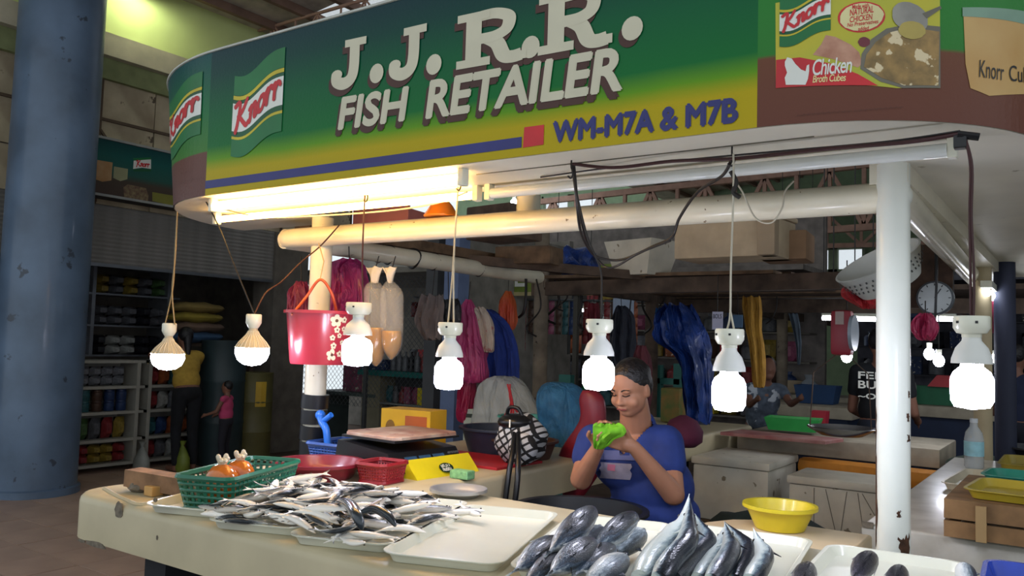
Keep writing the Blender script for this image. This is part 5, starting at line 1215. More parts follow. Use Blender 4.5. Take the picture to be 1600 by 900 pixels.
hang('plastic_bag', 'small orange and red bag hanging above the blue shirt', 'bag', [(455, 790, 798), (475, 783, 802), (495, 782, 804), (515, 790, 802)], yl(795)+.05, .06, mat('orange_film', '#b55a22', 0.5, var=0.2, scale=7, col2='#b3301f'), 5, .4, string=(795, 432))
hang('shirt', 'grey-brown shirt hung below the pipe left of the lamp', 'shirt', [(462, 660, 690), (480, 654, 692), (505, 650, 690), (530, 664, 688)], yl(675), .05, mat('taupe_cloth', '#6b605d', 0.9, var=0.15), 7, .4, string=(680, 415))
hang('plastic_bag', 'black bag tied to the pipe beside the lamp cord', 'bag', [(468, 690, 712), (480, 684, 718), (500, 690, 718), (505, 695, 716)], yl(705), .05, mat('black_film', '#1a1a1d', 0.35, var=0.2), 5, .4, string=(700, 415))
hang('trousers', 'dark grey trousers hanging behind the vendor lamp', 'trousers', [(478, 966, 976), (492, 960, 988), (520, 955, 992), (550, 956, 990), (580, 962, 988)], 6.1, .07, mat('charcoal_cloth', '#3c404b', 0.9, var=0.15), 8, .45, string=(970, 455))
hang('towel', 'dull red towel hanging above the vendor\'s hair', 'towel', [(474, 922, 934), (490, 920, 936), (530, 920, 934), (540, 922, 932)], 6.2, .05, mat('red_towel', '#8f3a44', 0.9, var=0.2), 6, .4, string=(928, 445))
hang('cloth', 'maroon cloth hanging right behind the vendor', 'cloth', [(540, 996, 1008), (570, 990, 1016), (610, 988, 1018), (640, 992, 1014)], 4.9, .06, mat('maroon_cloth', '#58262f', 0.9, var=0.2), 7, .4)
hang('tarpaulin', 'crumpled blue tarpaulin hanging from the loft', 'tarpaulin', [(478, 1040, 1078), (490, 1030, 1086), (512, 1026, 1098), (535, 1030, 1106), (560, 1062, 1108), (600, 1070, 1110), (640, 1072, 1112), (660, 1076, 1108)], 5.6, .12, mat('blue_tarp', '#1c3d86', 0.4, var=0.35, scale=9, bump=0.6, coat=0.2), 7, .6)
hang('plastic_bag', 'light blue plastic sheet tucked left of the tarpaulin', 'bag', [(482, 1026, 1042), (500, 1024, 1052), (522, 1026, 1048)], 5.7, .06, mat('sky_film', '#2b6fae', 0.4, var=0.35, scale=10), 5, .5)
hang('towel', 'long mustard towel hanging right of the capsule lamp', 'towel', [(464, 1160, 1188), (480, 1161, 1190), (515, 1166, 1190), (545, 1172, 1194), (590, 1176, 1196), (605, 1178, 1194)], 5.5, .05, mat('mustard_towel', '#9a7228', 0.95, var=0.15, scale=14), 6, .35)
hang('cloth', 'grey-blue rag hanging between the far posts', 'cloth', [(490, 1232, 1246), (510, 1238, 1250), (540, 1244, 1252), (570, 1246, 1250)], 7.6, .05, mat('rag_blue', '#5d6b78', 0.95, var=0.2), 6, .4, string=(1238, 470))
hang('plastic_bag', 'bright pink bag bunched behind the white post', 'bag', [(490, 1440, 1452), (500, 1428, 1462), (515, 1424, 1466), (526, 1430, 1462), (531, 1440, 1456)], 4.4, .07, mat('hot_pink_film', '#b8355f', 0.4, var=0.25, scale=14), 6, .5, string=(1446, 470))
hang('plastic_bag', 'red bag sagging under the big white basket', 'bag', [(440, 1335, 1372), (452, 1316, 1380), (462, 1314, 1384), (476, 1336, 1378), (482, 1350, 1370)], 4.5, .10, mat('scarlet_film', '#bb2f36', 0.4, var=0.2, scale=9), 5, .4)
hang('plastic_bag', 'red bag at the far right stall post', 'bag', [(470, 1545, 1552), (490, 1541, 1556), (515, 1540, 1556), (520, 1543, 1553)], 6.0, .05, mat('far_red_film', '#8d2140', 0.5, var=0.2), 5, .4)
# the sack, clear bag, carton and red straps on the left counter beside the vendor
hang('sack', 'blue woven sack standing behind the counter beside the vendor', 'sack', [(598, 858, 892), (606, 850, 904), (630, 846, 918), (660, 848, 926), (690, 858, 930), (716, 872, 930)], 4.15, .16, mat('woven_blue', '#2a6690', 0.7, var=0.22, scale=12), 3, .12)
hang('plastic_bag', 'large clear plastic bag of stock hanging beside the blue sack', 'bag', [(588, 775, 800), (605, 752, 822), (640, 742, 842), (680, 738, 866), (715, 742, 884), (722, 748, 884)], 4.3, .12, mat('milky_film', '#b9bdb9', 0.25, alpha=0.55, var=0.12, scale=8), 4, .16)
cb = AY(757, 675, 4.45)
cx_ = thing('printed_carton', 'white printed carton inside the clear bag', 'carton', (cb.x, 4.45, cb.z-.17), radians(25), world=False)
part('box', MB().box((0, 0, .16), (.26, .12, .32), None, .004), plain('#aab5a8', 0.7), cx_); part('band', MB().span((-.128, -.0635, .265), (.128, -.0605, .29)), plain('#2f3a33', 0.7), cx_)
for s_, z in (('NAT', .20), ('SI', .15), ('X', .055)):
    tx = fit(text_mb(s_, 1), .05*len(s_), .035); part('carton_lettering', MB().add([(-.03+p.x, -.0625, z+p.y) for p in tx.v], tx.f), plain('#1e2a22', 0.7), cx_)
rs_ = thing('plastic_strap', 'red plastic straps knotted and spreading down to the counter', 'strap', AY(795, 600, 4.0))
for P in ([(793, 600, 4.0), (798, 630, 4.0), (785, 655, 4.0), (768, 690, 3.9)], [(797, 600, 4.0), (799, 630, 4.0), (825, 665, 4.0), (858, 722, 3.95)], [(800, 625, 4.0), (797, 660, 3.9), (792, 690, 3.8)], [(796, 605, 4.0), (802, 640, 3.95), (798, 690, 3.85)]):
    part('strand', MB().tube(bez([AY(*p) for p in P], 6), .0055, 6), mat('red_strap', '#a5232b', 0.45), rs_, smooth=True)
solo('plastic_tub', MB().add(*(lambda q: (q.v, q.f))(drape([(610, 912, 932), (625, 906, 944), (660, 906, 946), (720, 872, 944), (790, 884, 900)], 3.75, .05, 24, 0, 0, 4))), mat('dark_red_plastic', '#7d2030', 0.4), 'dark red plastic tub behind the vendor\'s right arm', 'tub', smooth=True)  # closed draped shape for the dark red tub

# rear row of posts and beams along the left pipe line
for i, (px, r_, lb, m) in enumerate(((845, .055, 'weathered grey round post where the left pipe ends', m_bamboo), (1018, .06, 'dark wooden post behind the vendor\'s shoulder', m_woodd), (1222, .07, 'far pale post left of the hanging rag', m_bamboo), (1278, .07, 'far rusty post right of the hanging rag', m_bamboo))):
    y = AX(px, 470, -3.33).y; solo('wooden_post', MB().tube([(-3.33, y, 0), (-3.33+.01, y, 1.2), (-3.33, y, 2.35)], r_, 14), m, lb, 'post', 'posts along the stall row', smooth=True)
solo('wooden_beam', MB().bar((-3.33, 5.15, 1.965), (-3.33, 15, 1.965), .09, .11), m_woodd, 'dark wooden beam carrying on from the end of the left pipe', 'beam')
solo('wooden_beam', MB().bar((-3.40, 2.95, 2.075), (-3.40, 9, 2.075), .12, .06), m_wood, 'dirty grey plank lying on top of the left pipe', 'beam')
solo('wooden_beam', MB().bar((-3.4, 5.2, 1.90), (-1.0, 5.2, 1.93), .08, .10), m_woodd, 'dark cross beam above the vendor', 'beam')
solo('wooden_beam', MB().bar((-3.4, 7.6, 1.90), (-0.4, 7.6, 1.90), .09, .12), m_woodd, 'farther dark cross beam under the loft', 'beam')
solo('wooden_beam', MB().bar((-3.4, 4.3, 2.04), (-2.5, 5.2, 1.98), .06, .06), m_woodd, 'short slanting brace beside the foam box', 'beam')
lf = thing('loft_platform', 'rough plank loft loaded with boxes above the rear of the stall', 'loft', (-2.3, 6.5, 1.96))
for k in range(14):
    part('plank', MB().span((-3.42, 5.15+.20*k, 1.975+.004*(k % 3)), (-1.60+.06*sin(k*2.1), 5.335+.20*k, 1.998+.004*(k % 3))), m_woodd if k % 3 else m_wood, lf)
def crate(name, label, px, py, z, size, rz, m, lid=None, cat='box'):
    c = AZ(px, py, z); t = thing(name, label, cat, (c.x, c.y, z), radians(rz), world=False)
    part('body', MB().box((0, size[1]/2, size[2]/2), size, None, .012), m, t, smooth=40)
    if lid: part('lid', MB().box((0, size[1]/2, size[2]+lid/2), (size[0]+.02, size[1]+.02, lid), None, .010), m, t, smooth=40)
    return t
# tapered foam box
c = AY(985, 432, 5.1); t = thing('foam_box', 'grubby white tapered foam box on the loft', 'box', (c.x, 5.1, 1.984), radians(-14), world=False); t.scale = (.84, .84, .9)
part('shell', MB().add([(-.17, 0, 0), (.17, 0, 0), (.17, .28, 0), (-.17, .28, 0), (-.25, -.05, .26), (.25, -.05, .26), (.25, .34, .26), (-.25, .34, .26), (-.22, -.02, .26), (.22, -.02, .26), (.22, .31, .26), (-.22, .31, .26), (-.15, .02, .03), (.15, .02, .03), (.15, .26, .03), (-.15, .26, .03)],
     [(3, 2, 1, 0), (0, 1, 5, 4), (1, 2, 6, 5), (2, 3, 7, 6), (3, 0, 4, 7), (4, 5, 9, 8), (5, 6, 10, 9), (6, 7, 11, 10), (7, 4, 8, 11), (8, 9, 13, 12), (9, 10, 14, 13), (10, 11, 15, 14), (11, 8, 12, 15), (12, 13, 14, 15)]), m_styro, t)
crate('foam_box', 'long beige foam box resting on the beam above the second lamp from the right', 1128, 402, 2.03, (.62, .34, .22), -4, mat('beige_foam', '#b9a78c', 0.85, var=0.15), .03)
crate('cardboard_box', 'brown cardboard box right of the beige foam box on the loft', 1222, 405, 2.03, (.27, .30, .17), 6, mat('cardboard', '#8a6d52', 0.9, var=0.12), None)
crate('cardboard_box', 'small box with a white paper label on the loft', 1196, 398, 2.03, (.10, .12, .22), 4, mat('cardboard_pale', '#a29078', 0.9, var=0.1), None)
c = AY(900, 388, 5.6); solo('tarp_bundle', MB().sphere((c.x, 5.6, 2.13), (.20, .17, .125), 24, 14).mapv(lambda p: p+Vector((.03*sin(p.z*40+p.x*20), .03*sin(p.x*35), .02*sin(p.x*50+p.y*30)))), MATS['blue_tarp'], 'bundled blue tarpaulin on the loft beside the foam box', 'tarpaulin', smooth=True)
crate('wood_scrap', 'stack of grey wood offcuts on the loft left of the blue bundle', 815, 412, 2.02, (.40, .25, .12), 10, m_wood, None, 'wood')
crate('wood_scrap', 'dark carton wedged behind the upright pipe stub', 760, 372, 2.11, (.36, .3, .20), -8, m_woodd, None, 'box')
t_ = thing('folded_basket', 'dusty pink ribbed plastic crate lying on the pipes', 'crate', AZ(605, 350, 2.10), radians(10), world=False)
for k in range(9): part('slat', MB().box((-.14+.035*k, .1, .04), (.022, .30, .07), None, .004), mat('dusty_pink', '#9a5a52', 0.6), t_)
part('rim', MB().box((0, -.06, .04), (.34, .02, .09), None, .004), MATS['dusty_pink'], t_); part('rim', MB().box((0, .26, .04), (.34, .02, .09), None, .004), MATS['dusty_pink'], t_)
c = AY(694, 340, 2.80); solo('plastic_bowl', MB().lathe([(.075, 0), (.078, .006), (.062, .03), (.050, .05), (.030, .072), (.001, .076)], 26, Matrix.Translation((c.x, 2.78, 2.034))), mat('orange_plastic', '#d77a1c', 0.35, coat=0.2), 'upturned orange plastic bowl on top of the front pipe', 'bowl', smooth=40)
# big white perforated basket hanging behind the right post
c = AY(1378, 420, 4.4); wbk = thing('hanging_basket', 'large white perforated basket hung tilted behind the white post', 'basket', c, world=False)
wbk.rotation_euler = (radians(24), radians(-24), 0)
mwb = mat('white_plastic', '#c6c9c4', 0.4, var=0.08)
part('bowl', MB().lathe([(.001, -.10), (.15, -.09), (.205, .03), (.215, .05), (.205, .052), (.19, .03), (.14, -.08), (.001, -.09)], 36, None, cap=False), mwb, wbk, smooth=50)
hb_ = MB()
for k in range(40):
    for j in range(3):
        a = 2*pi*k/40+.07*(j % 2); r = .170+.014*j; hb_.box((0, 0, 0), (.007, .003, .010), Matrix.Translation(((r+.012)*cos(a), (r+.012)*sin(a), -.035+.026*j)) @ Matrix.Rotation(a+pi/2, 4, 'Z'))
part('hole_rows', hb_, mat('hole_shade', '#4b4d4c', 0.8), wbk)
solo('hanging_board', MB().box(AY(1440, 432, 4.9), (.30, .03, .34), None, .004), mat('striped_panel', '#4a3529', 0.8, var=0.35, scale=18), 'dark brown board hanging right of the white post', 'board')
# hanging dial scales
def dial(label, px, py, y, r, m, pan=None, body=None):
    c = AY(px, py, y); t = thing('dial_scale', label, 'scale', c)
    F2 = Matrix.Translation(c) @ Matrix.Rotation(radians(90), 4, 'X') @ Matrix.Rotation(radians(0), 4, 'Y')
    part('case', MB().lathe([(.001, -.04), (r, -.04), (r*1.04, 0), (r*1.04, .03), (r*.97, .034), (.001, .034)], 32, F2), m, t, smooth=40)
    part('dial_face', MB().lathe([(.001, .036), (r*.92, .036), (r*.92, .035)], 32, F2), mat('dial_white', '#bcc3c6', 0.3), t)
    part('needle', MB().bar(c+Vector((0, -.0385, 0)), c+Vector((r*.35, -.0385, r*.55)), .004, .004), m_black, t)
    for k in range(12):
        a = 2*pi*k/12; part('tick', MB().bar(c+Vector((r*.75*cos(a), -.0375, r*.75*sin(a))), c+Vector((r*.88*cos(a), -.0375, r*.88*sin(a))), .003, .004), m_black, t)
    part('hanger', MB().tube([c+Vector((0, 0, r)), c+Vector((0, 0, r+.20))], .006, 6), m_wire, t); return t
dial('round white-faced dial scale hanging right of the white post', 1462, 466, 4.8, .085, plain('#4a4f55', 0.5))
c = AY(1316, 520, 5.4); ds = thing('dial_scale', 'red hanging scale with a steel pan over the next stall', 'scale', (c.x, 5.4, c.z))
part('case', MB().box(c, (.13, .09, .28), None, .03), mat('scale_red', '#8f1c2c', 0.4, var=0.1), ds, smooth=40); part('plate', MB().box(c+Vector((-.005, -.047, .09)), (.05, .004, .08)), plain('#a9978f', 0.5), ds)
part('bezel', MB().lathe([(.001, 0), (.11, 0), (.11, .02), (.001, .02)], 24, Matrix.Translation(c+Vector((.055, 0, .0))) @ Matrix.Rotation(radians(90), 4, 'Y')), mat('bezel_grey', '#8d98a2', 0.3), ds, smooth=40)
pz = AY(1320, 668, 5.4).z
for dx in (-.19, .17): part('rod', MB().tube([(c.x+dx*.2, 5.4, c.z-.14), (c.x+dx*.9, 5.4, c.z-.25), (c.x+dx, 5.4, pz)], .004, 6), m_woodd, ds)
part('pan', MB().lathe([(.001, -.055), (.12, -.05), (.195, -.01), (.205, 0), (.20, .003), (.185, -.005), (.115, -.042), (.001, -.047)], 32, Matrix.Translation((c.x, 5.4, pz)), cap=False), m_steel, ds, smooth=50)
for lb, px, py, y in (('small bare bulb under the red hanging scale', 1323, 557, 5.6), ('left of two small bulbs right of the white post', 1452, 553, 6.2), ('right of two small bulbs right of the white post', 1467, 564, 6.1), ('tiny far bulb right of the biggest lamp', 1553, 560, 9.0), ('small lit bulb beyond the upright pipe stub', 803, 317, 6.5)):
    c = AY(px, py, y); t = thing('bare_bulb', lb, 'bulb', c, group='small far bulbs'); X = Matrix.Translation(c)
    part('globe', MB().sphere(c, (.034, .034, .04), 14, 10), m_glow_far, t, smooth=True); part('socket', MB().lathe([(.016, .036), (.018, .075)], 12, X), m_porc, t); part('cord', MB().tube([c+Vector((0, 0, .07)), (c.x, c.y, rz_(c.x) if y > 6.4 else 2.09)], .004, 5), m_wire, t)
# far fluorescent lines
for lb, p0, p1 in (('far fluorescent tube behind the vendor lamp', (862, 487, 11), (928, 484, 11)), ('far fluorescent tube left of the weathered post', (808, 484, 11), (836, 486, 11)), ('far fluorescent tube left of the red hanging scale', (1285, 497, 8.5), (1304, 497, 8.5)), ('far fluorescent tube between red scale and white post', (1332, 498, 8.5), (1368, 499, 8.5)), ('far fluorescent tube right of the white post', (1456, 498, 8.5), (1494, 499, 8.5)), ('slanting tube fitting under the right soffit', (1541, 456, 5.5), (1566, 476, 6.8)), ('high far tube under the window opening', (1218, 437, 14), (1252, 438, 14)), ('second high far tube under the window opening', (1266, 437, 14), (1295, 438, 14))):
    a = AY(*p0); b = AY(*p1); t = thing('fluorescent_light', lb, 'light', (a+b)/2, group='far fluorescent tubes'); zt_ = 2.16 if 9.2 < a.y < 13 and a.x > -3.6 else rz_(a.x) if a.y > 8 else 2.08
    for e_ in (a+(b-a)*.1, a+(b-a)*.9): part('hanging_rod', MB().tube([e_+Vector((0, 0, .06)), (e_.x, e_.y, zt_)], .006, 5), m_wire, t)
    part('tube', MB().tube([a, b], .022, 10), m_tubef, t, smooth=True); part('housing', MB().bar(a+Vector((0, 0, .045)), b+Vector((0, 0, .045)), .06, .04), m_porc, t)

# tangle of dark cords hanging from the rear beams
random.seed(9)
for k, (px, ln) in enumerate(((822, 60), (838, 90), (866, 70), (884, 50), (905, 80), (992, 60), (1004, 85), (1034, 50), (1088, 60), (1210, 70))):
    y = AX(px, 440, -3.33).y if px < 1150 else 7.6; p = [(px, 436+.02*(px-830), y-.07), (px+random.uniform(-9, 9), 445+ln*.4, y-.08), (px+random.uniform(-16, 16), 440+ln*.8, y-.08), (px+random.uniform(-16, 16), 436+ln, y-.07)]
    cable('dark cord dangling from the rear beam, %s' % ('left of the weathered post', 'on the weathered post', 'just right of the weathered post', 'above the pink shopper', 'left of the red towel', 'left of the dark post', 'touching the dark post', 'above the blue sheet', 'right of the tarpaulin', 'near the far pale post')[k], p, 0.006 if k % 2 else 0.010, m_wire, 'cord')

# ================================================================ SHOPS
def pillow(n=6):
    mb = MB(); vs = []
    for s_ in (1, -1):
        for j in range(n+1):
            for i in range(n+1):
                u = i/n*2-1; v = j/n*2-1; b = max(0, (1-u**4)*(1-v**4))**.6; vs.append((u*.5*(1-.06*(1-abs(v))), -s_*.5*b, (v+1)/2*1.0))
    N = (n+1)**2; fs = []
    for j in range(n):
        for i in range(n):
            a = j*(n+1)+i; fs.append((a, a+1, a+n+2, a+n+1)); fs.append((N+a, N+a+n+1, N+a+n+2, N+a+1))
    return mb.add(vs, fs)
PK = pillow(4).mesh('packet', None, True)
BXM = MB().box((0, 0, .5), (1, 1, 1), None, .03).mesh('carton')
BTL = MB().lathe([(.42, 0), (.5, .04), (.5, .62), (.42, .72), (.18, .84), (.18, .94), (.22, .945), (.22, 1.0)], 10).mesh('bottle', None, 40)
JAR = MB().lathe([(.46, 0), (.5, .05), (.5, .74), (.44, .80), (.47, .81), (.47, 1.0)], 12).mesh('jar', None, 40)
for me in (PK, BXM, BTL, JAR): me.materials.append(m_white)
KIND = {'packet': PK, 'carton': BXM, 'bottle': BTL, 'jar': JAR}
PAL = {'red': '#7d2a2c', 'orange': '#8f4a26', 'yellow': '#877330', 'green': '#415e35', 'teal': '#2c5a60', 'blue': '#263a62', 'white': '#8f908c', 'grey': '#55565b', 'pink': '#8f4c66', 'brown': '#4d372c', 'dark': '#202026', 'silver': '#6c6e74'}  # hues darkened so the goods' colour carries the dim shop's shade
def goods(kind, colour, where, grp, loc, size, rz=0.0):
    m = plain(PAL[colour], 0.45, var=0.25, scale=5) if kind != 'carton' else mat('print_'+colour, PAL[colour], 0.6, var=0.3, scale=4, spots='#c9c4b4', spot_scale=6, spot_th=0.62)
    o = inst(KIND[kind], kind, loc, (0, 0, rz), size, m)
    return tag(o, '%s %s %s' % (colour, kind, where), kind, grp)
random.seed(5)
m_shelf = mat('shelf_cream', '#9c9a90', 0.6, var=0.08); m_rack = mat('rack_steel', '#7d8188', 0.35, metal=0.7)
def shelf_x(label, name, xf, depth, y0, y1, zs, m, posts, back=True, th=.03):     # faces +x
    t = thing(name, label, 'shelf', (xf-depth/2, (y0+y1)/2, zs[-1]))
    for z in zs: part('board', MB().span((xf-depth, y0, z-th), (xf, y1, z)), m, t)
    for y in posts: part('upright', MB().span((xf-depth, y-.02, zs[-1]-th), (xf+.004, y+.02, zs[0])), m, t)
    if back: part('back', MB().span((xf-depth-.02, y0, zs[-1]-th), (xf-depth, y1, zs[0])), m, t)
    return t
zs = [1.18, .905, .635, .345, .09]
shelf_x('cream open shelf unit of the dark shop beside the blue pillar', 'shelf_unit', -8.55, .34, 4.25, 5.30, zs, m_shelf, (4.25, 5.22))
shelf_x('cream glass-fronted shelf unit behind the woman in mustard', 'shelf_unit', -8.55, .34, 5.34, 6.10, zs, m_shelf, (5.36, 6.08))
SH = ('top shelf', 'second shelf', 'third shelf', 'bottom shelf')
g1 = 'goods on the cream shelf'
for k in range(6):
    for j in range(2): goods('packet', 'silver', 'stacked on the top shelf of the cream shop unit', g1, (-8.70, 4.42+.13*k, zs[1]+.004+.10*j), (.13, .12, .10), radians(90))
for k, colr in enumerate(('green', 'green', 'teal', 'brown', 'blue', 'blue')):
    for j in range(2): goods('jar', colr, 'on the second shelf of the cream shop unit', g1, (-8.66, 4.42+.135*k, zs[2]+.002+.115*j), (.11, .11, .113))
for k, colr in enumerate(('grey', 'dark', 'green', 'grey', 'red', 'yellow')):
    goods('packet', colr, 'standing on the third shelf of the cream shop unit', g1, (-8.68, 4.42+.135*k, zs[3]+.002), (.12, .14, .22), radians(90))
for k, colr in enumerate(('red', 'pink', 'red', 'yellow', 'yellow', 'red')):
    for j in range(2): goods('packet', colr, 'piled on the bottom shelf of the cream shop unit', g1, (-8.68, 4.42+.135*k, zs[4]+.002+.095*j), (.12, .2, .10), radians(90))
g2 = 'goods behind the glass'
for r_, row in enumerate((('red', 'orange', 'teal', 'red', 'teal'), ('red', 'white', 'silver', 'silver', 'grey'), ('teal', 'blue', 'orange', 'orange', 'grey'), ('red', 'grey', 'white', 'brown', 'green'))):
    for k, colr in enumerate(row): goods('packet', colr, 'on the %s of the glass-fronted unit' % SH[r_], g2, (-8.68, 5.46+.135*k, zs[r_+1]+.002), (.125, .16, .19), radians(90))
zr = [2.25, 1.92, 1.56, 1.22]
shelf_x('dark metal rack of stock above the cream shelves', 'stock_rack', -9.2, .4, 4.3, 6.1, zr, m_rack, (4.32, 5.02, 5.95), back=False, th=.02)
for r_ in range(3):
    for k in range(9):
        colr = random.choice(('grey', 'dark', 'silver', 'dark', 'grey', 'green', 'white') if r_ else ('grey', 'yellow', 'green', 'dark'))
        for j in range(2): goods('packet', colr, 'on the %s of the dark metal rack, %s' % (SH[r_], ('left bay', 'left bay', 'left bay', 'left bay', 'middle', 'middle', 'right bay', 'right bay', 'right bay')[k]), 'stock on the dark rack', (-9.38, 4.46+.18*k, zr[r_+1]+.002+.11*j), (.16, .25, .11), radians(90))
# rolling shutter: separate slats
st = thing('roller_shutter', 'grey slatted roller shutter half lowered over the dark shop', 'shutter', (-8.6, 5, 2.2))
slm = MB().lathe([(.001, -2.15), (.026, -2.15), (.026, 2.15), (.001, 2.15)], 6, Matrix.Rotation(radians(90), 4, 'X'), cap=False).mesh('slat', None, 30); slm.materials.append(mat('shutter_grey', '#8a8681', 0.55, metal=0.3, var=0.15))
for k in range(14):
    o = inst(slm, 'slat', (0, .15, .025+.0445*k), (0, 0, 0), (.45, 1, 1.0), parent=st)
part('bottom_bar', MB().span((-8.62, 3.0, 2.17), (-8.57, 7.3, 2.205)), m_rack, st)
# billboard on the wall
ba = AX(140, 212, -8.35); bb_ = AX(126, 308, -8.35); bz0, bz1 = 2.88, 3.50; by0, by1 = AX(131, 260, -8.35).y, 6.4
bl = thing('billboard', 'dark framed food advertising board above the roller shutter', 'billboard', (-8.45, 5.4, bz0))
part('box', MB().span((-8.58, by0, bz0), (-8.36, by1, bz1)), plain('#17181a', 0.6), bl)
mbl = bpy.data.materials.get('sign_print_board') or ramp_mat('sign_print_board', [(0, '#4a3a33'), (.20, '#4d4238'), (.27, '#2d5a50'), (.45, '#1d5a54'), (.62, '#0f3f42')])
part('poster', MB().span((-8.362, by0+.04, bz0+.03), (-8.355, by1-.03, bz1-.03)), mbl, bl)
for a, b in (((by0, bz0), (by1, bz0+.025)), ((by0, bz1-.025), (by1, bz1)), ((by0, bz0), (by0+.03, bz1)), ((by1-.03, bz0), (by1, bz1))): part('frame_edge', MB().span((-8.36, a[0], a[1]), (-8.345, b[0], b[1])), plain('#9b9d9a', 0.5), bl)
def onb(pts, off, m, nm): 
    q = [AX(px, py, -8.354+off) for px, py in pts]; part(nm, MB().add(q, [tuple(range(len(q)))]), m, bl)
onb([(141, 248), (176, 254), (174, 282), (160, 284), (143, 278)], .002, mat('bb_cup', '#9a6a33', 0.5, var=0.2, col2='#b3926a'), 'cup_print'); onb([(178, 260), (200, 264), (199, 280), (188, 283), (177, 278)], .002, plain('#9b9a74', 0.5), 'cup_print')
onb([(209, 250), (236, 249), (236, 264), (222, 262), (208, 264)], .002, m_white, 'flag_print'); onb([(208, 247), (236, 246), (236, 249), (209, 251)], .003, m_pgreen, 'flag_print'); onb([(208, 264), (236, 264), (236, 268), (209, 268)], .003, m_pgreen2, 'flag_print')
onb([(193, 292), (200, 288), (228, 294), (232, 305), (231, 318), (194, 310)], .002, mat('bb_food', '#8a7a55', 0.5, var=0.6, scale=30, col2='#5a3a33'), 'food_print'); onb([(238, 300), (272, 306), (272, 322), (238, 314)], .002, plain('#7d7a30', 0.5), 'yellow_print')
k_ = fit(knorr_script(), 1, 1); o_ = AX(212, 261, -8.349); e_ = AX(234, 259, -8.349); part('script_lettering', MB().add([(o_.x+.0012+p.z*.2, o_.y+(e_.y-o_.y)*p.x, o_.z+.085*p.y) for p in k_.v], k_.f), m_red, bl)
# drums, sacks
def drum(label, px, y_off, x, r, h_, m, lab=None):
    y = AX(px, 650, x).y; t = thing('drum', label, 'drum', (x, y, 0)); X = Matrix.Translation((x, y, 0))
    part('shell', MB().lathe([(r*.97, 0), (r, .02), (r, h_*.33), (r*1.03, h_*.345), (r, h_*.36), (r, h_*.66), (r*1.03, h_*.675), (r, h_*.69), (r, h_-.02), (r*1.02, h_-.01), (r*1.02, h_), (r*.95, h_-.01), (.001, h_-.015)], 28, X), m, t, smooth=40)
    if lab:
        a = atan2(-y, -x); vs = [(x+(r+.004)*cos(a+d), y+(r+.004)*sin(a+d), z) for d in (lab[0], lab[0]+lab[1]/2, lab[0]+lab[1]) for z in (lab[2], lab[3])]
        part('paper_label', MB().add(vs, [(0, 2, 3, 1), (2, 4, 5, 3)]), lab[4], t)
    return t
drum('tall dark blue-green drum right of the child', 345, 0, -8.25, .25, 1.42, plain('#28383c', 0.5), (.0, .5, .42, .55, plain('#a0842c', 0.6)))
drum('olive drum with a yellow paper label near the shop pillar', 396, 0, -8.15, .21, 1.05, plain('#5a5530', 0.5), (.05, .6, .66, .95, plain('#b9962a', 0.6)))
for k, (colr, lb) in enumerate((('#34506e', 'blue sack at the bottom of the stack on the drum'), ('#6b5648', 'brown sack second from the bottom of the stack'), ('#8a7a2c', 'yellow sack second from the top of the stack'), ('#7d6a38', 'tan sack on top of the stack'))):
    c = AX(318, 520-17*k, -8.6); solo('rice_sack', MB().sphere((-8.75, c.y+.02*(k % 2), 1.45+.115*k), (.22, .36, .07), 18, 10).mapv(lambda p: p+Vector((0, .015*sin(p.x*30), .008*sin(p.y*25)))), plain(colr, 0.85, var=0.2), lb, 'sack', 'stacked sacks', smooth=True)
solo('pallet_table', MB().span((-9.0, 6.02, 1.34), (-8.5, 6.75, 1.38)).span((-8.98, 6.05, 0), (-8.92, 6.11, 1.34)).span((-8.98, 6.66, 0), (-8.92, 6.72, 1.34)).span((-8.58, 6.66, 0), (-8.52, 6.72, 1.34)).span((-8.58, 6.12, 0), (-8.52, 6.18, 1.34)), m_woodd, 'dark wooden stand under the stacked sacks', 'stand')
for lb, px, py, colr in (('green shopping bag on the shop floor between the woman\'s feet', 283, 725, '#6f7d2c'), ('white knotted bag on the shop floor by the glass unit', 220, 728, '#8f918b'), ('dark olive bag beside the child', 322, 715, '#4d4a2a')):
    c = AZ(px, py+12, 0); solo('shopping_bag', MB().lathe([(.08, 0), (.11, .04), (.10, .15), (.05, .24), (.02, .28), (.045, .33)], 16, Matrix.Translation((c.x, c.y, 0)), sy=.7), plain(colr, 0.5, var=0.25), lb, 'bag', 'bags on the shop floor', smooth=True)

# ---- mesh-fronted store, centre left
struct('wall_store', MB().span((-10.6, 10.4, 0), (-8.55, 10.5, 3.0)).span((-8.55, 10.4, 0), (-6.2, 10.5, 1.35)).span((-8.55, 10.4, 1.75), (-6.2, 10.5, 3.0)).span((-6.3, 8.0, 0), (-6.2, 10.4, 2.9)).span((-10.6, 7.9, 2.35), (-6.2, 10.4, 2.42)), mat('store_wall', '#8f8a82', 0.9, var=0.2))
struct('window_4', MB().span((-8.55, 10.42, 1.35), (-8.5, 10.48, 1.75)).span((-7.7, 10.42, 1.35), (-6.2, 10.48, 1.75)).span((-8.15, 10.42, 1.35), (-8.12, 10.48, 1.75)), plain('#5b5d5a', 0.8))
ms = thing('mesh_screen', 'diamond wire mesh screen of the store behind the left post', 'screen', (-7.8, 7.9, .6))
wm = MB(); x0, x1, z0_, z1_ = -9.05, -6.45, .6, 2.3; stp = .075
for s_ in (1, -1):
    n_ = int((x1-x0+z1_-z0_)/stp)
    for k in range(n_):
        c = x0-(z1_-z0_)+k*stp
        xa, xb = max(x0, c), min(x1, c+(z1_-z0_))
        if xb-xa < .03: continue
        za, zb = z0_+(xa-c), z0_+(xb-c)
        if s_ < 0: za, zb = z0_+z1_-za, z0_+z1_-zb
        wm.bar((xa, 7.9, za), (xb, 7.9, zb), .0035, .0035)
part('wire_mesh', wm, m_rack, ms)
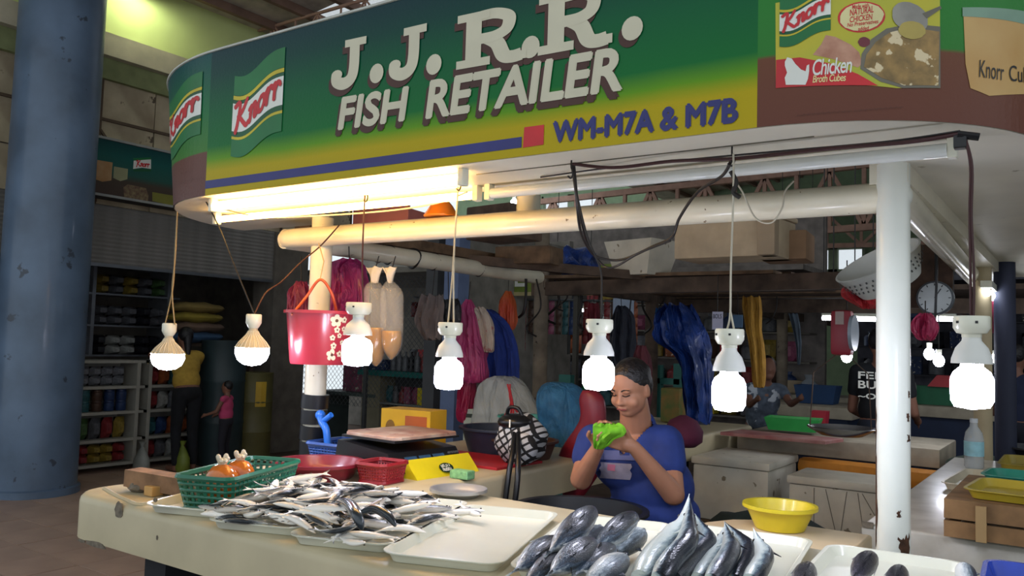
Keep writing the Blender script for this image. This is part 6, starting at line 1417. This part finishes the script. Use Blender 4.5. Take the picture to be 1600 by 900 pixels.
for x in (x0, -7.75, x1): part('upright', MB().span((x-.025, 7.88, 0), (x+.025, 7.92, 2.35)), plain('#4a4c4e', 0.6), ms)
cab = thing('glass_cabinet', 'teal-topped display cabinet of small goods behind the wire mesh', 'cabinet', (-7.2, 8.3, 0))
ca = AY(566, 600, 8.2); cb_ = AY(668, 600, 8.2); ztop = AY(610, 588, 8.2).z; zbt = AY(610, 672, 8.2).z
part('top', MB().span((ca.x-.05, 8.15, ztop), (cb_.x+.05, 8.55, ztop+.07)), plain('#1f6a66', 0.5), cab); part('side', MB().span((ca.x, 8.2, 0), (ca.x+.33, 8.5, ztop)), plain('#8d8772', 0.7), cab)
part('side', MB().span((cb_.x-.04, 8.2, 0), (cb_.x, 8.5, ztop)), plain('#8d8772', 0.7), cab); part('back', MB().span((ca.x, 8.5, 0), (cb_.x, 8.53, ztop)), plain('#3a3d40', 0.8), cab)
zc = [zbt-.35, zbt+.02, (zbt+ztop)/2]
for z in zc: part('shelf', MB().span((ca.x+.33, 8.2, z-.02), (cb_.x, 8.5, z)), plain('#8d9290', 0.5), cab)
for r_, z in enumerate(zc):
    for k in range(7): goods(random.choice(('packet', 'bottle', 'carton')), random.choice(('grey', 'teal', 'red', 'white', 'pink', 'yellow', 'dark')), 'on the %s of the teal-topped cabinet' % ('lowest shelf', 'middle shelf', 'highest shelf')[r_], 'goods in the teal-topped cabinet', (ca.x+.42+.115*k, 8.30, z+.002), (.10, .10, .22))
for k in range(8): goods('bottle', random.choice(('brown', 'red', 'silver', 'dark')), 'standing on top of the teal-topped cabinet', 'bottles on the teal top', (ca.x+.45+.105*k, 8.32, ztop+.071), (.085, .085, .26))
goods('carton', 'blue', 'at the left of the teal cabinet top', 'bottles on the teal top', (ca.x+.15, 8.33, ztop+.071), (.45, .22, .14))
for k, (colr, w_, h_) in enumerate((('pink', .5, .40), ('grey', .5, .14))):
    c = AY(545, 640-30*k, 8.1); goods('carton', colr, 'stacked left of the teal-topped cabinet', 'cartons by the cabinet', (c.x-.15, 8.5, .75+.41*k), (w_, .3, h_))
solo('store_bench', MB().span((-9.0, 8.2, .70), (-7.85, 8.8, .745)).span((-8.95, 8.25, 0), (-8.9, 8.75, .7)).span((-7.95, 8.25, 0), (-7.9, 8.75, .7)), plain('#4d5a58', 0.6), 'low grey bench under the cartons in the mesh store', 'bench')
for r_ in range(4):
    for k in range(11): goods(random.choice(('packet', 'carton')), random.choice(('red', 'white', 'pink', 'brown', 'blue', 'silver', 'grey', 'yellow')), 'on the %s along the back of the mesh store' % SH[r_], 'goods at the back of the mesh store', (-8.9+.235*k, 10.15, (1.86, 1.10, .72, .34)[r_]), (.20, .14, .24))
bs_ = thing('back_shelf', 'wall shelves along the back of the mesh store', 'shelf', (-7.8, 10.2, .3))
for z in (1.85, 1.09, .71, .33): part('board', MB().span((-9.1, 10.0, z-.02), (-6.35, 10.38, z)), m_shelf, bs_)
solo('store_pillar', MB().span((AY(672, 500, 7.7).x, 7.6, 0), (AY(690, 500, 7.7).x, 7.85, 2.9)), plain('#55565a', 0.8), 'grey pillar right of the wire mesh store', 'pillar')
solo('blue_column', MB().span((AY(692, 500, 7.4).x, 7.4, 0), (AY(714, 500, 7.4).x, 7.6, 2.9)), plain('#6f7fa3', 0.7), 'narrow pale blue column beside the capsule lamp cord', 'column')

# ---- goods wall in the middle distance
struct('wall_middle', MB().span((-11, 12.0, 0), (-3.0, 12.1, 3.4)).span((-11, 10.9, 2.55), (-3.0, 12.0, 2.62)), mat('middle_wall', '#857d78', 0.9, var=0.25))
fa_ = thing('fascia_sign', 'green and cream fascia board with big white letters in the middle distance', 'sign', AY(775, 445, 9.0))
p0 = AY(716, 420, 9.0); p1 = AY(850, 456, 9.0); part('board', MB().span((p0.x, 9.0, p1.z), (p1.x+1.6, 9.05, p0.z)), mat('fascia_green', '#7d8f3a', 0.6, var=0.2), fa_)
part('border', MB().span((p0.x-.03, 8.99, p1.z-.05), (p1.x+1.6, 9.0, p1.z)), plain('#b9ab7a', 0.6), fa_)
tx = fit(text_mb('VILL', 1, .02), .66, .26); q0 = AY(756, 449, 8.985); part('lettering', MB().add([(q0.x+p.x, 8.985, q0.z+p.y) for p in tx.v], tx.f), m_white, fa_)
for k, px in enumerate((718, 900)): part('bracket', MB().span((AY(px, 440, 9.02).x-.03, 9.02, 0), (AY(px, 440, 9.02).x+.03, 9.08, p1.z)), plain('#4d4a44', 0.8), fa_)
gm = 'goods on the middle-distance shelves'
ws_ = thing('wall_shelves', 'long shelves of colourful goods in the middle distance', 'shelf', (-6, 11.8, .3))
for z in (.55, .95, 1.35, 1.75, 2.15): part('board', MB().span((-9.6, 11.6, z-.025), (-3.1, 11.98, z)), plain('#6d675f', 0.7), ws_)
for r_, z in enumerate((.55, .95, 1.35, 1.75, 2.15)):
    for k in range(22): goods(random.choice(('packet', 'carton', 'packet', 'bottle')), random.choice(tuple(PAL)), 'on the %s of the middle-distance shelves' % ('bottom', 'second', 'third', 'fourth', 'top')[r_], gm, (-9.4+.285*k, 11.74, z+.003), (.22, .16, random.uniform(.22, .32)), random.uniform(-.15, .15))
STR = pillow(3); SM = STR.mesh('sachet', None, True); SM.materials.append(m_white)
rail = thing('hanging_rail', 'rail of hanging sachet strips in front of the middle shelves', 'rail', (-6, 9.3, 1.95)); part('bar', MB().tube([(-8.2, 9.3, 2.12), (-3.4, 9.3, 2.02)], .015, 8), m_rack, rail)
for k in range(26):
    px = 722+10.8*k; c = AY(px, 470, 9.3); n_ = random.choice((4, 5, 6)); colr = random.choice(('red', 'brown', 'pink', 'orange', 'teal', 'blue', 'dark', 'white', 'red', 'brown'))
    t = thing('sachet_strip', '%s sachet strip hanging far back, %s' % (colr, 'left of the weathered post' if px < 830 else 'right of the weathered post' if px < 930 else 'behind the vendor'), 'sachets', (c.x, 9.3, 2.08), group='hanging sachet strips')
    for j in range(n_):
        inst(SM, 'sachet', (0, 0, -.115*(j+1)), (0, 0, random.uniform(-.2, .2)), (.085, .03, .112), plain(PAL[colr], 0.4, var=0.25, scale=5), t)
# teal stands seen beside the blue sack and right of the vendor
for lb, px0, px1, py0, py1, y in (('teal painted post of the stand behind the blue sack', 873, 890, 585, 640, 7.0), ('teal painted rack frame right of the vendor, left upright', 1020, 1030, 570, 680, 7.2), ('teal painted rack frame right of the vendor, right upright', 1052, 1066, 568, 680, 7.2)):
    a = AY(px0, py0, y); b = AY(px1, py1, y); solo('stand_post', MB().span((a.x, y, 0), (b.x, y+.08, a.z), .004), plain('#2c6a60', 0.6), lb, 'post')
a = AY(1026, 590, 7.2); b = AY(1062, 602, 7.2); solo('stand_rail', MB().span((a.x, 7.2, b.z), (b.x, 7.26, a.z), .004), plain('#2c6a60', 0.6), 'teal cross rail joining the rack uprights', 'rail')
crate('carton', 'orange and green fruit printed carton by the teal rack', 1046, 660, .925, (.15, .2, .26), 5, mat('fruit_print', '#8f6a38', 0.7, var=0.5, scale=12, col2='#4c6a34'))
solo('cloth_bundle', MB().lathe([(.07, 0), (.11, .03), (.115, .09), (.08, .15), (.02, .18)], 24, Matrix.Translation((AY(1068, 660, 4.6).x, 4.6, .925))), mat('purple_cloth', '#5e2340', 0.8, var=0.2), 'purple-red bundle on the counter right of the vendor', 'bundle', smooth=True)  # closed turned shape for the purple-red bundle
for lb, px0, py0, px1, py1, y, colr, txt in (('white handwritten paper notice pinned under the loft', 1113, 487, 1129, 515, 5.1, '#a9a9bd', 'BOLS'), ('pale blue notice board right of the handwritten notice', 1145, 492, 1160, 512, 6.0, '#5f7f9d', None), ('pale panel above the dark trousers', 958, 466, 990, 495, 7.63, '#8f9cb0', None)):
    a = AY(px0, py0, y); b = AY(px1, py1, y); t = thing('paper_notice', lb, 'notice', (a.x, y, b.z)); part('sheet', MB().span((a.x, y, b.z), (b.x, y+.006, a.z)), plain(colr, 0.8), t)
    if txt:
        tx = fit(text_mb(txt, 1), (b.x-a.x)*.8, (a.z-b.z)*.25); part('lettering', MB().add([(a.x+(b.x-a.x)*.1+p.x, y-.002, a.z-(a.z-b.z)*.38+p.y) for p in tx.v], tx.f), plain('#23232e', 0.8), t)
    part('hanging_string', MB().tube([((a.x+b.x)/2, y, a.z), ((a.x+b.x)/2, y, 1.97)], .003, 4), m_wire, t)

# ================================================================ NEXT STALLS
def counter(label, x0, x1, y0, y1, z, m, bm, th=.12):
    t = thing('market_counter', label, 'counter', ((x0+x1)/2, (y0+y1)/2, 0)); part('slab', MB().span((x0, y0, z-th), (x1, y1, z), .012), m, t, smooth=40); part('base', MB().span((x0+.06, y0+.06, 0), (x1-.06, y1-.06, z-th)), bm, t); return t
mco = mat('old_counter', '#a99f8c', 0.6, var=0.2, scale=6); mdb = mat('navy_panel', '#1d2b47', 0.6)
counter('cream counter of the next stall behind the foam boxes', -2.10, -.78, 5.95, 6.75, .90, mco, mdb)
counter('third stall counter beyond the patterned shirt', -3.0, -2.0, 9.1, 10.1, .92, mco, mdb)
counter('far right counter with dark blue base', -1.95, 1.2, 10.0, 10.8, .95, mco, mdb)
counter('far counter lost in the dark behind the hanging rag', -3.7, 1.0, 11.2, 11.9, .92, mco, mdb)
solo('low_bench', MB().span((-2.12, 5.05, .36), (-.92, 5.75, .42), .006).span((-2.0, 5.1, 0), (-1.9, 5.7, .37)).span((-1.1, 5.1, 0), (-1.0, 5.7, .37)), m_wood, 'low wooden bench under the foam boxes', 'bench')
def foam(label, pxl, pxr, pyb, y, z, dep, h_):
    a = AY(pxl, pyb, y); b = AY(pxr, pyb, y); t = thing('foam_box', label, 'box', ((a.x+b.x)/2, y+dep/2, z), world=True)
    part('body', MB().span((a.x, y, z), (b.x, y+dep, z+h_), .015), m_styro, t, smooth=40); part('lid', MB().span((a.x-.012, y-.012, z+h_+.001), (b.x+.012, y+dep+.012, z+h_+.05), .015), m_styro, t, smooth=40)
    return t, a, b
foam('big grey-white foam box with lid behind the vendor', 1082, 1200, 780, 5.12, .42, .60, .34)
t, a, b = foam('foam box with pencilled lines left of the white post', 1232, 1400, 800, 5.10, .42, .40, .29)
for k, (u0, u1) in enumerate(((.25, .25), (.36, .46), (.56, .50), (.66, .72), (.84, .80), (.70, .95))): part('scratch_line', MB().bar((a.x+(b.x-a.x)*u0, 5.0995, .70), (a.x+(b.x-a.x)*u1, 5.0995, .45), .002, .004), plain('#6d665a', 0.8), t)
solo('sack', MB().sphere((-1.35, 4.35, .50), (.36, .26, .17), 24, 12).mapv(lambda p: p+Vector((.02*sin(p.y*20), .02*sin(p.x*22), .012*sin(p.x*30+p.y*10)))), mat('dark_green_sack', '#22302f', 0.9, var=0.25), 'dark green sack slumped before the foam boxes', 'sack', smooth=True)
solo('wooden_crate', MB().span((-1.65, 4.15, 0), (-1.05, 4.60, .36), .01), m_woodd, 'dark crate under the green sack', 'crate')
t = thing('storage_tub', 'blue tub covered with an orange cloth before the next counter', 'tub', (-1.1, 5.72, 0)); part('tub', MB().span((-1.55, 5.78, 0), (-.72, 5.93, .66), .02), plain('#1f3f8a', 0.5), t)
ocl = MB().span((-1.62, 5.755, .66), (-.70, 5.945, .78), .05).mapv(lambda p: p+Vector((0, .012*sin(p.x*40), .01*sin(p.x*26)))); solo('orange_cloth', ocl, mat('orange_cloth', '#c07b22', 0.7, var=0.15, scale=10), 'orange cloth folded over the blue tub', 'cloth', smooth=True)
tray_m = {}
def flat_tray(label, c, w_, l_, rz, m, d_=.03, tilt=0): return tray(label, c[0], c[1], rz, w_, l_, c[2], m, d_, tilt)
c = AZ(1190, 682, .905); solo('cutting_board', slab([(c.x-.25, c.y-.12), (c.x+.45, c.y-.12), (c.x+.5, c.y+.16), (c.x-.2, c.y+.18)], .902, .925, .006), mat('bloody_board', '#a8807a', 0.6, var=0.3, scale=8, col2='#8b4a4a'), 'pink-stained chopping board on the next stall counter', 'board')
c = AZ(1235, 676, .93)
def tub(label, px, py, z, w_, l_, h_, m, rz=0):
    c = AZ(px, py, z); t = thing('plastic_tray', label, 'tray', (c.x, c.y, z), radians(rz), world=False)
    part('shell', MB().add([(-w_*.42, -l_*.42, 0), (w_*.42, -l_*.42, 0), (w_*.42, l_*.42, 0), (-w_*.42, l_*.42, 0), (-w_/2, -l_/2, h_), (w_/2, -l_/2, h_), (w_/2, l_/2, h_), (-w_/2, l_/2, h_), (-w_*.47, -l_*.47, h_), (w_*.47, -l_*.47, h_), (w_*.47, l_*.47, h_), (-w_*.47, l_*.47, h_), (-w_*.40, -l_*.40, .008), (w_*.40, -l_*.40, .008), (w_*.40, l_*.40, .008), (-w_*.40, l_*.40, .008)],
      [(3, 2, 1, 0), (0, 1, 5, 4), (1, 2, 6, 5), (2, 3, 7, 6), (3, 0, 4, 7), (4, 5, 9, 8), (5, 6, 10, 9), (6, 7, 11, 10), (7, 4, 8, 11), (8, 9, 13, 12), (9, 10, 14, 13), (10, 11, 15, 14), (11, 8, 12, 15), (12, 13, 14, 15)]), m, t); return t
tub('bright green plastic tray on the next stall counter', 1240, 672, .927, .38, .24, .09, plain('#2f9a4a', 0.4), 8)
tub('small red tub right of the green tray', 1281, 668, .905, .12, .12, .13, plain('#a82a3a', 0.4))
tub('dark blue crate on the third stall counter', 1278, 630, .925, .45, .3, .20, plain('#1d3d66', 0.5))
c = AZ(1252, 612, .925); solo('plastic_bag', MB().lathe([(.10, 0), (.14, .04), (.12, .13), (.04, .2), (.06, .26)], 18, Matrix.Translation((-3.08, 11.5, .925))), plain('#9fa6ad', 0.5, var=0.2), 'white knotted bag on the third stall counter', 'bag', smooth=True)
crate('cardboard_box', 'tan carton beside the white knotted bag', 1238, 614, .925, (.3, .25, .17), 0, MATS['cardboard_pale'])
# right counter: crate, trays, bottle
wc = thing('wooden_crate', 'low brown wooden crate on the right counter holding coloured trays', 'crate', (-.12, 3.35, TZ))
mcr = mat('crate_wood', '#8c6a45', 0.8, var=0.3, scale=10, bump=0.3); xa, xb, ya, yb_ = -.385, .25, 3.02, 3.70
for k in range(2):
    z = TZ+.004+.058*k; part('slat', MB().span((xa, ya, z), (xb, ya+.014, z+.05)), mcr, wc); part('slat', MB().span((xa, yb_-.014, z), (xb, yb_, z+.05)), mcr, wc); part('slat', MB().span((xa, ya+.014, z), (xa+.014, yb_-.014, z+.05)), mcr, wc)
for x in (xa+.09, -.12, .06): part('batten', MB().span((x, ya-.012, TZ+.002), (x+.03, ya-.0005, TZ+.112)), mat('crate_batten', '#a88a5e', 0.8), wc)
part('top_board', MB().span((xa, ya, TZ+.112), (xb, yb_, TZ+.122)), mcr, wc)
flat_tray('mustard yellow tray tilted on the wooden crate', (-.10, 3.22, TZ+.125), .46, .36, -4, plain('#a8932a', 0.4), .03, 0.0)
flat_tray('teal tray behind the mustard tray on the crate', (-.09, 3.55, TZ+.125), .46, .26, -4, plain('#1f7a66', 0.4), .035)
flat_tray('cream tray lying on the right counter beyond the crate', (-.26, 4.35, TZ+.002), .52, .62, -3, mat('cream_tray_far', '#c3b8a0', 0.4), .03)
flat_tray('mustard tray on the far right counter end', (-.16, 5.08, TZ+.002), .44, .5, 0, plain('#97852e', 0.4), .05)
bt = AZ(1521, 726, TZ); X = Matrix.Translation((-.49, 4.95, TZ+.001))
wbt = thing('water_bottle', 'clear plastic water bottle with a pale blue label on the right counter', 'bottle', (-.49, 4.95, TZ+.001))
part('bottle', MB().lathe([(.038, 0), (.046, .01), (.046, .15), (.040, .185), (.020, .215), (.018, .235)], 20, X), mat('pet_plastic', '#c4ccd0', 0.1, alpha=0.45, var=0.05), wbt, smooth=40)
part('label', MB().lathe([(.0468, .065), (.0468, .140)], 20, X, cap=False), mat('label_blue', '#8fc0cc', 0.5, var=0.15, scale=30), wbt, smooth=True); part('cap', MB().lathe([(.019, .235), (.019, .256)], 14, X), plain('#c5cbd0', 0.4), wbt)
c = AZ(1432, 630, .955); goods('bottle', 'white', 'small, on the far right counter behind the white post', 'far counter goods', (-1.60, 10.1, .953), (.10, .10, .32))
tub('green plastic tub on the far right counter', 1465, 632, .953, .55, .3, .20, plain('#2d6b4c', 0.5)); c = AZ(1475, 612, 1.08); solo('red_cover', MB().add([(-1.45, 10.14, 1.155), (-1.12, 10.14, 1.155), (-1.12, 10.36, 1.155), (-1.45, 10.36, 1.155), (-1.36, 10.18, 1.28), (-1.14, 10.18, 1.28), (-1.14, 10.32, 1.28), (-1.36, 10.32, 1.28)], [(3, 2, 1, 0), (0, 1, 5, 4), (1, 2, 6, 5), (2, 3, 7, 6), (3, 0, 4, 7), (4, 5, 6, 7)]), plain('#b23a40', 0.5), 'red plastic cover on top of the green tub', 'cover')
sb_ = thing('side_bench', 'dark wooden bench with a green cushion beyond the right counter', 'bench', (-.5, 6.1, 0))
part('seat', MB().span((-.78, 5.85, .70), (-.15, 6.2, .75), .006), m_wood, sb_)
for x in (-.74, -.22):
    for y in (5.9, 6.13): part('leg', MB().span((x, y, 0), (x+.05, y+.05, .70)), m_woodd, sb_)
part('stretcher', MB().span((-.74, 5.9, .48), (-.2, 5.95, .53)), m_wood, sb_)
solo('cushion', MB().sphere((-.52, 6.03, .815), (.24, .17, .066), 20, 10), plain('#2c3a30', 0.9), 'dark green cushion on the bench', 'cushion', smooth=True)
basin('wash_basin', 'black basin under the biggest lamp', Vector((-.28, 6.0, .88)), .17, .08, plain('#191b22', 0.4), .75, .01)
solo('basin_stand', MB().span((-.40, 5.9, .752), (-.16, 6.12, .878)), m_woodd, 'dark block under the black basin', 'block')
for lb, px, y, r_, colr in (('beige post below the right soffit behind the biggest lamp', 1535, 5.6, .05, '#a8997a'), ('dark navy post at the far right', 1570, 5.9, .06, '#1e2338')):
    c = AY(px, 500, y); solo('stall_post', MB().tube([(c.x, y, 0), (c.x, y, 2.08)], r_, 14), plain(colr, 0.7), lb, 'post', 'posts at the right', smooth=True)
a = AY(1466, 410, 4.6); b = AY(1460, 530, 4.6); solo('strap', MB().bar((a.x, 4.6, a.z+.12), (b.x, 4.6, b.z), .03, .008), m_black, 'black strap hanging from the right pipe', 'strap')
# dark rear of the market with stock
struct('wall_rear', MB().span((-3.0, 14.0, 0), (5, 14.1, 2.75)).span((-3.0, 13.0, 2.55), (5, 14.0, 2.62)), mat('rear_wall', '#62626c', 0.9, var=0.3))
rw = thing('rear_shelves', 'dark rear shelves at the far end of the stall row', 'shelf', (0, 13.8, .5))
for z in (.8, 1.2, 1.6, 2.0): part('board', MB().span((-2.9, 13.65, z-.02), (2.0, 13.98, z)), plain('#4a4a52', 0.8), rw)
for r_, z in enumerate((.8, 1.2, 1.6, 2.0)):
    for k in range(15): goods(random.choice(('packet', 'carton', 'bottle')), random.choice(('dark', 'blue', 'grey', 'red', 'brown', 'silver', 'pink', 'dark')), 'on the %s at the far end of the stall row' % SH[3-r_], 'stock on the rear shelves', (-2.75+.30*k, 13.78, z+.003), (.22, .16, random.uniform(.2, .3)))
# roof of the stall row: dark boards over the right aisle side
solo('stall_roof', MB().span((-3.6, 9.2, 2.15), (1.5, 13.0, 2.20)), m_woodd, 'dark board roof over the farther stalls', 'roof')
